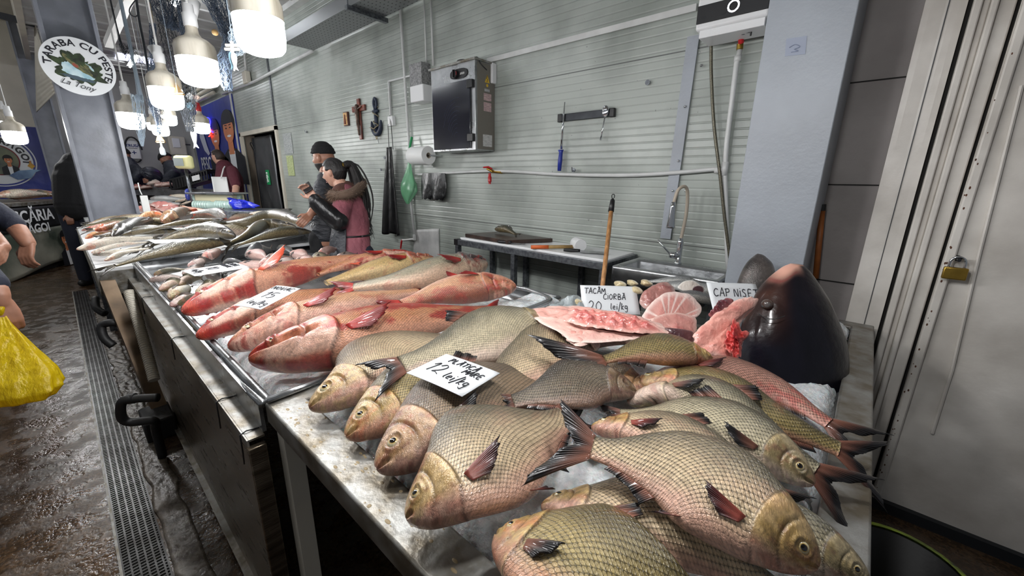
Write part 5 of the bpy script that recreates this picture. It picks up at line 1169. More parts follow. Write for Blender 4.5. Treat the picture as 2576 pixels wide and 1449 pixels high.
    if 'd' in fins:
        nb = 21; k = np.linspace(0, 1, nb); uu = np.array([.50, .62]) if kind != 'carp' else np.array([.40, .70])
        us_ = uu[0]+(uu[1]-uu[0])*k; base = [surf(x, .985, 1)*1.0 for x in us_]; dirs = []
        for x, a in zip(us_, k): c, t, dd_, nn, *_ = frame(x); q_ = dd_*math.cos(.9)+t*math.sin(.9)-nn*.1; dirs.append(q_/np.linalg.norm(q_))
        fin('dorsal_fin', base, dirs, L*(.13 if kind != 'carp' else .075)*(1-.62*k), frame(.55)[3], 11, .002)
    if 'a' in fins:
        nb = 25; k = np.linspace(0, 1, nb); uu = (.66, .90) if kind == 'bream' else (.74, .86); us_ = uu[0]+(uu[1]-uu[0])*k; base = [surf(x, -.985, 1) for x in us_]; dirs = []
        for x in us_: c, t, dd_, nn, *_ = frame(x); q_ = -dd_*math.cos(.8)+t*math.sin(.8)-nn*.05; dirs.append(q_/np.linalg.norm(q_))
        fin('anal_fin', base, dirs, L*.095*(1-.68*k**.6), frame(.78)[3], 14, .002)
    if eyes:
        for sd in ((1, -1) if both else (1,)):
            c, t, dd_, nn, tp_, bt_, wd_ = frame(ue); R = re*L*1.0; h_ = he
            p = surf(ue, h_, sd, 0); outw = nn*sd; ce = p-outw*R*.64
            n_, m_ = 26, 18; vs = []; cl = []
            iris = Sn(*(eyecol or ((214,204,168) if kind != 'bighead' else (226,214,180)))); ax_ = t; ay_ = dd_
            for i in range(m_+1):
                ph = PI*.62*i/m_
                for j in range(n_):
                    a = 2*PI*j/n_; vs.append(ce+outw*R*math.cos(ph)*1.02+(ax_*math.cos(a)+ay_*math.sin(a))*R*math.sin(ph))
                    pu = ph/(PI/2); c_ = Sn(8,8,10) if pu < .30 else (Sn(214,176,96)*.9 if pu < .37 else (iris*(.9+.10*math.sin(a*9)) if pu < .74 else (Sn(150,120,80) if pu < .82 else Sn(60,40,32))))
                    cl.append(c_)
            ff = [(i*n_+j, i*n_+(j+1) % n_, (i+1)*n_+(j+1) % n_, (i+1)*n_+j) for i in range(m_) for j in range(n_)]
            mesh_np('eye', np.array(vs)-o0, ff, None, np.clip(np.array(cl), 0, 1), M_['eye'], rt)
    return rt
AW = (-.66, .75, 0)     # away from the viewer along the table diagonal
LO = dict(res=(40, 22))

# ---------------------------------------------------------------- front table bream (nose, ..., tail root)
G = 'large bream heaped on the front table'
Z1, Z2, Z3 = .945, .985, 1.03
fish('bream', 'bream', [(-0.975, 0.326, 0.930), (-0.972, 0.458, 0.955), (-1.033, 0.637, 0.960), (-0.975, 0.875, 0.960)], AW, 'bream with a silvery head and closed lips, leftmost head of the front table', group=G, seed=11, high=1.0, fins='t', pal='bream', roll=20)
fish('bream', 'bream', [(-0.784, 1.135, 1.000), (-0.809, 0.921, 1.015), (-0.833, 0.700, 1.015), (-0.857, 0.527, 1.020)], AW, 'bream whose black tail hangs over the leftmost bream, head hidden', group=G, seed=12, high=1.0, fins='tad', pal='silver', tail_len=.20, eyes=False, tailtwist=-25, roll=20)
fish('bream', 'bream', [(-0.802, 0.337, 0.925), (-0.796, 0.483, 0.955), (-0.775, 0.649, 0.965), (-0.736, 0.858, 0.960)], AW, 'bream with an orange bloodstain around its eye, left of the price card corner', group=G, seed=13, high=1.15, fins='t', pal='olive', roll=20)
fish('bream', 'bream', [(-0.654, 0.329, 0.925), (-0.644, 0.466, 0.955), (-0.629, 0.643, 0.965), (-0.606, 0.889, 0.960)], AW, 'bream with a golden brown head and dark pectoral fin, nearest below the price card', group=G, seed=14, high=1.2, fins='tpd', pal='brown', pec_up=.35, roll=20)
fish('bream', 'bream', [(-0.493, 0.293, 0.940), (-0.460, 0.380, 0.985), (-0.445, 0.512, 0.990), (-0.429, 0.678, 0.980)], AW, 'biggest front bream with a wide pale flank, its nose over the steel rim', group=G, seed=15, high=1.5, thick=1.15, fins='tpva', pal='bream', pec_up=.25, pec_len=1.15, roll=16)
fish('bream', 'bream', [(-0.638, 1.173, 0.975), (-0.649, 0.947, 0.985), (-0.657, 0.751, 0.975), (-0.658, 0.615, 0.965)], AW, 'bream lying behind the price card, only its scaly flank showing', group=G, seed=16, high=1.05, fins='t', pal='bream', eyes=False, roll=20)
fish('bream', 'bream', [(-0.359, 0.889, 0.985), (-0.442, 0.830, 1.000), (-0.500, 0.721, 1.000), (-0.558, 0.639, 0.985)], AW, 'dark brown bream under the forked tail, flank rough with spots', group=G, seed=17, high=1.25, fins='ta', pal='dark', eyes=False, tail_open=.8, roll=20)
fish('bream', 'bream', [(-0.266, 1.189, 1.000), (-0.339, 1.091, 1.035), (-0.404, 0.998, 1.045), (-0.457, 0.893, 1.040)], AW, 'olive bream with a spread forked tail in mid pile, head under the pink collar', group=G, seed=18, high=.72, thick=1.1, fins='ta', pal='olive', eyes=False, tail_len=.62, tail_open=1.3, roll=30)
fish('bream', 'bream', [(-0.782, 0.931, 0.970), (-0.709, 1.079, 0.975), (-0.641, 1.178, 0.965), (-0.536, 1.278, 0.950)], AW, 'bream hidden under the pink fillet with its brown tail fin pointing left', group=G, seed=19, high=.8, fins='t', pal='brown', eyes=False, roll=20)
DR = (.75, .66, 0)
fish('bream', 'bream', [(0.036, 0.570, 1.020), (-0.039, 0.565, 1.045), (-0.155, 0.578, 1.050), (-0.283, 0.536, 1.055)], DR, 'broad pinkish bream across the right of the pile, its snout at the lower right edge', group=G, seed=20, high=1.3, thick=1.2, fins='tpva', pal='bream', pec_up=.1, tail_len=.36, tail_open=1.25, pec_len=1.0, roll=18)
fish('bream', 'bream', [(0.095, 0.662, 0.965), (0.022, 0.643, 0.985), (-0.073, 0.642, 0.980), (-0.162, 0.627, 0.965)], DR, 'bream half hidden beneath the broad pinkish bream, its eye at the bottom right corner', group=G, seed=21, high=1.0, fins='tp', pal='silver', pec_up=.1, roll=20)
fish('bream', 'bream', [(-0.378, 0.704, 0.965), (-0.271, 0.735, 0.990), (-0.148, 0.745, 1.000), (-0.042, 0.721, 0.985)], DR, 'bream facing left with a pale reddish cheek, its head beside the big forked tails', group=G, seed=22, high=0.9, fins='tpd', pal='bream', pec_up=.05, roll=20)
fish('bream', 'bream', [(0.018, 0.850, 0.955), (-0.086, 0.854, 0.985), (-0.227, 0.846, 0.990), (-0.350, 0.785, 0.975)], DR, 'silvery bream facing right with its snout on the ice near the right rim', group=G, seed=23, high=0.95, fins='tpd', pal='silver', pec_up=.2, roll=20)
fish('bream', 'bream', [(-0.372, 0.869, 0.960), (-0.252, 0.950, 0.985), (-0.098, 0.925, 0.975), (0.015, 0.910, 0.945)], DR, 'bream facing left with a yellow face, its tail fin reaching over the right rim', group=G, seed=24, high=0.9, fins='tpd', pal='silver', tail_len=.26, pec_up=.02, roll=20)
fish('bream', 'bream', [(-0.404, 0.965, 0.960), (-0.251, 1.043, 0.975), (-0.090, 1.015, 0.970), (0.046, 1.040, 0.940)], DR, 'golden brown bream facing left, second behind with an orange tail over the right rim', group=G, seed=25, high=.72, fins='ta', pal='olive', tail_len=.24, roll=20)
fish('bream', 'bream', [(-0.381, 1.047, 0.955), (-0.250, 1.151, 0.965), (-0.111, 1.208, 0.955), (0.022, 1.168, 0.930)], DR, 'pink bream lying just in front of the black fish head', group=G, seed=26, high=.72, fins='tpa', pal='pink', tail_len=.26, pec_up=.2, roll=20)
fish('bream', 'bream', [(-0.347, 0.366, 0.955), (-0.213, 0.373, 1.000), (-0.121, 0.392, 1.010), (-0.030, 0.416, 0.990)], (.6,.8,0), 'nearest bream at the bottom edge with a golden head and large open eye', group=G, seed=27, high=1.5, thick=1.15, fins='tpvd', pal='olive', pec_up=.0, size_scale=1.05, roll=14)
fish('bream', 'bream', [(-0.331, 0.459, 0.955), (-0.212, 0.514, 0.980), (-0.096, 0.535, 0.985), (0.005, 0.546, 0.965)], DR, 'bream with a yellowish head tucked behind the nearest bream', group=G, seed=28, high=1.0, fins='td', pal='bream', roll=20)
fish('bream', 'bream', [(-0.725, 0.741, 0.935), (-0.722, 0.962, 0.950), (-0.712, 1.161, 0.950), (-0.667, 1.349, 0.940)], AW, 'bream with brown scales deep in the pile behind the price card', group=G, seed=29, high=1.2, fins='', pal='brown', eyes=False, roll=20)
fish('bream', 'bream', [(-0.348, 0.969, 0.950), (-0.430, 0.944, 0.965), (-0.532, 0.945, 0.965), (-0.666, 0.974, 0.950)], AW, 'brown bream under the olive one, belly fins dark', group=G, seed=30, high=1.35, fins='a', pal='brown', eyes=False, roll=20)
# ---------------------------------------------------------------- middle tray: red and golden big headed fish
G = 'big headed fish laid across the tray'
fish('bighead_carp', 'bighead', [(-1.367, 0.303, 0.945), (-1.254, 0.510, 0.975), (-1.217, 0.811, 0.975), (-1.120, 1.132, 0.965)], AW, 'frontmost red bighead with a wide white cheek, snout over the tray edge', group=G, seed=31, roll=20, fins='tpv', pal='red', fincol='red', high=0.92, thick=1.0, pec_up=.35, tail_len=.13)
fish('bighead_carp', 'bighead', [(-1.520, 0.284, 0.945), (-1.538, 0.489, 0.975), (-1.542, 0.741, 0.985), (-1.568, 1.077, 0.975)], AW, 'second red bighead from the front, paler head with blue grey mottling', group=G, seed=32, roll=12, fins='tpv', pal='redlight', fincol='red', pec_up=.3, tail_len=.13, high=0.75, thick=0.9)
fish('bighead_carp', 'bighead', [(-1.738, 0.238, 0.935), (-1.787, 0.413, 0.960), (-1.837, 0.646, 0.965), (-1.887, 0.936, 0.955)], AW, 'third red bighead from the front, deep red face under the tilted price card', group=G, seed=33, roll=12, fins='t', pal='red', fincol='red', high=0.72, thick=0.85)
fish('bighead_carp', 'bighead', [(-2.065, 0.253, 0.950), (-2.209, 0.566, 0.985), (-2.320, 1.018, 1.010), (-2.259, 1.339, 1.030)], AW, 'fourth red bighead with a raised orange fin, nearest to the small carp', group=G, seed=44, roll=12, fins='tpa', pal='red', fincol='orange', high=0.56, thick=0.72, pec_up=.9, pec_len=.95, tail_len=.13)
fish('bighead_carp', 'bighead', [(-1.214, 1.402, 1.000), (-1.336, 1.281, 1.000), (-1.414, 1.101, 0.995), (-1.428, 0.897, 0.980)], (.6,-.7,0), 'pink bellied bighead facing the wall with two red fins up', group=G, seed=35, roll=-30, fins='tpv', pal='redlight', fincol='red', high=1.1, thick=1.15, pec_up=.4, eyes=False)
fish('bighead_carp', 'bighead', [(-1.629, 1.609, 1.020), (-1.624, 1.296, 1.030), (-1.660, 1.028, 1.015), (-1.782, 0.864, 0.995)], AW, 'bighead with a nearly black head pointing to the wall, silver flank', group=G, seed=36, roll=20, fins='tp', pal='darkback', fincol='red', high=0.85, thick=1.15, tail_len=.22, eyes=False)
fish('bighead_carp', 'bighead', [(-1.953, 1.483, 1.015), (-1.981, 1.234, 1.015), (-1.995, 0.997, 1.000), (-1.987, 0.821, 0.985)], AW, 'golden flanked bighead between the dark headed and the orange one', group=G, seed=37, roll=20, fins='p', pal='gold', fincol='red', high=0.8, thick=1.1, eyes=False, pec_up=.1)
fish('bighead_carp', 'bighead', [(-2.227, 1.494, 1.020), (-2.259, 1.296, 1.015), (-2.280, 1.095, 1.000), (-2.206, 0.874, 0.985)], AW, 'reddish bighead at the back of the tray with a dark red gill, partly hidden', group=G, seed=38, roll=15, fins='p', pal='red', fincol='red', high=0.6, eyes=False, pec_up=.1, thick=0.8)
# ---------------------------------------------------------------- middle tray: small crucian carp
G = 'small crucian carp in the back of the tray'
cr = [
 ((-3.256,0.784,0.945),(-3.513,1.078,0.945),'grey',1.2,'dark grey crucian with a humped back, topmost of the small fish'),
 ((-3.626,1.142,0.924),(-3.247,1.141,0.924),'grey',1,'dark grey crucian right behind the humped one'),
 ((-2.814,0.758,0.949),(-3.000,1.026,0.949),'crucpink',1,'pinkish crucian curved beside the humped grey one'),
 ((-3.029,0.681,0.927),(-2.761,0.852,0.927),'crucpink',1.1,'long pink crucian with a pale head pointing left'),
 ((-3.260,1.104,0.927),(-2.964,1.137,0.927),'crucpink',1,'small pink crucian behind the others near the back corner'),
 ((-3.162,0.648,0.939),(-2.954,0.752,0.939),'grey',1,'grey crucian lying behind the crucian price card'),
 ((-3.142,0.456,0.944),(-3.285,0.621,0.944),'cruc',1,'brown crucian half under the left side of the price card'),
 ((-3.423,0.579,0.930),(-3.730,0.791,0.930),'crucpink',1,'pale red crucian against the far tray wall'),
 ((-3.035,0.293,0.907),(-3.008,0.389,0.907),'cruc',1,'flat crucian by the left rim of the tray'),
 ((-2.731,0.276,0.914),(-2.817,0.380,0.914),'silver',1.2,'shiny round crucian near the left rim, upper one'),
 ((-2.475,0.267,0.917),(-2.678,0.380,0.917),'silver',1.2,'shiny round crucian near the left rim, lower one'),
 ((-2.780,0.345,0.914),(-2.886,0.472,0.914),'silver',1.2,'round bellied crucian under the price card corner'),
 ((-2.519,0.376,0.914),(-2.635,0.522,0.914),'silver',1.3,'round shiny crucian in front of the price card'),
 ((-2.364,0.256,0.908),(-2.471,0.382,0.908),'cruc',1,'crucian squeezed against the tray rim nearest the red fish'),
 ((-2.872,0.546,0.903),(-2.590,0.665,0.903),'grey',1,'crucian with a dark raised tail in front of the price card'),
 ((-2.662,0.608,0.929),(-2.693,0.720,0.929),'silver',1,'small silvery crucian right of the raised tail'),
 ((-2.676,0.726,0.931),(-2.684,0.873,0.931),'silver',1,'slim silver crucian beside the orange red fish'),
 ((-2.810,1.070,0.936),(-2.931,1.262,0.936),'silver',1.2,'shiny crucian close to the right tray wall'),
 ((-2.859,1.257,0.925),(-2.919,1.473,0.925),'cruc',1,'brown crucian near the back right of the tray'),
 ((-2.922,0.884,0.940),(-2.717,0.983,0.940),'cruc',1,'brown crucian under the curved pink one'),
 ((-2.885,1.009,0.947),(-2.614,1.042,0.947),'crucpink',1,'little pink crucian lying crosswise at the back'),
 ((-2.924,0.511,0.925),(-2.679,0.534,0.925),'cruc',1,'crucian peeking out under the front of the price card'),
 ((-3.349,0.839,0.949),(-2.996,0.884,0.949),'crucpink',0.9,'pink crucian wedged under the humped one'),
 ((-3.005,1.208,0.948),(-3.160,1.431,0.948),'crucpink',0.9,'reddish crucian against the back right corner'),
 ((-2.935,0.401,0.941),(-3.031,0.535,0.941),'cruc',1,'dark crucian left of the price card'),
 ((-3.083,0.312,0.931),(-3.126,0.422,0.931),'silver',1,'grey crucian touching the far left tray corner'),
 ((-2.356,0.426,0.922),(-2.444,0.551,0.922),'cruc',1,'crucian beside the raised orange fin'),
 ((-2.342,0.313,0.919),(-2.357,0.410,0.919),'silver',1.1,'pale crucian just behind the leftmost red snout'),
]
for i, (a, b, pl_, hi, lb) in enumerate(cr):
    rr = random.Random(i*7+1); a = V(a); b = V(b); d_ = (b-a); L_ = max(.17, min(.30, d_.length*.92)); m_ = (a+b)/2; d_.normalize(); a = m_-d_*L_/2; b = m_+d_*L_/2
    mid = m_+V(0,0,.012)+V(-d_.y,d_.x,0)*.015*(rr.random()-.5)
    fish('crucian_carp', 'bream', [a, mid, b], AW if rr.random() < .75 else (.66,-.75,0), lb, group=G, pal=pl_, seed=100+i, res=(56,26), thick=1.5, high=hi*.88, roll=rr.uniform(5,40), fins='tp', fincol='cruc', size_scale=.62, pec_up=.1, tail_len=.16)

# ================================================================ cut pieces, heads, cards
def catc(P, k=6):
    P = [np.array(p, float) for p in P]; n = len(P); o = []
    for i in range(n):
        p0, p1, p2, p3 = P[i-1], P[i], P[(i+1) % n], P[(i+2) % n]
        for j in range(k):
            t = j/k; o.append(.5*(2*p1+(p2-p0)*t+(2*p0-5*p1+4*p2-p3)*t*t+(3*p1-p0-3*p2+p3)*t**3))
    return np.array(o)
def lens(name, outline, nrm, bulge, under, colf, seed=1, label=None, cat=None, group=None, parent=None, jag=.03, nz=.1, nr=16, k=7, mat=None, solidcenter=None, freq=30.):
    O = catc(outline, k); n = len(O); c = O.mean(0) if solidcenter is None else np.array(solidcenter); N = np.array(nrm, float); N /= np.linalg.norm(N); vs = []; cl = []
    sz = np.linalg.norm(O-c, axis=1).mean(); rg = np.random.RandomState(seed); jj = 1+jag*npn(O[:, 0]*60, O[:, 1]*60, O[:, 2]*60, seed)
    for sgn in (1, -1):
        for i in range(nr+1):
            r = i/nr; r_ = r**.8
            P = c+(O-c)*(r_*(1+(jj-1)*r))[:, None]; h = (bulge if sgn > 0 else -under)*(1-r_**2.6)**.6 if r < 1 else 0
            nn = npn(P[:, 0]*freq, P[:, 1]*freq, P[:, 2]*freq, seed+2); P = P+N*(h+bulge*nz*nn*(1-r**4)*(1 if sgn > 0 else 0))[:, None]
            th = np.arange(n)/n; vs.append(P); cl.append(colf(np.full(n, r), th, nn, sgn, P))
    V_ = np.concatenate(vs); C_ = np.clip(np.concatenate(cl), 0, 1); m = (nr+1)*n; f = []
    for sgn in (0, 1):
        for i in range(nr):
            for j in range(n):
                q = (sgn*m+i*n+j, sgn*m+i*n+(j+1) % n, sgn*m+(i+1)*n+(j+1) % n, sgn*m+(i+1)*n+j); f.append(q if sgn else q[::-1])
    if parent is None: o0 = np.array([c[0], c[1], V_[:, 2].min()])
    else: o0 = np.array(parent_world(parent))
    o = mesh_np(name, V_-o0, f, None, C_, mat or M_['flesh'], parent)
    if parent is None: o.location = o0
    return tag(o, label, cat, group)
def mixf(a, b, t): return a*(1-t[:, None])+b*t[:, None]
def flesh(a=(206,140,132), b=(178,62,62), w=(226,192,180), stripes=0, red=.5, edge=True, dark=None):
    a, b, w = Sn(*a), Sn(*b), Sn(*w)
    def f(r, th, nn, sgn, P):
        c = mixf(np.broadcast_to(a, (len(r), 3)), b, np.clip((nn+.2)*1.2, 0, 1)*red)
        if stripes: c = mixf(c, w, (np.sin(th*stripes*2*PI) > .80)*1.0*(r > .15))
        if edge: c = mixf(c, w, sm(.7, .97, r)*.8)
        if dark is not None and sgn < 0: c = np.broadcast_to(Sn(*dark), (len(r), 3))*(1+.2*nn[:, None])
        return c
    return f
G = 'trimmings for soup behind the bream'
fr = root('fillet', (-0.591, 1.080, 1.050), 'long open pink fillet with a ragged red edge across the top of the bream', 'fillet')
lens('fillet_body', [(-0.853, 1.029, 1.045), (-0.814, 1.086, 1.060), (-0.719, 1.160, 1.070), (-0.587, 1.176, 1.075), (-0.483, 1.194, 1.075), (-0.411, 1.171, 1.070), (-0.386, 1.122, 1.065), (-0.440, 1.045, 1.060), (-0.515, 0.949, 1.055), (-0.560, 0.898, 1.050), (-0.646, 0.959, 1.045), (-0.751, 1.005, 1.040)], (0,-.25,1), .016, .012, flesh((212,158,146),red=.3, dark=(96,74,40)), 3, parent=fr, jag=.05, nz=.9, nr=22, k=10)
lens('red_ridge', [(-0.671, 1.025, 1.085), (-0.632, 1.094, 1.090), (-0.524, 1.106, 1.095), (-0.435, 1.140, 1.085), (-0.388, 1.111, 1.075), (-0.438, 1.037, 1.080), (-0.526, 0.987, 1.085), (-0.604, 0.981, 1.080)], (0,-.3,1), .014, .008, flesh((208,132,122),(176,66,66),(224,178,166), red=.75), 4, parent=fr, jag=.16, nz=1.3, nr=18, k=10, freq=70)
lens('pale_flap', [(-0.765, 0.979, 1.060), (-0.696, 1.006, 1.070), (-0.581, 0.989, 1.075), (-0.477, 1.017, 1.070), (-0.408, 1.080, 1.066), (-0.463, 0.991, 1.062), (-0.552, 0.903, 1.058), (-0.635, 0.933, 1.058)], (0,-.3,1), .008, .004, flesh((220,178,166),(200,130,124),(232,206,196), red=.5), 5, parent=fr, jag=.06, nz=1., nr=14, k=8)
fn = root('belly_piece', (-0.472, 1.420, 1.035), 'ribbed fan shaped pink belly piece beside the soup card', 'cut fish')
lens('ribbed_flap', [(-0.541, 1.312, 1.021), (-0.541, 1.369, 1.062), (-0.526, 1.435, 1.094), (-0.493, 1.495, 1.102), (-0.443, 1.534, 1.087), (-0.403, 1.528, 1.049), (-0.404, 1.464, 1.026), (-0.460, 1.388, 1.031), (-0.504, 1.336, 1.033)], (.3,-.9,.45), .018, .012, flesh((206,150,140),(190,110,104),(234,212,204), stripes=15, red=.4), 6, parent=fn, jag=.03, nz=.25, solidcenter=(-0.467, 1.375, 1.014))
lens('meat_slab', [(-0.499, 1.303, 1.043), (-0.450, 1.392, 1.054), (-0.392, 1.423, 1.039), (-0.370, 1.375, 1.006), (-0.366, 1.326, 0.976), (-0.408, 1.297, 0.996), (-0.470, 1.275, 1.011)], (.2,-.8,.55), .018, .02, flesh((196,138,128),(160,70,70),(226,190,178), red=.6), 7, parent=fn, jag=.06, nz=.6)
lens('dark_skin', [(-0.448, 1.279, 1.025), (-0.395, 1.325, 1.023), (-0.368, 1.345, 1.011), (-0.363, 1.316, 0.975), (-0.399, 1.290, 0.995)], (.2,-.8,.55), .010, .006, flesh((96,62,64),(58,34,44),(130,96,90), red=.7), 8, parent=fn, jag=.04, nz=.4)
cl = root('gill_collar', (-0.278, 1.343, 1.034), 'ragged pink gill collar of the black fish, hanging left of its head', 'cut fish')
lens('collar_meat', [(-0.321, 1.213, 0.972), (-0.339, 1.259, 1.027), (-0.330, 1.321, 1.064), (-0.308, 1.380, 1.096), (-0.280, 1.443, 1.122), (-0.244, 1.492, 1.132), (-0.225, 1.501, 1.110), (-0.244, 1.459, 1.080), (-0.249, 1.400, 1.046), (-0.226, 1.385, 1.022), (-0.222, 1.335, 0.991), (-0.235, 1.289, 0.972), (-0.278, 1.241, 0.985)], (-.1,-.85,.5), .03, .02, flesh((222,156,142),(196,66,64),(236,196,184), red=.6), 9, parent=cl, jag=.10, nz=.6, nr=22, k=9)
lens('red_tissue', [(-0.259, 1.278, 1.021), (-0.258, 1.338, 1.067), (-0.241, 1.363, 1.076), (-0.216, 1.366, 1.044), (-0.220, 1.335, 1.025), (-0.209, 1.310, 1.004), (-0.219, 1.277, 0.976), (-0.236, 1.273, 1.007)], (-.1,-.85,.5), .020, .02, flesh((206,70,66),(166,22,30),(230,130,120), red=.8), 10, parent=cl, jag=.45, nz=1.3, nr=18, k=10, freq=80)
lens('purple_gill', [(-0.331, 1.356, 1.085), (-0.325, 1.386, 1.114), (-0.303, 1.437, 1.125), (-0.275, 1.456, 1.109), (-0.285, 1.412, 1.089), (-0.306, 1.374, 1.073)], (-.1,-.85,.5), .024, .02, flesh((128,66,72),(88,34,48),(170,104,104), red=.8), 12, parent=cl, jag=.3, nz=1., freq=90)
def upright(name, rows, depth, ratio, colf, label, cat, seed=1, mat=None, n=56, lean=0.0, bow=0.0):
    """a head standing on its cut: rows of (left point, right point) from the cut upwards"""
    rows2 = []; m = len(rows); A = np.array([r[0] for r in rows]); B = np.array([r[1] for r in rows]); t = np.linspace(0, m-1, 64); i0 = np.arange(m)
    def cr(Q, t):
        o = []
        for x in t:
            i = min(int(x), m-2); f = x-i; p1, p2 = Q[i], Q[i+1]; p0 = Q[i-1] if i else p1*2-p2; p3 = Q[i+2] if i+2 < m else p2*2-p1
            o.append(.5*(2*p1+(p2-p0)*f+(2*p0-5*p1+4*p2-p3)*f*f+(3*p1-p0-3*p2+p3)*f**3))
        return np.array(o)
    A, B = cr(A, t), cr(B, t); C = (A+B)/2; hw = np.linalg.norm(B-A, axis=1)/2; ax = (B-A)/(2*hw[:, None]); fw = np.cross(np.array([0, 0, 1.]), ax); fw /= np.linalg.norm(fw, axis=1)[:, None]
    th = np.linspace(-PI, PI, n+1)[:-1]; V_ = []; Cc = []
    ss = np.linspace(0, 1, len(C))
    for i in range(len(C)):
        ca, sa = np.cos(th), np.sin(th); rx = hw[i]*np.sign(ca)*np.abs(ca)**.9; ry = hw[i]*ratio*np.sign(sa)*np.abs(sa)**.9
        P = C[i]+ax[i]*rx[:, None]+fw[i]*ry[:, None]; nn = npn(P[:, 0]*22, P[:, 1]*22, P[:, 2]*22, seed); rad = P-C[i]
        P = P+rad*(.015*nn)[:, None]; V_.append(P); Cc.append(colf(np.full(n, ss[i]), th, nn, P))
    V_ = np.concatenate(V_); Cc = np.clip(np.concatenate(Cc), 0, 1); N0 = len(C); f = [(i*n+j, i*n+(j+1) % n, (i+1)*n+(j+1) % n, (i+1)*n+j) for i in range(N0-1) for j in range(n)]
    f.append(tuple(range(n-1, -1, -1))); f.append(tuple((N0-1)*n+j for j in range(n)))
    uv = np.stack([V_[:, 2]/.006, (V_[:, 0]+V_[:, 1])/.006], -1)
    rt = root(name, tuple([C[0][0], C[0][1], C[0][2]]), label, cat); mesh_np('head_skin', V_-np.array(rt.location), f, uv, np.concatenate([Cc, np.zeros((len(Cc), 1))], 1), mat or M_['skin'], rt)
    return rt, C, ax, fw, hw
M_['blackskin'] = vcol_mat('black_wet_skin', .3, coat=.25, spec=.2, bump=.2, bs=40)
def blackc(s, th, nn, P):
    c = np.broadcast_to(Sn(16,15,24), (len(s), 3))*(1+.5*nn[:, None]); left = sm(-.35, -.9, np.cos(th)); front = sm(-.2, .9, -np.sin(th))
    c = mixf(c, Sn(80,50,36), left*sm(.3, .5, s)*sm(.95, .6, s)*(.5+.4*nn)); c = mixf(c, Sn(38,28,28), front*.3*sm(.5, .75, s)*(.5+.5*nn))
    lipm = sm(.80, .97, s+.10*left+.02*nn)*sm(.25, -.35, np.cos(th)); c = mixf(c, Sn(206,156,138), lipm)
    ln = np.exp(-((s+.10*left-.855)/.012)**2)*sm(.0, -.5, np.cos(th)); c = mixf(c, Sn(120,60,56), ln*.8)
    c = mixf(c, Sn(196,150,130), sm(.97, 1.0, s)*.8)
    return c
rt, C, ax, fw, hw = upright('cut_fish', [((-0.198, 1.435, 0.845), (0.028, 1.715, 0.818)), ((-0.219, 1.446, 0.889), (0.020, 1.737, 0.858)), ((-0.231, 1.466, 0.953), (0.009, 1.752, 0.926)), ((-0.235, 1.486, 1.018), (-0.010, 1.757, 0.988)), ((-0.233, 1.524, 1.081), (-0.038, 1.745, 1.059)), ((-0.228, 1.561, 1.132), (-0.068, 1.740, 1.120)), ((-0.212, 1.599, 1.178), (-0.099, 1.725, 1.171)), ((-0.189, 1.641, 1.217), (-0.124, 1.709, 1.210)), ((-0.172, 1.668, 1.232), (-0.142, 1.697, 1.229))], 1.35, .62, blackc, 'huge glossy black fish head standing on its cut, mouth pointing up', 'fish head', seed=5, mat=M_['blackskin'])
ey = V((-0.194, 1.488, 1.116)); 
mb = MB(); d_ = (V(0,0,1.5)-ey).normalized(); e0 = V((-0.197, 1.506, 1.114))
MB().lathe([(.0,.003),(.007,.003),(.011,.001),(.015,-.004),(.018,-.012)], e0, d_, 26, cap=False).build('eye_socket', pm('socket_skin', S(70,54,48), .25, coat=.7), rt, smooth=True)
MB().lathe([(0,.0055),(.005,.005),(.008,.0035),(.010,.001)], e0, d_, 20, cap=False).build('eye', pm('clouded_eye', S(86,80,78), .1, coat=1), rt, smooth=True)
mb = MB(); mb.tube([(-0.215, 1.497, 1.078), (-0.192, 1.476, 1.075), (-0.165, 1.480, 1.077), (-0.142, 1.497, 1.089)], .0015, 6, smooth=4); mb.build('skin_crease', M_['rubber'], rt)
def greyc(s, th, nn, P):
    c = mixf(np.broadcast_to(Sn(84,76,72), (len(s), 3)), Sn(44,38,36), np.clip(nn+.4, 0, 1)); return mixf(c, Sn(150,140,130), sm(.5, .9, npn(P[:, 0]*120, P[:, 1]*120, P[:, 2]*120, 8))*.5)
upright('cut_fish', [((-0.382, 1.955, 0.953), (-0.256, 2.067, 0.956)), ((-0.383, 1.984, 1.036), (-0.264, 2.091, 1.038)), ((-0.379, 2.012, 1.102), (-0.274, 2.106, 1.104)), ((-0.368, 2.041, 1.155), (-0.291, 2.108, 1.153)), ((-0.352, 2.066, 1.185), (-0.316, 2.097, 1.181)), ((-0.345, 2.075, 1.194), (-0.329, 2.089, 1.191))], 1.8, .8, greyc, 'small pointed grey fish head standing behind the price card', 'fish head', seed=9)
# cut fish in the back row
G = 'cut fish heaped at the back of the front table'
fish('cut_fish', 'slim', [(-0.422, 2.058, 0.980), (-0.530, 1.999, 1.000), (-0.662, 1.995, 1.000), (-0.766, 1.953, 0.980)], AW, 'silver scaled cut fish lying at the back left of the small grey head', group=G, pal='silverblk', seed=60, high=1.3, thick=1.3, roll=15, fins='', eyes=False)
fish('cut_fish', 'slim', [(-0.455, 1.936, 0.970), (-0.533, 1.833, 1.010), (-0.616, 1.817, 1.000)], AW, 'grey mottled piece of fish right behind the ribbed belly piece', group=G, pal='grey', seed=61, high=1.6, thick=1.6, roll=20, fins='', eyes=False)
fish('cut_fish', 'slim', [(-0.590, 2.135, 1.000), (-0.685, 2.055, 1.010), (-0.814, 2.013, 0.990)], AW, 'dark backed fish in the rear of the heap, near the sink', group=G, pal='silverblk', seed=62, high=1.3, thick=1.3, roll=10, fins='', eyes=False)
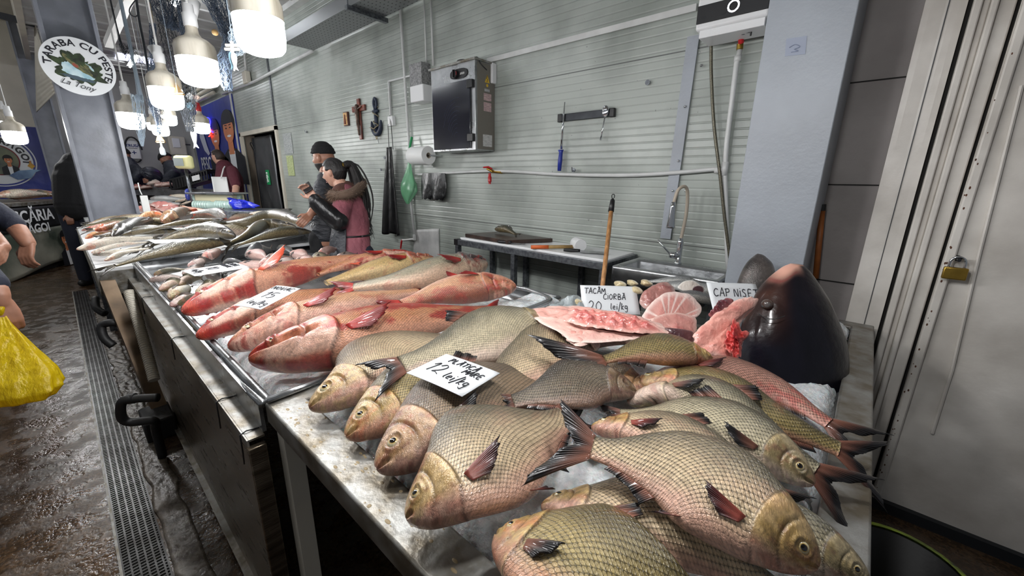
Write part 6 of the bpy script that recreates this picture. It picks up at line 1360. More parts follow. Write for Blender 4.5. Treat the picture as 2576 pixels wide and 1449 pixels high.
lens('fish_head_piece', [(-0.687, 1.637, 1.013), (-0.669, 1.706, 1.046), (-0.626, 1.777, 1.059), (-0.578, 1.754, 1.030), (-0.567, 1.691, 0.982), (-0.621, 1.611, 0.970), (-0.667, 1.601, 0.980)], (0,-.7,.7), .04, .05, flesh((176,120,112),(140,70,70),(206,170,160), red=.7), 13, 'round pinkish grey fish head piece right beside the soup card', 'cut fish', G, jag=.05, nz=.3)
lens('fish_slice', [(-0.605, 1.854, 1.029), (-0.592, 1.888, 1.053), (-0.558, 1.920, 1.057), (-0.533, 1.934, 1.036), (-0.544, 1.891, 1.019), (-0.578, 1.859, 1.015)], (.2,-.9,.3), .01, .03, flesh((224,214,204),(180,150,140),(240,236,230), red=.3), 14, 'white cut end of a fish tail in the back row', 'cut fish', G, jag=.05)
lens('fish_slice', [(-0.546, 1.866, 1.031), (-0.536, 1.893, 1.043), (-0.513, 1.912, 1.040), (-0.500, 1.902, 1.018), (-0.513, 1.872, 1.006), (-0.534, 1.856, 1.013)], (.3,-.9,.2), .006, .03, flesh((70,40,44),(40,20,26),(206,196,190), red=.6), 15, 'dark hollow cut fish end in the back row', 'cut fish', G, jag=.05)
for k, (p, q) in enumerate([((-0.813, 1.685, 1.034), .030), ((-0.773, 1.724, 1.042), .026), ((-0.716, 1.749, 1.048), .028), ((-0.728, 1.675, 1.025), .03), ((-0.895, 1.442, 0.984), .03)]):
    lens('cream_chunk', [tuple(V(p)+V(q*math.cos(a)*(1+.2*math.sin(a*3+k)), 0, q*.6*math.sin(a))) for a in [i*PI/4 for i in range(8)]], (0,-1,.2), q*.8, q, flesh((206,190,150),(170,140,100),(230,222,200), red=.5), 30+k, ['yellowish chunk just right of the broom handle','yellowish cream chunk in the gap above the soup card','pale cream chunk beside the round pinkish head piece','cream chunk tucked behind the soup card','pale rounded lump at the left edge of the soup card'][k], 'cut fish', G, jag=.05, nz=.4)
cb_ = root('clear_bag', (-0.931, 1.404, 0.966), 'crumpled clear plastic sheet left of the soup card', 'bag')
lens('bag_film', [(-0.948, 1.322, 0.972), (-0.955, 1.405, 0.988), (-0.927, 1.490, 1.001), (-0.874, 1.474, 0.981), (-0.843, 1.410, 0.958), (-0.877, 1.325, 0.961)], (0,-.5,.8), .02, .01, lambda r, th, nn, s, P: np.broadcast_to(Sn(150,158,160), (len(r), 3))*(1+.3*nn[:, None]), 50, parent=cb_, jag=.2, nz=1.2)

def card(bl, br, tl, label, lines, seed=1, thick=.0012, r=.0013, tr=None, name='price_card'):
    bl, br, tl = V(bl), V(br), V(tl); x = (br-bl); y = (tl-bl); w, h = x.length, y.length; x.normalize(); y = (y-x*y.dot(x)).normalized(); n = x.cross(y)
    rt = root(name, (bl+br)/2, label, 'price card')
    mb = MB(); mb.grid(lambda u, v: tuple(bl+x*w*u+y*h*v+n*.002*math.sin(u*PI)), 10, 6); mb.build('card_board', M_['card'], rt, solid=thick, smooth=True)
    handwrite([(s, a*w, b*h, c*h, sl) for (s, a, b, c, sl) in lines], bl+n*.0022, x, y, M_['ink'], 'handwriting', rt, r)
    return rt
card((-0.784, 0.494, 1.035), (-0.599, 0.514, 1.035), (-0.782, 0.633, 1.035), 'white price card lying on the bream pile reading 12 lei per kilo', [('PLĂTICĂ',.22,.74,.15,0),('MARE',.60,.56,.15,0),('12',.12,.28,.32,.02),('lei/kg',.46,.24,.22,-.05)])
card((-0.850, 1.427, 0.946), (-0.670, 1.612, 0.938), (-0.902, 1.501, 1.048), 'upright white price card reading 20 lei per kilo beside the broom handle', [('TACÂM',.06,.70,.19,0),('CIORBĂ',.38,.50,.19,0),('20',.10,.10,.32,0),('lei/kg',.48,.14,.22,.02)], r=.0016)
card((-0.384, 1.639, 1.002), (-0.235, 1.795, 0.993), (-0.412, 1.733, 1.101), 'white sturgeon head price card half hidden behind the black fish head', [('CAP NISET',.08,.56,.24,0),('25',.25,.10,.26,0)], r=.0016)
card((-1.644, 0.350, 1.050), (-1.546, 0.403, 1.045), (-1.658, 0.545, 1.070), 'white price card tilted across the red bighead fish', [('NOVAC',.08,.80,.13,0),('15',.25,.42,.24,0),('lei/kg',.2,.12,.16,0)])
card((-2.791, 0.376, 0.990), (-2.608, 0.403, 0.985), (-2.960, 0.587, 0.995), 'small white price card on the crucian carp in the tray', [('CARAS',.08,.82,.10,0),('DUNARE',.08,.68,.09,0),('10',.25,.36,.20,0),('lei/kg',.2,.12,.13,0)], r=.0018)
card((-4.077, 0.389, 1.020), (-3.904, 0.412, 1.010), (-4.902, 0.707, 1.040), 'plain looking white price card on the dark carp counter', [('lile/l',.1,.7,.10,0),('il/el',.2,.4,.10,0)], r=.0012)
# ================================================================ dark carp and pale fish on the second counter
G = 'fish on the dark carp counter'
CT = 'carp'
for i, (nm, kd, pts, pl_, kw, lb) in enumerate([
 ('carp','carp',[(-3.749, 0.852, 1.000), (-3.701, 0.585, 1.000), (-3.646, 0.362, 0.970), (-3.587, 0.162, 0.930)],'carp',dict(high=.62,thick=.75),'long dark carp nearest the tray, its round head by the rim'),
 ('carp','carp',[(-3.735, 0.881, 1.040), (-4.095, 0.771, 1.060), (-4.124, 0.591, 1.040), (-4.083, 0.393, 0.970)],'carp',dict(high=.75,thick=.85),'dark carp under the plain white price card'),
 ('carp','carp',[(-3.949, 1.502, 1.070), (-4.717, 1.492, 1.100), (-4.703, 1.189, 1.050), (-4.981, 0.978, 1.010)],'carp',dict(high=.44,thick=.6),'topmost dark carp arched at the right end of the counter'),
 ('carp','carp',[(-3.926, 1.411, 1.060), (-4.074, 1.213, 1.080), (-3.772, 0.982, 1.040), (-3.599, 0.804, 1.000)],'carp',dict(high=.52,thick=.7),'dark carp second from the top at the right end'),
 ('carp','carp',[(-3.703, 1.452, 1.030), (-3.680, 1.238, 1.050), (-3.627, 1.038, 1.030), (-3.584, 0.856, 0.990)],'carp',dict(high=.62,thick=.8),'dark carp lying lowest along the right tray wall'),
 ('carp','carp',[(-5.355, 0.658, 1.050), (-5.811, 0.905, 1.080), (-5.797, 1.121, 1.070), (-5.502, 1.205, 1.040)],'brown',dict(high=.8,thick=.9,fincol='orange'),'scaly brown carp with an orange tail fin at the back of the counter'),
 ('carp','carp',[(-4.831, 0.248, 0.980), (-5.232, 0.411, 1.030), (-5.589, 0.599, 1.040), (-5.464, 0.738, 1.020)],'carp',dict(high=.62,thick=.8),'dark carp slanting down to the left in the middle of the counter'),
 ('carp','carp',[(-5.761, 0.740, 1.070), (-5.884, 0.641, 1.080), (-5.634, 0.481, 1.040)],'orange',dict(high=.8,thick=.9),'orange brown carp below the steel post foot'),
 ('carp','carp',[(-5.039, 1.073, 1.060), (-5.095, 0.844, 1.050), (-4.918, 0.572, 1.030), (-4.978, 0.367, 0.990)],'carp',dict(high=.3,thick=.45),'thin dark fish stretched above the pale price card'),
 ('carp','slim',[(-4.726, 0.296, 1.000), (-4.714, 0.439, 1.030), (-4.845, 0.620, 1.040)],'carp',dict(high=1.0,thick=1.0),'narrow dark fish pointing left beside the white card'),
 ('pike','slim',[(-4.400, 0.017, 0.950), (-4.544, 0.219, 0.980), (-4.470, 0.467, 0.990)],'pale',dict(high=.9,thick=.95),'pale long fish whose snout sticks out farthest over the aisle'),
 ('pike','slim',[(-4.226, 0.085, 0.940), (-4.325, 0.246, 0.970), (-4.283, 0.406, 0.980)],'pale',dict(high=.75,thick=.8),'pale long fish just in front of the farthest reaching one'),
 ('pike','slim',[(-4.187, 0.087, 0.930), (-4.073, 0.212, 0.950), (-4.197, 0.360, 0.960)],'pale',dict(high=.7,thick=.8),'third pale long fish with a brown head'),
 ('pike','slim',[(-3.841, 0.127, 0.930), (-3.957, 0.253, 0.960), (-3.971, 0.377, 0.970)],'pale',dict(high=.9,thick=.9),'pale long fish lowest of the row, touching the dark carp'),
 ('carp','carp',[(-5.225, 0.090, 0.940), (-5.291, 0.164, 0.970), (-5.351, 0.303, 0.990)],'orange',dict(high=.9,thick=1.0),'small orange faced carp at the aisle edge of the counter'),
 ('carp','carp',[(-5.997, 0.093, 0.940), (-5.959, 0.257, 0.980), (-5.942, 0.473, 1.000)],'pink',dict(high=.6,thick=.8),'pinkish carp at the aisle edge behind the orange faced one'),
 ('carp','carp',[(-5.068, 0.162, 1.020), (-5.290, 0.308, 1.040), (-5.470, 0.463, 1.030)],'orange',dict(high=.7,thick=.9),'brown orange carp lying on top of the aisle side group'),
 ('carp','slim',[(-6.417, 0.139, 0.950), (-6.426, 0.318, 0.990), (-6.359, 0.529, 1.000)],'pale',dict(high=1.0,thick=1.0),'pale fish in the back of the aisle side group'),
 ('carp','slim',[(-6.906, 0.223, 0.950), (-6.920, 0.417, 0.980), (-6.756, 0.618, 0.980)],'silver',dict(high=1.0,thick=1.0),'silver fish at the foot of the steel post, left side'),
 ('carp','carp',[(-5.009, 1.127, 1.100), (-5.510, 1.107, 1.120), (-5.606, 0.943, 1.100)],'silverblk',dict(high=.6,thick=.8),'slim dark backed fish arched behind the orange tailed carp'),
 ('carp','carp',[(-5.424, 1.544, 1.040), (-5.280, 1.304, 1.050), (-5.152, 1.124, 1.040)],'brown',dict(high=.8,thick=.9),'brown carp half hidden behind the arched dark carp'),
 ('carp','carp',[(-4.798, 1.077, 1.050), (-4.672, 0.888, 1.050), (-4.762, 0.751, 1.030)],'carp',dict(high=.7,thick=.9),'black backed carp between the card and the orange tail'),
]):
    kw2 = dict(roll=28, fins='td', fincol='carp', res=(64,30), seed=200+i, pec_up=.1, thick=1., high=1.); kw2.update(kw)
    fish(nm, kd, pts, AW, lb, group=G, pal=pl_, **kw2)
rr = random.Random(77)
ORD = ['first','second','third','fourth','fifth','sixth','seventh','eighth','ninth','tenth','eleventh','twelfth','thirteenth','fourteenth']
for i in range(12):
    x = -6.75+.19*i; y = .35+1.2*rr.random(); a = rr.uniform(-.5,.5); L_ = .5+.15*rr.random(); d_ = V(math.sin(a)*.8,math.cos(a),0)*L_/2; c_ = V(x,y,.955+.02*rr.random())
    fish('carp', 'carp', [c_+d_, c_+V(0,0,.03), c_-d_], AW, ['dark','brown','silvery'][i%3]+' carp deep in the carp counter heap, '+ORD[i]+' counted from the steel post', group='carp deep in the heap', pal=['carp','brown','silver'][i%3], seed=300+i, res=(44,22), high=.8, thick=1.0, roll=25, fins='t', fincol='carp', eyes=False)
# third counter
G = 'fish on the counter behind the steel post'
for i, (nm, kd, pts, pl_, lb) in enumerate([
 ('carp','slim',[(-8.574, 0.835, 1.078), (-8.213, 1.016, 1.077), (-7.830, 1.219, 1.083)],'silverblk','long dark fish on the far counter beside the post'),
 ('carp','slim',[(-8.737, 0.986, 1.129), (-8.402, 1.148, 1.139), (-8.042, 1.326, 1.131)],'silverblk','black and white fish lying above the long dark one'),
 ('carp','slim',[(-8.806, 1.206, 1.141), (-8.481, 1.366, 1.169), (-8.202, 1.470, 1.158)],'pale','pale fish at the back of the far counter'),
 ('carp','slim',[(-8.166, 1.203, 1.098), (-8.057, 1.314, 1.136), (-8.115, 1.416, 1.175)],'silver','silver fish standing slanted on the far counter'),
 ('carp','slim',[(-7.827, 1.217, 1.071), (-7.745, 1.305, 1.114), (-7.674, 1.380, 1.145)],'pale','pale fish beside the scale pole'),
 ('carp','slim',[(-8.969, 0.183, 1.008), (-8.784, 0.195, 0.971), (-8.580, 0.219, 0.925)],'pale','pale fish left of the post on the far counter'),
]):
    fish(nm, kd, pts, AW, lb, group=G, pal=pl_, seed=240+i, res=(40,20), roll=25, fins='t', thick=1., high=.8, eyes=False)
for k, (u, lb) in enumerate([((-8.053, 0.856, 1.008),'pink fillet at the foot of the post'), ((-7.808, 0.923, 0.979),'streaky white and red fillet in front of the far counter'), ((-7.662, 1.066, 1.016),'pink fillet in the middle of the far counter'), ((-7.418, 1.138, 0.999),'orange pink fillet beside the scale foot'), ((-7.871, 1.035, 1.058),'pale pink fillet on top of the fillet heap')]):
    c_ = V(u); lens('fillet', [tuple(c_+V(.22*math.cos(a)*(1+.2*math.sin(a*2+k)), .17*math.sin(a), .02*math.sin(a*3))) for a in [i*PI/5 for i in range(10)]], (0,-.2,1), .045, .02, flesh((214,150,140),(190,90,84),(232,200,190), red=.6), 70+k, lb, 'fillet', 'fillets on the counter behind the post', jag=.15, nz=.8, nr=8, k=4, freq=14)
sk_ = root('skewer', (-7.565, 1.001, 0.979), 'thin dark stick poking out of the far fillets', 'stick'); MB().tube([(-7.853, 0.927, 1.097), (-7.454, 0.958, 0.972)], .006, 6).build('stick_rod', M_['black'], sk_)
# fish on the chopping board
fish('carp', 'carp', [(-2.33,2.40,1.10),(-2.2,2.39,1.115),(-2.06,2.36,1.09)], (0,1,0), 'small dark fish lying on the dark chopping board', pal='carp', seed=260, res=(50,26), high=.9, thick=1.3, roll=30, fins='td', fincol='carp')

# ================================================================ people
def head_shape(c, fwd, up, s=1., push=None, nu=60, nv=46):
    """closed head surface; push(x,y,z) offsets the surface outwards (metres, unscaled)"""
    f = V(fwd).normalized(); u = V(up); u = (u-f*u.dot(f)).normalized(); l = u.cross(f); c = V(c); vs = []; fs = []
    for i in range(nv+1):
        ph = PI*i/nv
        for j in range(nu):
            t = 2*PI*j/nu; x, y, z = math.sin(ph)*math.cos(t), math.sin(ph)*math.sin(t), math.cos(ph)
            X, Y, Z = x*.096, y*.076, z*.118
            if Z < 0:
                k = (-Z/.118); Y *= 1-.30*k**1.6; 
                if X < 0: X *= 1-.42*k
            if X > 0: X *= .94
            if X < 0 and Z > 0: X *= 1.08
            g = lambda a, b: math.exp(-(a/b)**2)
            if x > 0:
                X += .026*g(Y, .012)*g(Z+.018, .018)+.013*g(Y, .011)*g(Z-.012, .028)
                X += .007*g(Z-.036, .013)*g(Y, .05)
                X -= .011*g(abs(Y)-.031, .015)*g(Z-.016, .012)
                X += .008*g(Y, .024)*g(Z+.048, .006)+.007*g(Y, .022)*g(Z+.063, .006)-.004*g(Y, .026)*g(Z+.0555, .003)
                X += .012*g(Y, .026)*g(Z+.094, .018)
                X += .004*g(abs(Y)-.042, .018)*g(Z+.022, .02)
            if push:
                q = push(X, Y, Z); n = V(x/.096, y/.076, z/.118).normalized(); X += n.x*q; Y += n.y*q; Z += n.z*q
            vs.append(c+f*X*s+l*Y*s+u*Z*s)
    for i in range(nv):
        for j in range(nu): fs.append((i*nu+j, (i+1)*nu+j, (i+1)*nu+(j+1) % nu, i*nu+(j+1) % nu))
    return vs, fs, f, l, u
def limb(mb, pts, rs, n=12):
    mb.tube(pts, rs, n, smooth=4)
    mb.sphere(pts[0], rs[0]*.99, 12, 8); mb.sphere(pts[-1], rs[-1]*.99, 12, 8)
def hand(mb, wrist, d, side, s=1., curl=.6):
    """palm with four bent fingers and a thumb; d points along the hand, side towards the thumb"""
    w = V(wrist); d = V(d).normalized(); sd = V(side); sd = (sd-d*sd.dot(d)).normalized(); pn = d.cross(sd)
    for k in (-1.5, -.5, .5, 1.5):
        mb.tube([w+sd*k*.012*s, w+d*.045*s+sd*k*.017*s, w+d*.085*s+sd*k*.019*s], [.016*s, .015*s, .011*s], 8)
        L_ = (.062, .074, .078, .07)[int(k+1.5)]*s; b = w+d*.085*s+sd*k*.019*s; a1, a2 = curl*.8, curl*1.9
        p1 = b+(d*math.cos(a1)+pn*math.sin(a1))*L_*.5; p2 = p1+(d*math.cos(a2)+pn*math.sin(a2))*L_*.5
        mb.tube([b, p1, p2], [.0095*s, .0088*s, .007*s], 8); mb.sphere(p2, .0075*s, 8, 6)
    b = w+d*.025*s+sd*.022*s; p1 = b+(d*.6+sd*.75+pn*.25).normalized()*.04*s; p2 = p1+(d*.9+sd*.1+pn*.5).normalized()*.032*s
    mb.tube([b, p1, p2], [.013*s, .0105*s, .008*s], 8); mb.sphere(p2, .0085*s, 8, 6)
def face_bits(c, f, l, u, s, rt, lips=(150,90,84), brow=(26,20,18), beard=None):
    c = V(c)
    for sg in (1, -1):
        e = c+f*.0765*s+l*sg*.031*s+u*.0155*s
        MB().sphere(e, .0122*s, 14, 10).build('eye', M_['eyewhite'], rt, smooth=True)
        MB().sphere(e+f*.0085*s-u*.001*s, .0056*s, 10, 8).build('pupil', M_['black'], rt, smooth=True)
        mb = MB(); mb.tube([e+f*.010*s+u*.018*s-l*sg*.014*s, e+f*.013*s+u*.022*s, e+f*.004*s+u*.017*s+l*sg*.018*s], [.0022*s, .003*s, .0014*s], 6, smooth=4); mb.build('eyebrow', M_['hair'], rt, smooth=True)
        mb = MB(); mb.tube([e+f*.009*s+u*.0075*s-l*sg*.011*s, e+f*.0125*s+u*.0095*s, e+f*.004*s+u*.005*s+l*sg*.013*s], .0014*s, 6, smooth=4); mb.build('eyelashes', M_['hair'], rt, smooth=True)
    mb = MB()
    for dz in (-.0495, -.0615): mb.tube([c+f*.0845*s+u*dz*s-l*.021*s+f*(-.010*s), c+f*.0925*s+u*dz*s, c+f*.0745*s+u*dz*s+l*.021*s], [.002*s, .0046*s, .002*s], 8, smooth=4)
    mb.build('lips', pm('lips', S(*lips), .4), rt, smooth=True)
M_['eyewhite'] = pm('eye_white', S(214,208,200), .15, coat=.5)
M_['hair'] = pm('dark_hair', S(22,18,18), .42, bscale=60, bstr=.6, stretch=(5,5,.4))
M_['skin1'] = pm('skin_light', S(196,152,132), .5, sss=.15, nscale=30, namt=.12)
M_['skin2'] = pm('skin_tan', S(160,114,92), .5, sss=.15, nscale=30, namt=.15)
M_['beanie'] = pm('black_knit', S(14,14,16), .9, bscale=140, bstr=.6, stretch=(1,1,.3))
def hood_tail(): pass
PX = .001007  # metres per photo pixel at one metre
# ---- woman in the pink jacket
wo = root('person', (-2.940, 1.320, -0.270), 'woman in pink fur collared jacket with a long black ponytail, looking at her phone', 'person')
wo.location.z = 0
hc = V((-3.397, 1.573, 1.536)); fw_ = V(-.80,-.58,-.20); upv = V(-.12,-.08,1)
mb = MB(); vs, fs, f, l, u = head_shape(hc, fw_, upv, .96); mb.add(vs, fs)
for sg in (1, -1): mb.sphere(hc+l*sg*.072-f*.006+u*.002, .026, 12, 8, (.7,.7,1.15))
limb(mb, [hc-f*.02-u*.07, (-3.304, 1.597, 1.377), (-3.278, 1.608, 1.267)], [.052,.055,.10])
limb(mb, [(-3.278, 1.608, 1.267), (-3.239, 1.596, 1.138), (-3.174, 1.560, 0.881)], [.11,.11,.13])
g0 = V(wo.location); hipz = V((-3.174, 1.560, 0.881))
for q in (-1, 1): limb(mb, [hipz+V(.05*q,.06*q,0), V(hipz.x+.05*q,hipz.y+.07*q,.5), V(hipz.x+.05*q,hipz.y+.07*q,.08), V(hipz.x+.05*q-.09,hipz.y+.07*q-.07,.03)], [.085,.06,.045,.035])
limb(mb, [(-3.188, 1.542, 1.322), (-3.123, 1.437, 1.180), (-3.192, 1.327, 1.312), (-3.210, 1.308, 1.342)], [.05,.045,.035,.028])
hand(mb, (-3.210, 1.308, 1.342), V((-3.243, 1.277, 1.413))-V((-3.210, 1.308, 1.342)), (-.5,-.5,.4), .95, .75)
limb(mb, [(-3.393, 1.701, 1.309), (-3.374, 1.595, 1.162), (-3.306, 1.419, 1.273)], [.05,.045,.035])
mb.build('body', M_['skin1'], wo, remesh=.0045, smoothit=1)
face_bits(hc, f, l, u, .96, wo)
def ss_(a, b, x): t = min(1., max(0., (x-a)/(b-a))); return t*t*(3-2*t)
def hp(X, Y, Z):
    edge = .034-.9*max(0, .015-Z) if Z < .06 else .034+(Z-.06)*3
    m_ = ss_(edge+.010, edge-.006, X)*ss_(-.075, -.055, Z); ear = ss_(.055, .062, abs(Y))*ss_(-.045, -.03, Z)*ss_(.028, .015, Z)*ss_(-.03, -.015, X); m_ *= 1-ear
    return -.016+m_*(.029+.0015*math.sin(Y*400+Z*90))
mb = MB(); vs, fs, *_ = head_shape(hc, fw_, upv, .96, hp, 90, 70); mb.add(vs, fs); mb.build('hair', M_['hair'], wo, smooth=True)
mb = MB(); rr = random.Random(2)
b0 = hc-f*.095+u*.045
mb.tube([b0, V((-3.342, 1.699, 1.597)), V((-3.282, 1.721, 1.435)), V((-3.225, 1.711, 1.266)), V((-3.183, 1.698, 1.129))], [.026,.040,.042,.034,.014], 12, smooth=5)
for k in range(90):
    o = V(rr.gauss(0,.016), rr.gauss(0,.016), rr.gauss(0,.010)); e_ = V(rr.gauss(0,.03), rr.gauss(0,.03), rr.uniform(-.14,.03))
    mb.tube([b0+o*.5, V((-3.342, 1.699, 1.597))+o, V((-3.282, 1.721, 1.435))+o*1.6, V((-3.223, 1.709, 1.260))+o*1.6, V((-3.175, 1.695, 1.103))+e_], [.006,.008,.008,.006,.0012], 5, smooth=4)
mb.build('ponytail', M_['hair'], wo, smooth=True)
mb = MB(); mb.lathe([(.016,-.008),(.024,0),(.016,.008)], b0-f*.006, f, 14); mb.build('hair_clip', M_['brass'], wo)
mb = MB()
limb(mb, [(-3.308, 1.605, 1.370), (-3.273, 1.612, 1.267), (-3.226, 1.602, 1.122), (-3.203, 1.593, 1.042), (-3.165, 1.556, 0.848)], [.09,.135,.142,.128,.15], 20)
limb(mb, [(-3.211, 1.554, 1.336), (-3.157, 1.486, 1.247), (-3.118, 1.441, 1.180), (-3.124, 1.414, 1.194)], [.075,.076,.07,.06], 16)
limb(mb, [(-3.388, 1.726, 1.325), (-3.395, 1.683, 1.224), (-3.394, 1.605, 1.160)], [.07,.07,.06], 16)
M_['pink'] = pm('pink_jacket', S(150,86,96), .75, bscale=9, bstr=.8, nscale=5, c2=S(120,66,76), bdist=.04)
mb.build('jacket', M_['pink'], wo, remesh=.009, smoothit=3)
mb = MB(); limb(mb, [(-3.119, 1.438, 1.174), (-3.150, 1.377, 1.234), (-3.190, 1.326, 1.306), (-3.203, 1.316, 1.330)], [.082,.070,.062,.052], 18); limb(mb, [(-3.374, 1.595, 1.162), (-3.329, 1.478, 1.224), (-3.294, 1.405, 1.280)], [.06,.052,.046], 14)
mb.build('protective_sleeves', M_['gloss'], wo, remesh=.008, smoothit=2)
mb = MB(); fp = [(-3.244, 1.457, 1.378), (-3.158, 1.473, 1.365), (-3.120, 1.553, 1.380), (-3.201, 1.676, 1.418), (-3.324, 1.779, 1.468), (-3.451, 1.784, 1.487)]
mb.tube(fp, [.030,.036,.038,.038,.034,.026], 14, smooth=5); mb.build('fur_core', pm('fur_core', S(96,78,66), .95), wo, smooth=True)
mb = MB(); rr = random.Random(8); F_ = [V(p) for p in fp]
for k in range(2600):
    t = rr.random()*4.98; i = int(t); p = F_[i].lerp(F_[i+1], t-i); a = V(rr.gauss(0,1), rr.gauss(0,1), rr.gauss(-.25,1)).normalized(); p0 = p+a*.026; p1 = p+a*(.052+.028*rr.random())+V(0,0,-.012); sdv = a.cross(V(rr.random(),rr.random(),rr.random())).normalized()*.0022
    mb.add([p0-sdv, p0+sdv, p1], [(0,1,2)])
mb.build('fur_trim', pm('fur_hair', S(140,116,96), .9, nscale=30, c2=S(80,62,52)), wo, smooth=False)
mb = MB(); limb(mb, [(-3.281, 1.540, 1.391), (-3.336, 1.636, 1.408), (-3.365, 1.723, 1.414)], [.055,.07,.06], 14); mb.build('hood_lining', pm('brown_hood', S(84,54,46), .9, bscale=30, bstr=.5), wo, remesh=.01, smoothit=2)
hx = V((-3.224, 1.591, 1.090)); hb = V((-3.173, 1.549, 0.848))
def apf(u_, v_):
    a = math.radians(128+u_*190); c_ = hx.lerp(hb, v_); r_ = .150+.02*v_; wv = 1+.03*math.sin(u_*17+v_*6)+.02*math.sin(u_*31)
    return (c_.x+r_*wv*math.cos(a), c_.y+r_*wv*math.sin(a), c_.z+.015)
mb = MB(); mb.grid(apf, 40, 16); mb.build('apron', pm('grey_apron', S(52,54,60), .55, bscale=10, bstr=.9, bdist=.03, nscale=5, c2=S(34,36,42)), wo, solid=.006, smooth=True)
mb = MB(); kn = V((-3.104, 1.598, 1.045)); mb.tube([hx+V(.155*math.cos(t), .155*math.sin(t), -.05) for t in [k*2*PI/24 for k in range(25)]], .008, 6); mb.tube([kn, kn+V(.01,-.01,-.07), kn+V(.02,0,-.13)], .008, 6, smooth=3); mb.build('apron_tie', M_['black'], wo, smooth=True)
mb = MB()
for q in (-1, 1): limb(mb, [hipz+V(.05*q,.06*q,0), V(hipz.x+.05*q,hipz.y+.07*q,.5), V(hipz.x+.05*q,hipz.y+.07*q,.1)], [.10,.075,.06])
mb.build('trousers', M_['navy'], wo, remesh=.012, smoothit=2)
ph = root('phone', (-3.227, 1.270, 1.431), 'black mobile phone held up by the woman in pink', 'phone')
a, b = V((-3.262, 1.274, 1.451)), V((-3.204, 1.277, 1.396)); MB().bar(a, b, .07, .009, up=(.6,-.7,.3)).build('phone_body', M_['black'], ph, bevel=.003)
# ---- man behind her
mn = root('person', (-3.580, 1.420, -0.150), 'bearded man in a black beanie and dark padded jacket behind the woman', 'person'); mn.location.z = 0
hc = V((-3.930, 1.731, 1.669)); fw_ = V(-.82,-.55,-.06); upv = V(0,0,1)
mb = MB(); vs, fs, f, l, u = head_shape(hc, fw_, upv, 1.02); mb.add(vs, fs)
for sg in (1, -1): mb.sphere(hc+l*sg*.076-f*.006+u*.002, .027, 12, 8, (.7,.7,1.15))
limb(mb, [hc-f*.02-u*.07, (-3.897, 1.728, 1.507), (-3.877, 1.728, 1.380)], [.06,.062,.11]); limb(mb, [(-3.877, 1.728, 1.380), (-3.829, 1.691, 1.161), (-3.781, 1.653, 0.942)], [.12,.12,.13])
limb(mb, [(-3.774, 1.639, 1.419), (-3.703, 1.549, 1.264), (-3.677, 1.488, 1.223), (-3.663, 1.443, 1.181)], [.06,.05,.04,.031]); hand(mb, (-3.663, 1.443, 1.181), V((-3.634, 1.388, 1.148))-V((-3.663, 1.443, 1.181)), (-.3,-.5,.6), 1.0, .7)
hz = V((-3.781, 1.653, 0.942))
for q in (-1, 1): limb(mb, [hz+V(.05*q,.07*q,0), V(hz.x+.05*q,hz.y+.08*q,.5), V(hz.x+.05*q,hz.y+.08*q,.08), V(hz.x+.05*q-.1,hz.y+.08*q-.07,.03)], [.09,.065,.05,.04])
mb.build('body', M_['skin2'], mn, remesh=.005, smoothit=1); face_bits(hc, f, l, u, 1.02, mn, lips=(130,80,72))
mb = MB(); vs, fs, *_ = head_shape(hc, fw_, upv, 1.02, lambda X,Y,Z: -.012+.017*ss_(-.030, -.044, Z+.3*max(0,X-.075))*ss_(-.035,-.02,X)*(1-ss_(.024,.018,abs(Y))*ss_(-.074,-.068,Z)*ss_(-.040,-.050,Z)*0), 80, 60); mb.add(vs, fs); mb.build('beard', M_['hair'], mn, smooth=True)
mb = MB(); vs, fs, *_ = head_shape(hc+V(0,0,.006), fw_, upv, 1.02, lambda X,Y,Z: (.020+.012*max(0,Z-.05)/.06+.0015*math.sin(Z*300)) if Z > .034-.35*X*0+.0 and Z > .038+.12*min(0,X) else -.02, 80, 60); mb.add(vs, fs)
mb.build('beanie', M_['beanie'], mn, smooth=True)
M_['puffer'] = pm('dark_padded', S(46,48,54), .6, bscale=6, bstr=1., bdist=.05, stretch=(1,1,3.5), nscale=8, c2=S(30,32,38))
mb = MB(); limb(mb, [(-3.903, 1.728, 1.482), (-3.873, 1.725, 1.361), (-3.832, 1.694, 1.179), (-3.791, 1.664, 0.996)], [.09,.165,.17,.16], 20); limb(mb, [(-3.774, 1.639, 1.419), (-3.712, 1.567, 1.298), (-3.687, 1.511, 1.235)], [.085,.075,.062], 14)
for k in range(6): mb.tube([V((-3.875, 1.732, 1.387))+V(.172*math.cos(t),.172*math.sin(t),-.055*k) for t in [j*2*PI/20 for j in range(21)]], .022, 8)
mb.build('padded_jacket', M_['puffer'], mn, remesh=.010, smoothit=3)
mb = MB()
for q in (-1, 1): limb(mb, [hz+V(.05*q,.07*q,0), V(hz.x+.05*q,hz.y+.08*q,.5), V(hz.x+.05*q,hz.y+.08*q,.1)], [.11,.085,.07])
mb.build('trousers', M_['blackcloth'], mn, remesh=.013, smoothit=2)
scs = root('scissors', (-3.477, 1.356, 1.136), 'steel scissors sticking up at the end of the carp counter', 'scissors'); mb = MB(); mb.tube([(-3.499, 1.322, 1.096), (-3.521, 1.387, 1.137)], [.003,.008], 8); q = V((-3.506, 1.391, 1.111)); mb.tube([q+V(.02*math.cos(t),.012*math.sin(t),.022*math.sin(t)) for t in [k*.52 for k in range(13)]], .004, 6); mb.build('scissor_blades', M_['steel'], scs)

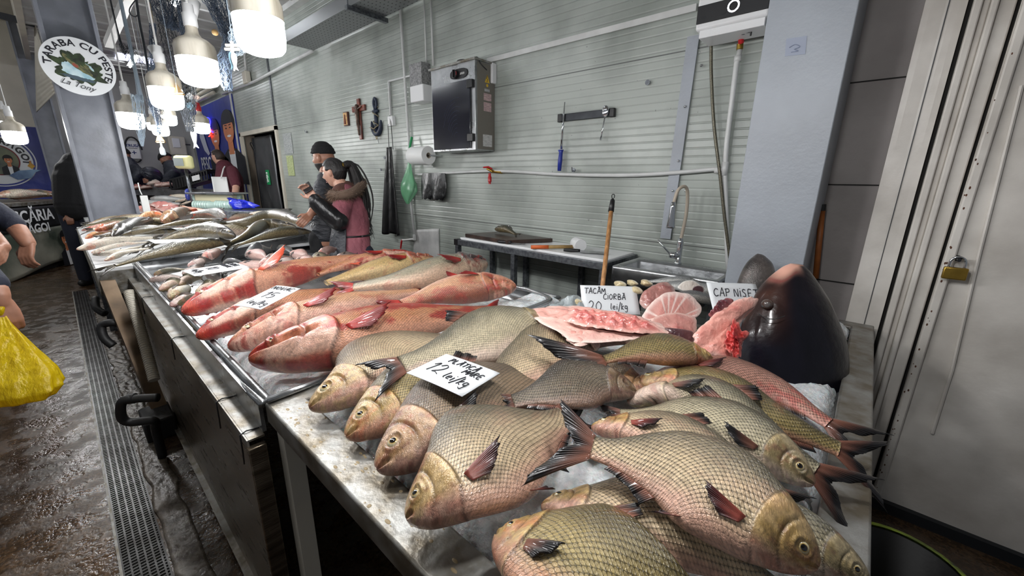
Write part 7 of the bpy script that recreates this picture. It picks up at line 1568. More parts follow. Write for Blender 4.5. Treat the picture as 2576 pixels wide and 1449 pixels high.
def shoes(rt, x, y, f, gap=(.03,.09), s=1.):
    for q in (-1, 1):
        p = V(x+gap[0]*q, y+gap[1]*q, .045); d_ = V(f.x, f.y, 0).normalized()
        mb = MB(); mb.tube([p-d_*.07*s, p, p+d_*.10*s, p+d_*.19*s], [.045*s,.055*s,.05*s,.036*s], 12, smooth=3); mb.sphere(p-d_*.07*s, .045*s, 10, 6); mb.sphere(p+d_*.19*s, .036*s, 10, 6); mb.sphere(p+V(0,0,.06), .052*s, 10, 6); mb.build('shoe', M_['rubber'], rt, remesh=.01, smoothit=2)
shoes(wo, V((-3.174, 1.560, 0.881)).x, V((-3.174, 1.560, 0.881)).y, V(-.8,-.6,0), (.05,.07)); shoes(mn, V((-3.781, 1.653, 0.942)).x, V((-3.781, 1.653, 0.942)).y, V(-.8,-.6,0), (.05,.08))
def simple_person(label, hc, fwd, dep, torso, tr, arms, jacketmat, hat=None, hairmat=True, skin='skin2', handdirs=(), legs=True, up=(0,0,1), s=1., beard=False, trousers='navy', vox=.011, extra=None):
    tr = [x*s for x in tr]; arms = [(p, [x*s for x in r]) for p, r in arms]
    rt = root('person', torso[-1], label, 'person'); rt.location.z = 0
    hc = V(hc); mb = MB(); vs, fs, f, l, u = head_shape(hc, fwd, up, s, None, 40, 30); mb.add(vs, fs)
    for sg in (1, -1): mb.sphere(hc+l*sg*.074*s-f*.006, .025*s, 10, 6, (.7,.7,1.1))
    limb(mb, [hc-f*.02-u*.07, torso[0]], [.06, .06]); limb(mb, torso, [x*.75 for x in tr])
    for (p, r), hd in zip(arms, handdirs): 
        limb(mb, p, [x*.72 for x in r]); hand(mb, p[-1], hd[0], hd[1], s, .7)
    T = V(torso[-1])
    if legs:
        for q in (-1, 1): limb(mb, [T+V(.03*q,.08*q,0), V(T.x+.03*q,T.y+.09*q,min(.5,T.z*.5)), V(T.x+.03*q,T.y+.09*q,.08), V(T.x+.03*q+f.x*.1,T.y+.09*q+f.y*.1,.03)], [.08,.06,.045,.04])
    mb.build('body', M_[skin], rt, remesh=vox*.7, smoothit=1); face_bits(hc, f, l, u, s, rt)
    if hat: 
        mb = MB(); vs, fs, *_ = head_shape(hc+V(0,0,.006), fwd, up, s, lambda X,Y,Z: .022 if Z > .036 else -.02, 40, 30); mb.add(vs, fs); mb.build('beanie', hat, rt, smooth=True)
    elif hairmat:
        mb = MB(); vs, fs, *_ = head_shape(hc, fwd, up, s, lambda X,Y,Z: .012 if (Z > .062 or (X < .01 and Z > -.04 and not(abs(Y) > .06 and X > -.03 and Z < .03))) else -.02, 50, 40); mb.add(vs, fs); mb.build('hair', M_['hair_brown'], rt, smooth=True)
    if beard: 
        mb = MB(); vs, fs, *_ = head_shape(hc, fwd, up, s, lambda X,Y,Z: .007 if (Z < -.035 and X > -.03) else -.015, 40, 30); mb.add(vs, fs); mb.build('beard', M_['hair'], rt, smooth=True)
    mb = MB(); limb(mb, torso, tr, 18)
    for (p, r) in arms: limb(mb, p[:-1] if len(p) > 2 else p, r[:-1] if len(p) > 2 else r, 12)
    mb.build('jacket', jacketmat, rt, remesh=vox, smoothit=3)
    if legs:
        mb = MB()
        for q in (-1, 1): limb(mb, [T+V(.03*q,.08*q,0), V(T.x+.03*q,T.y+.09*q,min(.5,T.z*.5)), V(T.x+.03*q,T.y+.09*q,.1)], [.11,.08,.07])
        mb.build('trousers', M_[trousers], rt, remesh=.014, smoothit=2); shoes(rt, T.x, T.y, f)
    return rt
M_['hair_brown'] = pm('brown_hair', S(44,32,26), .6, bscale=60, bstr=.6)
M_['burgundy'] = pm('burgundy_hoodie', S(78,28,40), .85, bscale=12, bstr=.7, bdist=.03)
M_['blueblack'] = pm('blue_black_jacket', S(20,26,40), .6, bscale=12, bstr=.8, bdist=.03)
bm_ = simple_person('man in a burgundy hoodie and white apron looking away by the blue banner', (-9.301, 2.128, 1.837), (-.6,-.35,-.05), 6.4, [(-9.165, 2.181, 1.652), (-9.071, 2.192, 1.452), (-8.969, 2.152, 1.093)], [.13,.20,.19], [([(-8.755, 2.191, 1.593), (-8.600, 2.172, 1.352), (-8.357, 2.053, 1.120)],[.085,.075,.06])], M_['burgundy'], handdirs=[((-.5,-.5,-.4),(0,0,1))], skin='skin1', s=1.12)
mb = MB(); a0 = V((-8.808, 2.037, 1.486)); a1 = V((-8.606, 1.993, 1.028))
mb.grid(lambda u_, v_: (a0.x+(a1.x-a0.x)*v_-.02+.05*math.sin(u_*PI)*-.6+(u_-.5)*.05, a0.y+(a1.y-a0.y)*v_-.16+.22*u_, a0.z+(a1.z-a0.z)*v_), 12, 12); mb.build('white_apron', M_['paper'], bm_, solid=.01, smooth=True)
MB().tube([(-8.726, 1.991, 1.466), (-8.886, 2.087, 1.626), (-9.077, 2.180, 1.701)], .012, 6).build('apron_strap', M_['paper'], bm_)
b2_ = simple_person('seller in a dark blue jacket and black beanie bending over the far counter', (-11.340, 1.668, 1.809), (-.75,-.5,-.45), 6.6, [(-11.226, 1.720, 1.672), (-11.091, 1.776, 1.495), (-11.121, 1.830, 1.224)], [.12,.20,.19], [([(-10.839, 1.663, 1.525), (-10.784, 1.482, 1.390), (-10.947, 1.337, 1.387), (-11.025, 1.268, 1.385)],[.085,.075,.06,.05])], M_['blueblack'], hat=M_['beanie'], handdirs=[((-.8,-.5,0),(0,0,1))], beard=True, up=(-.3,-.2,1), s=1.22)
bg = root('black_bag', (-10.835, 1.304, 1.518), 'shiny black refuse bag held by the bending seller', 'bag')
lens('bag_body', [(-10.946, 1.213, 1.539), (-10.927, 1.261, 1.623), (-10.862, 1.331, 1.655), (-10.773, 1.399, 1.626), (-10.696, 1.434, 1.536), (-10.664, 1.423, 1.429), (-10.726, 1.351, 1.382), (-10.838, 1.262, 1.410)], (.6,-.7,.2), .15, .15, lambda r, th, nn, s_, P: np.broadcast_to(Sn(26,30,44), (len(r), 3))*(1+.2*nn[:, None]), 61, parent=bg, jag=.06, nz=.5, freq=9, mat=None)
b3_ = simple_person('figure in a dark jacket half hidden behind the steel post', (-12.025, 1.090, 1.885), (-.5,.6,0), 6.6, [(-11.943, 1.103, 1.723), (-11.849, 1.104, 1.496), (-11.761, 1.064, 1.171)], [.13,.19,.19], [([(-11.628, 1.178, 1.618), (-11.373, 1.192, 1.531), (-11.228, 1.107, 1.436), (-11.285, 1.050, 1.419)],[.085,.075,.06,.05])], M_['blueblack'], hat=M_['beanie'], handdirs=[((-.8,-.3,0),(0,0,1))], s=1.22)
b4_ = simple_person('shopper all in black standing behind the post at the aisle side, hand hanging', (-8.051, 0.329, 1.838), (-.7,.6,0), 5.3, [(-8.063, 0.243, 1.631), (-8.041, 0.191, 1.435), (-7.964, 0.128, 1.075)], [.15,.21,.20], [([(-8.015, 0.121, 1.561), (-8.006, 0.037, 1.308), (-7.907, 0.027, 1.041), (-7.865, 0.043, 0.981)],[.095,.08,.065,.045])], M_['blackcloth'], hat=M_['beanie'], handdirs=[((.2,0,-1),(0,-1,0))], trousers='navy')
# shopper at the left edge: navy top, bare forearms, and a second one with the yellow bag
b5_ = simple_person('shopper in a navy top at the left edge, bare hand in front of the banner', (-4.634, -0.554, 1.746), (-.9,.2,0), 2.5, [(-4.554, -0.545, 1.577), (-4.451, -0.524, 1.384), (-4.358, -0.583, 0.995)], [.13,.19,.17], [([(-4.215, -0.460, 1.366), (-3.830, -0.290, 1.275), (-3.624, -0.199, 1.216), (-3.545, -0.166, 1.115)],[.085,.085,.05,.034]), ([(-3.834, -0.388, 1.399), (-3.534, -0.317, 1.242), (-3.322, -0.240, 1.127)],[.085,.075,.04])], M_['navy'], handdirs=[((.35,-.2,-.7),(-.6,-.5,.2)), ((.5,-.1,-.3),(0,0,1))], vox=.009, skin='skin2')
mb = MB(); limb(mb, [(-3.655, -0.207, 1.230), (-3.590, -0.184, 1.173), (-3.545, -0.166, 1.115)], [.046,.040,.034]); mb.build('bare_forearm', M_['skin2'], b5_, remesh=.007, smoothit=1)
b6_ = simple_person('shopper in dark clothes at the far left edge holding a yellow bag', (-3.368, -0.571, 1.663), (-.9,.2,0), 1.7, [(-3.421, -0.609, 1.498), (-3.366, -0.640, 1.277), (-3.300, -0.706, 0.937)], [.13,.19,.17], [([(-3.186, -0.511, 1.385), (-2.876, -0.361, 1.231), (-2.631, -0.248, 1.058), (-2.587, -0.237, 0.985)],[.08,.065,.05,.035])], M_['navy'], handdirs=[((.15,.1,-1),(.2,-.9,0))], vox=.009)
yb = root('yellow_bag', (-2.441, -0.267, 0.622), 'translucent yellow plastic carrier bag hanging from a hand at the left edge', 'bag')
m = pm('yellow_film', S(222,196,24), .3, bscale=7, bstr=.9, bdist=.03, stretch=(3,3,.6)); nt = m.node_tree
b = nt.nodes['Principled BSDF']; tl_ = nd(nt,'ShaderNodeBsdfTranslucent'); tl_.inputs[0].default_value = S(226,190,20); mxs = nd(nt,'ShaderNodeMixShader'); mxs.inputs[0].default_value = .45
nt.links.new(b.outputs[0], mxs.inputs[1]); nt.links.new(tl_.outputs[0], mxs.inputs[2]); nt.links.new(mxs.outputs[0], nt.nodes['Material Output'].inputs[0])
tp_, bt_ = V((-2.586, -0.252, 0.941)), V((-2.445, -0.275, 0.610)); rg_ = V(.746,.666,0); fw2 = V(-.666,.746,0)
pr = [(0,.02),(.12,.035),(.3,.075),(.5,.12),(.7,.165),(.85,.18),(.95,.15),(1,.05)]
def ybf(u_, v_):
    r_ = float(np.interp(u_, [p[0] for p in pr], [p[1] for p in pr])); a = v_*2*PI; w_ = 1+.10*math.sin(a*5+u_*3)*(1-u_*.6)+.05*math.sin(a*11+u_*5)+.06*noise.noise(V(math.cos(a)*2, math.sin(a)*2, u_*4))
    c_ = tp_.lerp(bt_, u_)+rg_*(.06*u_*0); p = c_+rg_*r_*w_*math.cos(a)+fw2*r_*w_*math.sin(a)*.6; return tuple(p)
mb = MB(); mb.grid(ybf, 40, 60); mb.build('bag_body', m, yb, smooth=True)
mb = MB(); mb.tube([tp_+V(0,0,-.01), tp_+V(-.01,0,.03), V((-2.586, -0.239, 0.975)), tp_+V(.02,.01,.02), tp_+V(.01,0,-.01)], .010, 8, smooth=4); mb.build('bag_handles', m, yb, smooth=True)

# ================================================================ banners, far stalls, scale, nets, hanging decoration
def flat(name, c, ax_, ay_, pts, mat, parent, d=.004, off=.0):
    """flat printed patch: pts in metres on the plane through c"""
    ax_, ay_ = V(ax_).normalized(), V(ay_).normalized(); n = ax_.cross(ay_); c = V(c)+n*off
    return MB().prism([c+ax_*p[0]+ay_*p[1] for p in pts], n*d).build(name, mat, parent, smooth=False)
def ell(cx, cy, rx, ry, n=28, a0=0, a1=2*PI): return [(cx+rx*math.cos(a0+(a1-a0)*k/n), cy+ry*math.sin(a0+(a1-a0)*k/n)) for k in range(n)]
M_['blueprint'] = pm('banner_blue', S(36,54,150), .45, nscale=.6, c2=S(28,40,112), bscale=1.2, bstr=.5, bdist=.1)
M_['print_skin'] = pm('printed_skin', S(206,130,88), .6, nscale=3, namt=.2); M_['print_hair'] = pm('printed_hair', S(18,16,20), .6); M_['print_coat'] = pm('printed_coat', S(28,30,38), .6, nscale=3, namt=.3)
def portrait(c, ax_, ay_, s, parent, off=.004, smile=True, shirt=True, wx=1.):
    def flat(n_, c_, a_, b_, pts, *r): globals()['flat'](n_, c_, a_, b_, [(p[0]*wx, p[1]) for p in pts], *r)
    flat('printed_jacket', c, ax_, ay_, [(-1.0*s,-2.6*s),(1.0*s,-2.6*s),(.95*s,-1.35*s),(.35*s,-.95*s),(-.35*s,-.95*s),(-.95*s,-1.35*s)], M_['print_coat'], parent, .001, off)
    if shirt: flat('printed_shirt', c, ax_, ay_, [(-.2*s,-2.6*s),(.2*s,-2.6*s),(.26*s,-1.05*s),(-.26*s,-1.05*s)], M_['card'], parent, .001, off+.002)
    flat('printed_neck', c, ax_, ay_, [(-.22*s,-1.2*s),(.22*s,-1.2*s),(.22*s,-.4*s),(-.22*s,-.4*s)], M_['print_skin'], parent, .001, off+.003)
    flat('printed_hair', c, ax_, ay_, ell(0,.22*s,.56*s,.60*s), M_['print_hair'], parent, .001, off+.004)
    flat('printed_face', c, ax_, ay_, ell(0,-.08*s,.44*s,.60*s), M_['print_skin'], parent, .001, off+.006)
    flat('printed_fringe', c, ax_, ay_, [(-.44*s,.2*s),(.44*s,.2*s),(.4*s,.6*s),(-.4*s,.6*s)], M_['print_hair'], parent, .001, off+.008)
    for q in (-1, 1): 
        flat('printed_eye', c, ax_, ay_, ell(.17*s*q,.0,.07*s,.035*s,12), M_['print_hair'], parent, .001, off+.008); flat('printed_brow', c, ax_, ay_, [(.08*s*q,.1*s),(.28*s*q,.12*s),(.28*s*q,.16*s),(.08*s*q,.14*s)], M_['print_hair'], parent, .001, off+.009)
    flat('printed_smile', c, ax_, ay_, ell(0,-.36*s,.17*s,.055*s,14), M_['card'] if smile else M_['dwood'], parent, .001, off+.008)
# blue banner on the back wall past the doorway
b1 = root('banner', (-10.992, 2.550, 2.034), 'tall blue shop banner with two printed young men on the wall past the doorway', 'banner')
x0 = (-13.076, 2.560, 2.831)[0]; x1 = (-9.496, 2.560, 2.905)[0]; zt = 3.02
MB().box((x0,2.56,.35),(x1,2.575,zt)).build('banner_sheet', M_['blueprint'], b1)
portrait((-9.976, 2.550, 2.440), (1,0,0), (0,0,1), .42, b1, wx=1.9); portrait((-11.049, 2.550, 2.383), (1,0,0), (0,0,1), .40, b1, shirt=False, wx=1.9)
text('PESCĂRIA', .46, ((x0+x1)/2-.45,2.553,(-12.164, 2.550, 1.617)[2]), (1,0,0), (0,0,1), M_['card'], 'banner_lettering', b1, depth=.004, bold=.006)
o_ = V((-12.080, 2.550, 2.383)); flat('printed_emblem', o_, (1,0,0), (0,0,1), [(-.3,.35),(-.32,0),(-.1,-.3),(.2,-.42),(.34,-.38),(.2,-.2),(.05,.1),(0,.4)], pm('emblem_grey', S(196,200,214), .5), b1, .002, .004)
nl = MB()
for k in range(4): a = V((-8.392, 1.842, 2.261)); 
nb = root('neon_logo', (-10.638, 2.400, 2.486), 'small blue and red neon scribble glowing in front of the blue banner', 'neon sign')
mb = MB(); q = V((-11.265, 2.500, 2.557)); mb.tube([q+V(.16*math.sin(t*1.7),.03*math.cos(t*1.3),.15*math.sin(t)+.02) for t in [k*.4 for k in range(20)]], .010, 6, smooth=3); mb.build('blue_tube', pm('neon_blue', S(40,40,255), .4, emit=7), nb, smooth=True)
mb = MB(); q = V((-11.325, 2.500, 2.429)); mb.tube([q+V(.16*math.sin(t*2.1),.03*math.cos(t*1.1),.07*math.sin(t)) for t in [k*.4 for k in range(14)]], .009, 6, smooth=3); mb.build('red_tube', pm('neon_red', S(255,50,40), .4, emit=7), nb, smooth=True)
# louvred duct and conduits above it
lv = root('louvre_duct', (-11.480, 2.500, 2.926), 'pale horizontal pipes bundled under the ceiling above the blue banner', 'pipes')
for k in range(5): 
    z = 3.14+.10*k; MB().tube([(-13.2,2.5,z),(-10.4,2.5,z)], .035, 10).build('duct_pipe', M_['cream'], lv, smooth=True)
MB().box((-10.4,2.42,3.42),(-10.1,2.58,3.62)).build('duct_box', M_['galv'], lv)
# first aid box with cable, electric cabinet on the far wall
fa = root('first_aid_box', (-13.300, 1.385, 2.088), 'white first aid box lettered TRUSA with a plus sign and a cable looped round it', 'first aid box')
a = V((-13.300, 1.276, 2.283)); b = V((-13.300, 1.507, 1.860)); y0, y1 = min(a.y,b.y), max(a.y,b.y); z0, z1 = b.z, a.z
MB().box((-13.39,y0,z0),(-13.25,y1,z1)).build('box_body', M_['plastic_w'], fa, bevel=.02)
ym = (y0+y1)/2; text('TRUSĂ', .085, (-13.245,ym,z1-.15), (0,1,0), (0,0,1), pm('navy_ink', S(30,50,110), .5), 'box_lettering', fa, depth=.004, bold=.003)
MB().box((-13.25,y0+.04,z1-.185),(-13.243,y1-.04,z1-.175)).build('rule_line', M_['ink'], fa)
MB().box((-13.25,ym-.04,z0+.14),(-13.243,ym+.04,z0+.158)).box((-13.25,ym-.009,z0+.11),(-13.243,ym+.009,z0+.19)).build('plus_sign', bpy.data.materials['navy_ink'], fa)
lp = MB(); lp.tube([(-13.2, ym+ (y1-y0)*.62*math.cos(t), (z0+z1)/2+(z1-z0)*.66*math.sin(t)) for t in [k*.3 for k in range(19)]], .018, 8); lp.build('looped_cable', M_['black'], fa)
eb = root('electric_cabinet', (-13.300, 2.223, 2.217), 'pale grey electric cabinet with a small window on the far wall', 'electric cabinet')
a = V((-13.300, 2.060, 2.437)); b = V((-13.300, 2.401, 1.989)); y0, y1 = min(a.y,b.y), max(a.y,b.y)
MB().box((-13.39,y0,b.z),(-13.2,y1,a.z)).build('cabinet_body', M_['cream'], eb, bevel=.03); ym=(y0+y1)/2
MB().box((-13.21,ym-.1,b.z+.18),(-13.185,y1-.12,b.z+.40)).build('breaker_window', M_['plastic_w'], eb, bevel=.01); MB().box((-13.19,ym+.15,b.z+.25),(-13.175,ym+.25,b.z+.28)).build('breaker_switch', M_['ink'], eb)
# left banner on the far side of the aisle
bl_ = root('banner', (-13.200, -0.329, 1.781), 'big blue round logo banner at the far left above the fish stall', 'banner')
tr_ = V((-13.200, 0.092, 2.419)); brr = V((-13.200, 0.006, 1.225))
MB().box((-13.22,-3.6,brr.z-.6),(-13.2,tr_.y+.05,tr_.z)).build('banner_sheet', M_['blueprint'], bl_)
cL = V((-13.190, -0.681, 1.749)); Rr_ = abs(V((-13.190, -0.203, 1.771)).y-cL.y)
flat('logo_ring', cL, (0,1,0), (0,0,1), ell(0,0,Rr_*1.08,Rr_*1.08,64), M_['card'], bl_, .002, .002); flat('logo_gap', cL, (0,1,0), (0,0,1), ell(0,0,Rr_*1.04,Rr_*1.04,64), M_['blueprint'], bl_, .002, .006)
flat('logo_band', cL, (0,1,0), (0,0,1), ell(0,0,Rr_*.98,Rr_*.98,64), M_['card'], bl_, .002, .010); flat('logo_rim', cL, (0,1,0), (0,0,1), ell(0,0,Rr_*.62,Rr_*.62,64), pm('dark_red_print', S(120,30,40), .6), bl_, .002, .014)
flat('logo_photo', cL, (0,1,0), (0,0,1), ell(0,0,Rr_*.58,Rr_*.58,64), pm('print_backdrop', S(126,130,104), .6, nscale=3, c2=S(60,74,80)), bl_, .002, .018)
an_ = -.80; rx_ = V(0, math.cos(an_), math.sin(an_)); ux_ = V(0, -math.sin(an_), math.cos(an_))
text('DRĂGOI', Rr_*.30, cL, rx_, ux_, M_['ink'], 'logo_lettering', bl_, depth=.020, arc=Rr_*.70, spacing=1.15, bold=.006)
portrait(cL+V(.02,Rr_*.30,Rr_*.02), (0,1,0), (0,0,1), Rr_*.24, bl_, off=.022)
flat('printed_fish', cL, (0,1,0), (0,0,1), [(Rr_*.2,-Rr_*.62),(Rr_*.5,-Rr_*.42),(Rr_*.95,-Rr_*.36),(Rr_*1.15,-Rr_*.38),(Rr_*.95,-Rr_*.48),(Rr_*.8,-Rr_*.72),(Rr_*.4,-Rr_*.8)], pm('printed_tuna', S(150,186,220), .5, nscale=2, c2=S(40,70,120)), bl_, .002, .05)
flat('printed_jar', cL, (0,1,0), (0,0,1), [(Rr_*.78,-Rr_*.22),(Rr_*.86,-Rr_*.10),(Rr_*.86,0),(Rr_*.92,0),(Rr_*.92,-Rr_*.10),(Rr_*1.0,-Rr_*.22),(Rr_*.89,-Rr_*.34)], pm('printed_jar', S(214,170,40), .5, nscale=4, c2=S(160,40,40)), bl_, .002, .03)
# far left stall with its black and photo banner
Q0 = V(-6.6,-1.98,0); Q1 = V(-10.6,.18,0); qd = (Q1-Q0).normalized(); qn = V(0,0,1).cross(qd)*-1
if qn.x > 0: pass
back = V(-qd.y, qd.x, 0)
if back.x > 0: back = -back
back = V(-.475,-.88,0)
st_ = root('fish_stall', (Q0+Q1)/2, 'far left fish stall across the aisle with a steel edge', 'fish stall')
mb = MB(); e0 = Q0-qd*.0; mb.prism([Q0+V(0,0,1.02), Q1+V(0,0,1.02), Q1+back*1.1+V(0,0,1.02), Q0+back*1.1+V(0,0,1.02)], (0,0,.05)); mb.build('counter_top', M_['wsteel'], st_)
mb = MB(); mb.prism([Q0+back*.05, Q1+back*.05, Q1+back*1.0, Q0+back*1.0], (0,0,1.02)); mb.build('stall_body', M_['near_black'], st_)
bb_ = root('banner', (Q0+Q1)/2, 'black banner with white lettering over a printed photo on the far left stall', 'banner')
mb = MB(); mb.grid(lambda u_, v_: tuple(Q0.lerp(Q1,u_)-back*(.03+.02*math.sin(u_*14)*(1-v_))+V(0,0,.66+.34*v_)), 40, 8); mb.build('black_strip', pm('banner_black', S(34,36,38), .5, bscale=2, bstr=.4), bb_, solid=.004, smooth=True)
mb = MB(); mb.grid(lambda u_, v_: tuple(Q0.lerp(Q1,u_)-back*(.03+.03*math.sin(u_*14)*(1-v_))+V(0,0,.05+.05*math.sin(u_*9)+(.61-.05*math.sin(u_*9))*v_)), 40, 12)
mb.build('photo_sheet', pm('printed_yard', S(166,164,150), .55, nscale=1.6, c2=S(70,80,70)), bb_, solid=.004, smooth=True)
al = (-10.242, -0.013, 0.794); al2 = (-10.111, -0.084, 0.622); al3 = (-10.018, -0.134, 0.456)
rt_ = qd
text('PESCĂRIA', .235, V(al)-back*.075-qd*.34, rt_, (0,0,1), M_['card'], 'banner_lettering', bb_, depth=.0, align='RIGHT', bold=.006)
text('DRĂGOI', .18, V(al2)-back*.075-qd*.34, rt_, (0,0,1), M_['card'], 'banner_lettering', bb_, depth=.0, align='RIGHT', bold=.005)
portrait(V(al3)-back*.08, rt_, (0,0,1), .17, bb_, off=.0)
for i in range(14):
    rr = random.Random(400+i); t = .30+.68*(i/13); p = Q0.lerp(Q1, t)+back*(.12+.35*rr.random())+V(0,0,1.12+.05*rr.random()); a = qd*rr.uniform(.6,1)+back*rr.uniform(-.6,.6); a.normalize(); L_ = .55+.2*rr.random()
    fish('carp', 'carp', [p-a*L_/2, p+V(0,0,.03), p+a*L_/2], back, ['pale','brown','silver','pink','whitish'][i%5]+' fish in the far left stall heap, '+ORD[13-i]+' from the right end', group='fish heaped on the far left stall', pal=['pale','brown','silver','pink','pale'][i%5], seed=400+i, res=(36,18), high=.8, roll=25, fins='t', eyes=False)
ib = root('blue_bag', (-13.335, -0.101, 1.347), 'crumpled pale blue bag behind the far left fish heap', 'bag')
lens('bag_body', [(-13.571, -0.194, 1.285), (-13.552, -0.140, 1.386), (-13.481, -0.065, 1.420), (-13.368, 0.018, 1.372), (-13.303, 0.027, 1.239), (-13.416, -0.093, 1.187)], (.6,-.7,.2), .12, .1, lambda r, th, nn, s_, P: np.broadcast_to(Sn(120,156,176), (len(r), 3))*(1+.4*nn[:, None]), 62, parent=ib, jag=.2, nz=.6, freq=8)
rb = root('red_bag', (-13.536, -0.095, 1.470), 'small red wrapped bundle above the pale blue bag', 'bag')
lens('bag_body', [(-13.678, -0.168, 1.426), (-13.637, -0.110, 1.486), (-13.546, -0.029, 1.488), (-13.481, 0.005, 1.422), (-13.566, -0.083, 1.386)], (.6,-.7,.2), .08, .06, lambda r, th, nn, s_, P: np.broadcast_to(Sn(150,36,44), (len(r), 3))*(1+.4*nn[:, None]), 63, parent=rb, jag=.2, nz=.6, freq=8)
# second steel post farther off on the aisle side, and the pale canopy edge
p2 = root('steel_post', (-12.507, -0.084, 0.519), 'second grey steel post farther away, left of the sign post', 'post'); q = V((-12.740, 0.116, 1.634)); p2.location = (q.x, q.y, 0)
MB().box((q.x-.12,q.y-.16,0),(q.x+.12,q.y-.13,CZ+.6)).build('flange', M_['post'], p2); MB().box((q.x-.12,q.y+.13,0),(q.x+.12,q.y+.16,CZ+.6)).build('flange', M_['post'], p2); MB().box((q.x-.02,q.y-.13,0),(q.x+.02,q.y+.13,CZ+.6)).build('web', M_['post'], p2)
cn = root('canopy', (-10.681, 0.156, 2.823), 'ribbed beige canopy edge hanging above the aisle left of the sign', 'canopy')
c0_, c1_, c2_, c3_ = V((-10.343, 0.263, 3.813)), V((-9.892, 0.257, 3.459)), V((-10.526, 0.283, 2.793)), V((-11.669, 0.023, 2.577))
mb = MB(); mb.grid(lambda u_, v_: tuple((c0_.lerp(c1_,u_)).lerp(c3_.lerp(c2_,u_), v_)+V(.02*math.sin(v_*90),0,0)), 8, 90); mb.build('canopy_sheet', M_['cream'], cn, solid=.01)
bm = MB(); bm.bar((-10.435, -0.096, 3.812), (-10.303, 0.276, 3.753), .07, .09); bm.build('trim_18', M_['darkmetal'], kind='structure')
bm = MB(); bm.bar((-4.855, 0.499, 2.516), (-3.748, 0.551, 2.628), .05, .05); bm.build('trim_19', M_['whitepaint'], kind='structure')
# ---- scale with pole, cups, blue gloves on the third counter
sc3_ = root('weighing_scale', (-7.445, 1.629, 1.272), 'shop weighing scale with a raised yellowish display on a steel pole', 'scale')
q = V((-7.069, 1.543, 1.261)); tdir = V(.746,.666,0); fdir = V(-.666,.746,0)
MB().obox(q, tdir, fdir, (0,0,1), .33, .18, .012).build('weighing_plate', M_['steel'], sc3_, bevel=.004)
MB().obox(q-V(0,0,.105)+fdir*.03, tdir, fdir, (0,0,1), .27, .14, .095).build('scale_body', pm('beige_plastic', S(206,198,168), .5), sc3_, bevel=.02)
MB().tube([(-7.515, 1.317, 0.967), (-7.753, 1.346, 1.624)], .022, 10).build('pole', M_['galv'], sc3_, smooth=True)
hd = V((-7.713, 1.336, 1.691)); MB().obox(hd, tdir, fdir, (0,0,1), .125, .05, .095).build('display_housing', pm('yellowed_plastic', S(222,218,160), .45), sc3_, bevel=.035)
MB().obox(hd-fdir*.053-tdir*.04, tdir, fdir, (0,0,1), .07, .004, .055).build('display_screen', pm('lcd', S(150,158,156), .25), sc3_)
MB().obox((-7.456, 1.302, 0.971), tdir, fdir, (0,0,1), .04, .04, .06).build('pole_clamp', M_['black'], sc3_)
M_['cupfilm'] = pm('cup_plastic', S(186,212,204), .2, coat=.5, alpha=.85)
GC = 'stacked clear plastic tubs under the scale'
for (u0, lb, L_) in (((-7.296, 1.316, 1.190),'stack of clear tubs lying in the upper row, left','.'), ((-7.120, 1.546, 1.203),'short stack of clear tubs, upper row right side','.'), ((-7.157, 1.266, 1.097),'stack of clear tubs lying in the lower row, left',''), ((-6.926, 1.473, 1.102),'stack of clear tubs lying in the lower row, right end by the blue cloth','')):
    p = V(u0); k_ = 7; mb = MB(); pr_ = []
    for k in range(k_): pr_ += [(.055,k*.034),(.066,k*.034+.004),(.066,k*.034+.010),(.058,k*.034+.014)]
    pr_ += [(.045,k_*.034+.09),(0,k_*.034+.09)]; mb.lathe([(0,0)]+pr_, p, tdir, 18, cap=False); mb.build('tub_stack', M_['cupfilm'], None, lb, 'tubs', GC, smooth=True)
bt2_ = root('blue_gloves', (-6.546, 1.683, 1.135), 'crumpled bright blue rubber gloves beside the tubs', 'gloves')
lens('glove_bundle', [(-6.821, 1.599, 1.191), (-6.753, 1.659, 1.193), (-6.535, 1.703, 1.162), (-6.414, 1.801, 1.138), (-6.315, 1.806, 1.100), (-6.425, 1.699, 1.076), (-6.569, 1.571, 1.073)], (.5,-.6,.6), .07, .05, lambda r, th, nn, s_, P: np.broadcast_to(Sn(24,40,190), (len(r), 3))*(1+.5*nn[:, None]), 64, parent=bt2_, jag=.15, nz=.8, freq=14)
tb_ = root('steel_tray', (-6.444, 1.471, 1.063), 'shallow steel tray under the blue gloves and tubs', 'tray'); q = V((-6.496, 1.492, 1.059)); q.z = .972; q = q+fdir*.12; MB().obox(q, tdir, fdir, (0,0,1), .46, .30, .086).build('tray_body', M_['galv'], tb_, bevel=.006)
bcl = root('blue_cloth', (-7.777, 1.311, 1.207), 'small blue cloth hanging beside the scale pole', 'cloth'); lens('cloth_fold', [(-7.815, 1.307, 1.288), (-7.776, 1.346, 1.301), (-7.741, 1.327, 1.161), (-7.774, 1.292, 1.148)], (.6,-.7,.1), .04, .03, lambda r, th, nn, s_, P: np.broadcast_to(Sn(30,50,140), (len(r), 3))*(1+.3*nn[:, None]), 65, parent=bcl, freq=14)
pa_ = root('white_paper', (-5.689, 1.579, 1.044), 'white folded wrapping paper at the end of the carp counter', 'paper'); lens('paper_sheet', [(-5.828, 1.521, 1.033), (-5.890, 1.685, 1.066), (-5.737, 1.822, 1.069), (-5.566, 1.679, 1.023), (-5.623, 1.555, 1.011)], (0,-.2,1), .02, .01, lambda r, th, nn, s_, P: np.broadcast_to(Sn(220,210,190), (len(r), 3))*(1+.15*nn[:, None]), 66, parent=pa_, jag=.08, nz=.8, freq=14)
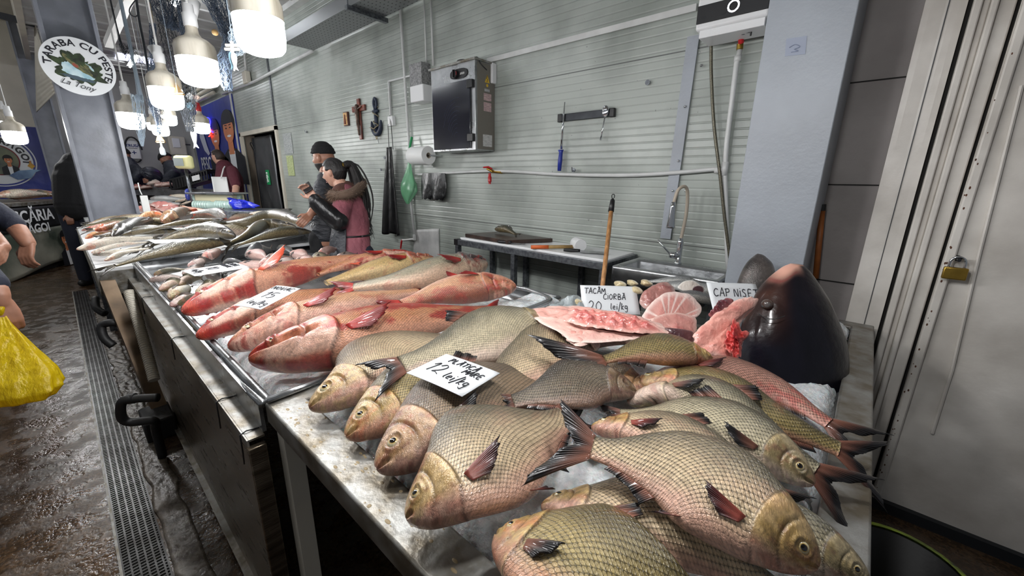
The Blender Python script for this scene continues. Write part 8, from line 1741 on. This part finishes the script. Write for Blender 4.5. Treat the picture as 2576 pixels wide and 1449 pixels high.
# black crate on the far counter
cr_ = root('plastic_crate', (-9.194, 1.774, 1.362), 'black slotted plastic crate tilted on the far counter', 'crate')
c0_, c1_ = V((-9.933, 1.562, 1.246)), V((-9.331, 2.024, 1.433)); dv = (c1_-c0_).normalized(); up_ = V(0,0,1); fd_ = V(-dv.y, dv.x, 0).normalized(); L_ = (c1_-c0_).length
mb = MB(); H_ = .17
mb.obox(c0_+dv*L_/2, dv, fd_, up_, L_/2, .16, .012); mb.obox(c0_+dv*L_/2+V(0,0,H_), dv, fd_, up_, L_/2, .165, .014)
for k in range(15): 
    for sg in (-1, 1): mb.obox(c0_+dv*(L_*k/14)+fd_*.155*sg+V(0,0,H_/2), dv, fd_, up_, .012, .006, H_/2)
for sg in (-1,1): mb.obox(c0_+dv*L_*.25+fd_*.155*sg+V(0,0,H_/2), dv, fd_, up_, L_*.16, .006, H_/2)
mb.build('crate_body', M_['black'], cr_); MB().obox(c0_+dv*L_*.72-fd_*.175+V(0,0,.08), dv, fd_, up_, L_*.10, .004, .045).build('crate_label', M_['paper'], cr_)
G = 'cut fish pieces on the far counter'
for k, (p_, lb, cc) in enumerate([((-10.784, 1.089, 1.258),'red strip of fish at the left of the far counter',(180,90,86)), ((-10.677, 1.181, 1.253),'dark and red fish piece on the far counter',(130,70,66)), ((-10.577, 1.301, 1.338),'white block of fish on the far counter',(214,204,192)), ((-10.471, 1.382, 1.302),'pinkish piece beside the white block',(200,150,140)), ((-10.373, 1.472, 1.312),'pink piece next to the black crate',(206,150,136)), ((-10.839, 1.034, 1.242),'small red piece nearest the steel post',(170,60,60))]):
    p = V(p_); p.z = zt_far if False else p.z; lens('fish_piece', [tuple(p+dv*.11*math.cos(a)+fd_*.1*math.sin(a)) for a in [i*PI/4 for i in range(8)]], (0,-.3,1), .05, .03, flesh(cc, tuple(int(x*.6) for x in cc), (226,200,190), red=.6), 80+k, lb, 'cut fish', G, jag=.15, nz=.7, nr=8, k=4, freq=20)
# ================================================================ fishing nets and hanging decoration
M_['net'] = pm('net_twine', S(70,84,102), .8, nscale=30, c2=S(44,54,70)); M_['netpale'] = pm('pale_twine', S(150,164,176), .8); M_['netdark'] = pm('dark_twine', S(40,44,50), .85)
def net(label, pts, widths, ns, mat, seed, r=.0011, knots=26, name='fishing_net'):
    rr = random.Random(seed); P = [V(p) for p in pts]; mb = MB(); m = len(P)
    def path(t):
        x = t*(m-1); i = min(int(x), m-2); f_ = x-i; p0 = P[i-1] if i else P[0]*2-P[1]; p1, p2 = P[i], P[i+1]; p3 = P[i+2] if i+2 < m else p2*2-p1
        w = widths[i]*(1-f_)+widths[i+1]*f_; return .5*((2*p1)+(p2-p0)*f_+(2*p0-5*p1+4*p2-p3)*f_*f_+(3*p1-p0-3*p2+p3)*f_**3), w
    for s_ in range(ns):
        a = rr.random()*2*PI; rad = rr.random()**.5; L_ = []
        for k in range(knots):
            t = k/(knots-1); c_, w = path(t); sw = (1 if (k+s_) % 2 else -1)*.22; aa = a+sw+.5*math.sin(t*5+s_); L_.append(c_+V(w*rad*math.cos(aa)*1.0, w*rad*math.sin(aa), w*.3*rr.uniform(-1,1)))
        mb.tube(L_, r, 4, cap=False)
    return mb.build(name, mat, None, label, 'net', smooth=True)
net('bunched blue grey fishing net hanging left of the largest lamp', [(-2.369, 0.617, 2.303), (-2.327, 0.624, 2.219), (-2.283, 0.632, 2.134), (-2.254, 0.633, 2.067), (-2.255, 0.594, 1.964), (-2.224, 0.588, 1.871)], [.07,.045,.03,.028,.035,.02], 60, M_['net'], 1)
net('pale blue net tangle beside the hanging wooden fish', [(-1.941, 0.577, 2.103), (-1.923, 0.576, 2.059), (-1.919, 0.559, 2.001), (-1.903, 0.560, 1.964), (-1.917, 0.540, 1.942)], [.02,.02,.03,.03,.01], 26, M_['netpale'], 2)
net('fishing net swag dipping in a V behind the second lamp', [(-3.049, 0.549, 2.440), (-2.998, 0.557, 2.338), (-2.940, 0.577, 2.253), (-2.938, 0.610, 2.339), (-2.945, 0.642, 2.442)], [.05,.06,.03,.05,.05], 46, M_['net'], 3)
net('long thin veil of net hanging behind the wooden sailboat', [(-3.291, 0.595, 2.395), (-3.218, 0.603, 2.240), (-3.153, 0.604, 2.084), (-3.101, 0.601, 1.950), (-3.040, 0.582, 1.750)], [.03,.06,.07,.06,.02], 44, M_['netdark'], 4, r=.0008)
net('dark blue net strand left of the third lamp', [(-3.173, 0.531, 2.313), (-3.145, 0.509, 2.185), (-3.122, 0.483, 2.057), (-3.079, 0.478, 1.939)], [.02,.022,.03,.012], 28, M_['net'], 5)
net('narrow blue net strand right behind the ceiling rose of the second lamp', [(-2.804, 0.605, 2.377), (-2.769, 0.593, 2.261), (-2.737, 0.572, 2.125)], [.03,.03,.02], 30, M_['net'], 6)
net('open black net fan left of the lit ceiling panel', [((-3.914, 0.463, 2.407)[0],(-3.914, 0.463, 2.407)[1],CZ), (-3.914, 0.463, 2.407), (-3.852, 0.483, 2.312), (-3.778, 0.508, 2.202)], [.004,.005,.05,.06], 18, M_['netdark'], 7, r=.0009)
net('pale stringy net hanging over the fourth lamp', [((-3.623, 0.472, 2.107)[0],(-3.623, 0.472, 2.107)[1],CZ), (-3.623, 0.472, 2.107), (-3.596, 0.452, 1.985), (-3.555, 0.435, 1.840), (-3.524, 0.419, 1.719), (-3.512, 0.414, 1.675)], [.006,.01,.03,.03,.015,.006], 24, M_['netpale'], 8)
net('grey net gathered beside the distant lamps', [(-4.064, 0.610, 2.037), (-4.035, 0.606, 1.952), (-4.010, 0.597, 1.868), (-3.998, 0.577, 1.784)], [.06,.05,.03,.012], 34, M_['net'], 9)
def rope(label, pts, r=.005, mat=None): return MB().tube(pts, r, 7, smooth=6).build('rope', mat or M_['netdark'], None, label, 'rope', smooth=True)
rope('dark rope hanging straight left of the net swag', [(-3.423, 0.521, 2.516), (-3.382, 0.506, 2.371), (-3.335, 0.498, 2.238), (-3.285, 0.487, 2.086)], .006)
rope('thick pale rope tied to the dark blue net strand', [(-3.220, 0.548, 2.473), (-3.187, 0.534, 2.356), (-3.165, 0.524, 2.275)], .006, bpy.data.materials['rope'])
rope('small loop of rope near the top left of the lamps', [(-3.414, 0.522, 2.494), (-3.434, 0.483, 2.437), (-3.426, 0.478, 2.402), (-3.399, 0.497, 2.389), (-3.390, 0.514, 2.416)], .003)
M_['driftwood'] = pm('driftwood', S(196,190,178), .8, nscale=30, namt=.25); M_['toywood'] = pm('toy_wood', S(176,142,92), .6, nscale=20, namt=.2); M_['toyblue'] = pm('toy_blue', S(130,168,186), .6)
def hangfish(c, s, rt, mat):
    c = V(c); ps = [(0,1),( .25,.75),(.33,.4),(.22,-.1),(.10,-.5),(.30,-.95),(.02,-.78),(-.22,-1.0),(-.10,-.5),(-.2,-.1),(-.26,.4),(-.2,.75)]
    MB().prism([c+V(.746,.666,0)*p[0]*s+V(0,0,p[1]*s) for p in ps], V(-.666,.746,0)*.008).build('wooden_fish', mat, rt, bevel=.001)
h1 = root('hanging_ornament', (-1.853, 0.522, 1.927), 'driftwood ornament with a blue and white wooden fish left of the largest lamp', 'ornament')
MB().tube([V(V((-1.871, 0.536, 2.009)).x,V((-1.871, 0.536, 2.009)).y,CZ), (-1.871, 0.536, 2.009), (-1.852, 0.520, 1.920)], .0012, 5).build('cord', M_['netpale'], h1)
for (p_, w_) in (((-1.861, 0.528, 1.964), .022), ((-1.857, 0.526, 1.950), .026)): p = V(p_); MB().tube([p-V(.746,.666,0)*w_, p+V(.746,.666,0)*w_], .0055, 8).build('driftwood_stick', M_['driftwood'], h1)
for p_ in ((-1.863, 0.530, 1.974), (-1.859, 0.527, 1.957), (-1.856, 0.525, 1.943)): MB().sphere(p_, .006, 10, 8).build('bead', M_['plastic_w'], h1, smooth=True)
hangfish((-1.853, 0.516, 1.910), .030, h1, M_['toyblue']); hangfish((-1.832, 0.518, 1.905), .032, h1, M_['plastic_w'])
h2 = root('hanging_ornament', (-3.164, 0.623, 1.784), 'string of driftwood, ship wheels and a white wooden fish below the second lamp', 'ornament')
MB().tube([V(V((-3.212, 0.664, 2.013)).x,V((-3.212, 0.664, 2.013)).y,CZ), (-3.212, 0.664, 2.013), (-3.184, 0.623, 1.831), (-3.162, 0.617, 1.761)], .0012, 5).build('cord', M_['netpale'], h2)
for p_ in ((-3.177, 0.619, 1.805), (-3.175, 0.616, 1.791)): p = V(p_); MB().tube([p-V(.746,.666,0)*.028, p+V(.746,.666,0)*.028], .0055, 8).build('driftwood_stick', M_['driftwood'], h2)
hangfish((-3.148, 0.614, 1.719), .06, h2, M_['plastic_w'])
for (p_, mm) in (((-3.214, 0.645, 1.966), M_['plastic_w']), ((-3.203, 0.635, 1.910), M_['toyblue'])):
    p = V(p_); mb = MB(); rr_ = .016; mb.tube([p+V(.746,.666,0)*rr_*math.cos(t)+V(0,0,rr_*math.sin(t)) for t in [k*PI/8 for k in range(17)]], .0028, 6)
    for k in range(8): a = k*PI/4; mb.tube([p, p+V(.746,.666,0)*rr_*1.45*math.cos(a)+V(0,0,rr_*1.45*math.sin(a))], .0018, 5)
    mb.build('ship_wheel', mm, h2)
sh_ = root('seashell', (-3.193, 0.666, 1.971), 'pale pink seashell hanging under the second lamp', 'seashell'); p = V((-3.193, 0.666, 1.971)); MB().prism([p+V(.746,.666,0)*.024*math.sin(a)*(1+.06*math.cos(a*14))+V(0,0,.016-.026*(1-math.cos(a))*.5-.012+.0*a) for a in [k*2*PI/40 for k in range(40)]], V(-.666,.746,0)*.01).build('shell_body', pm('shell_pink', S(206,178,168), .5), sh_, bevel=.003)
def boat(c, s, label):
    c = V(c); rt = root('toy_sailboat', c, label, 'ornament'); X_ = V(.746,.666,0); D_ = V(-.666,.746,0)
    MB().prism([c+X_*-.9*s+V(0,0,-.55*s), c+X_*.9*s+V(0,0,-.55*s), c+X_*.7*s+V(0,0,-.78*s), c+X_*-.6*s+V(0,0,-.78*s)], D_*.012).build('hull', M_['toywood'], rt)
    MB().prism([c+X_*-.75*s+V(0,0,-.45*s), c+X_*-.08*s+V(0,0,-.45*s), c+X_*-.02*s+V(0,0,1.0*s)], D_*.006).build('sail', M_['toywood'], rt); MB().prism([c+X_*.06*s+V(0,0,-.45*s), c+X_*.85*s+V(0,0,-.45*s), c+X_*.04*s+V(0,0,.85*s)], D_*.006).build('sail', M_['toywood'], rt)
    MB().tube([c+V(0,0,-.55*s), c+V(0,0,1.05*s)], .0025, 6).build('mast', M_['driftwood'], rt); MB().tube([c+V(0,0,1.05*s), V(c.x,c.y,CZ)], .001, 5).build('cord', M_['netpale'], rt)
boat((-2.731, 0.502, 1.918), .030, 'wooden toy sailboat hanging in front of the third lamp'); boat((-3.991, 0.574, 1.761), .040, 'smaller wooden toy sailboat hanging over the bending seller')
bt_ = root('hanging_bottle', (-3.965, 0.573, 1.694), 'small clear glass bottle hanging under the smaller sailboat', 'ornament'); MB().tube([(-3.993, 0.576, 1.770), (-3.977, 0.577, 1.733), V((-3.961, 0.573, 1.682))+V(0,0,.045)], .0012, 5).build('cord', M_['netpale'], bt_); MB().lathe([(.003,.05),(.006,.045),(.007,.02),(.016,.005),(.018,-.03),(.012,-.04),(0,-.04)], (-3.961, 0.573, 1.682), n=14, cap=False).build('bottle_glass', pm('bottle_glass', S(200,208,212), .1, coat=1, alpha=.7), bt_, smooth=True)
st2 = root('seashell', (-2.245, 0.581, 2.096), 'round pale shell caught in the bunched net', 'seashell'); MB().sphere((-2.245, 0.581, 2.096), .013, 12, 8, (1,1,.9)).build('shell_body', M_['toywood'], st2, smooth=True)
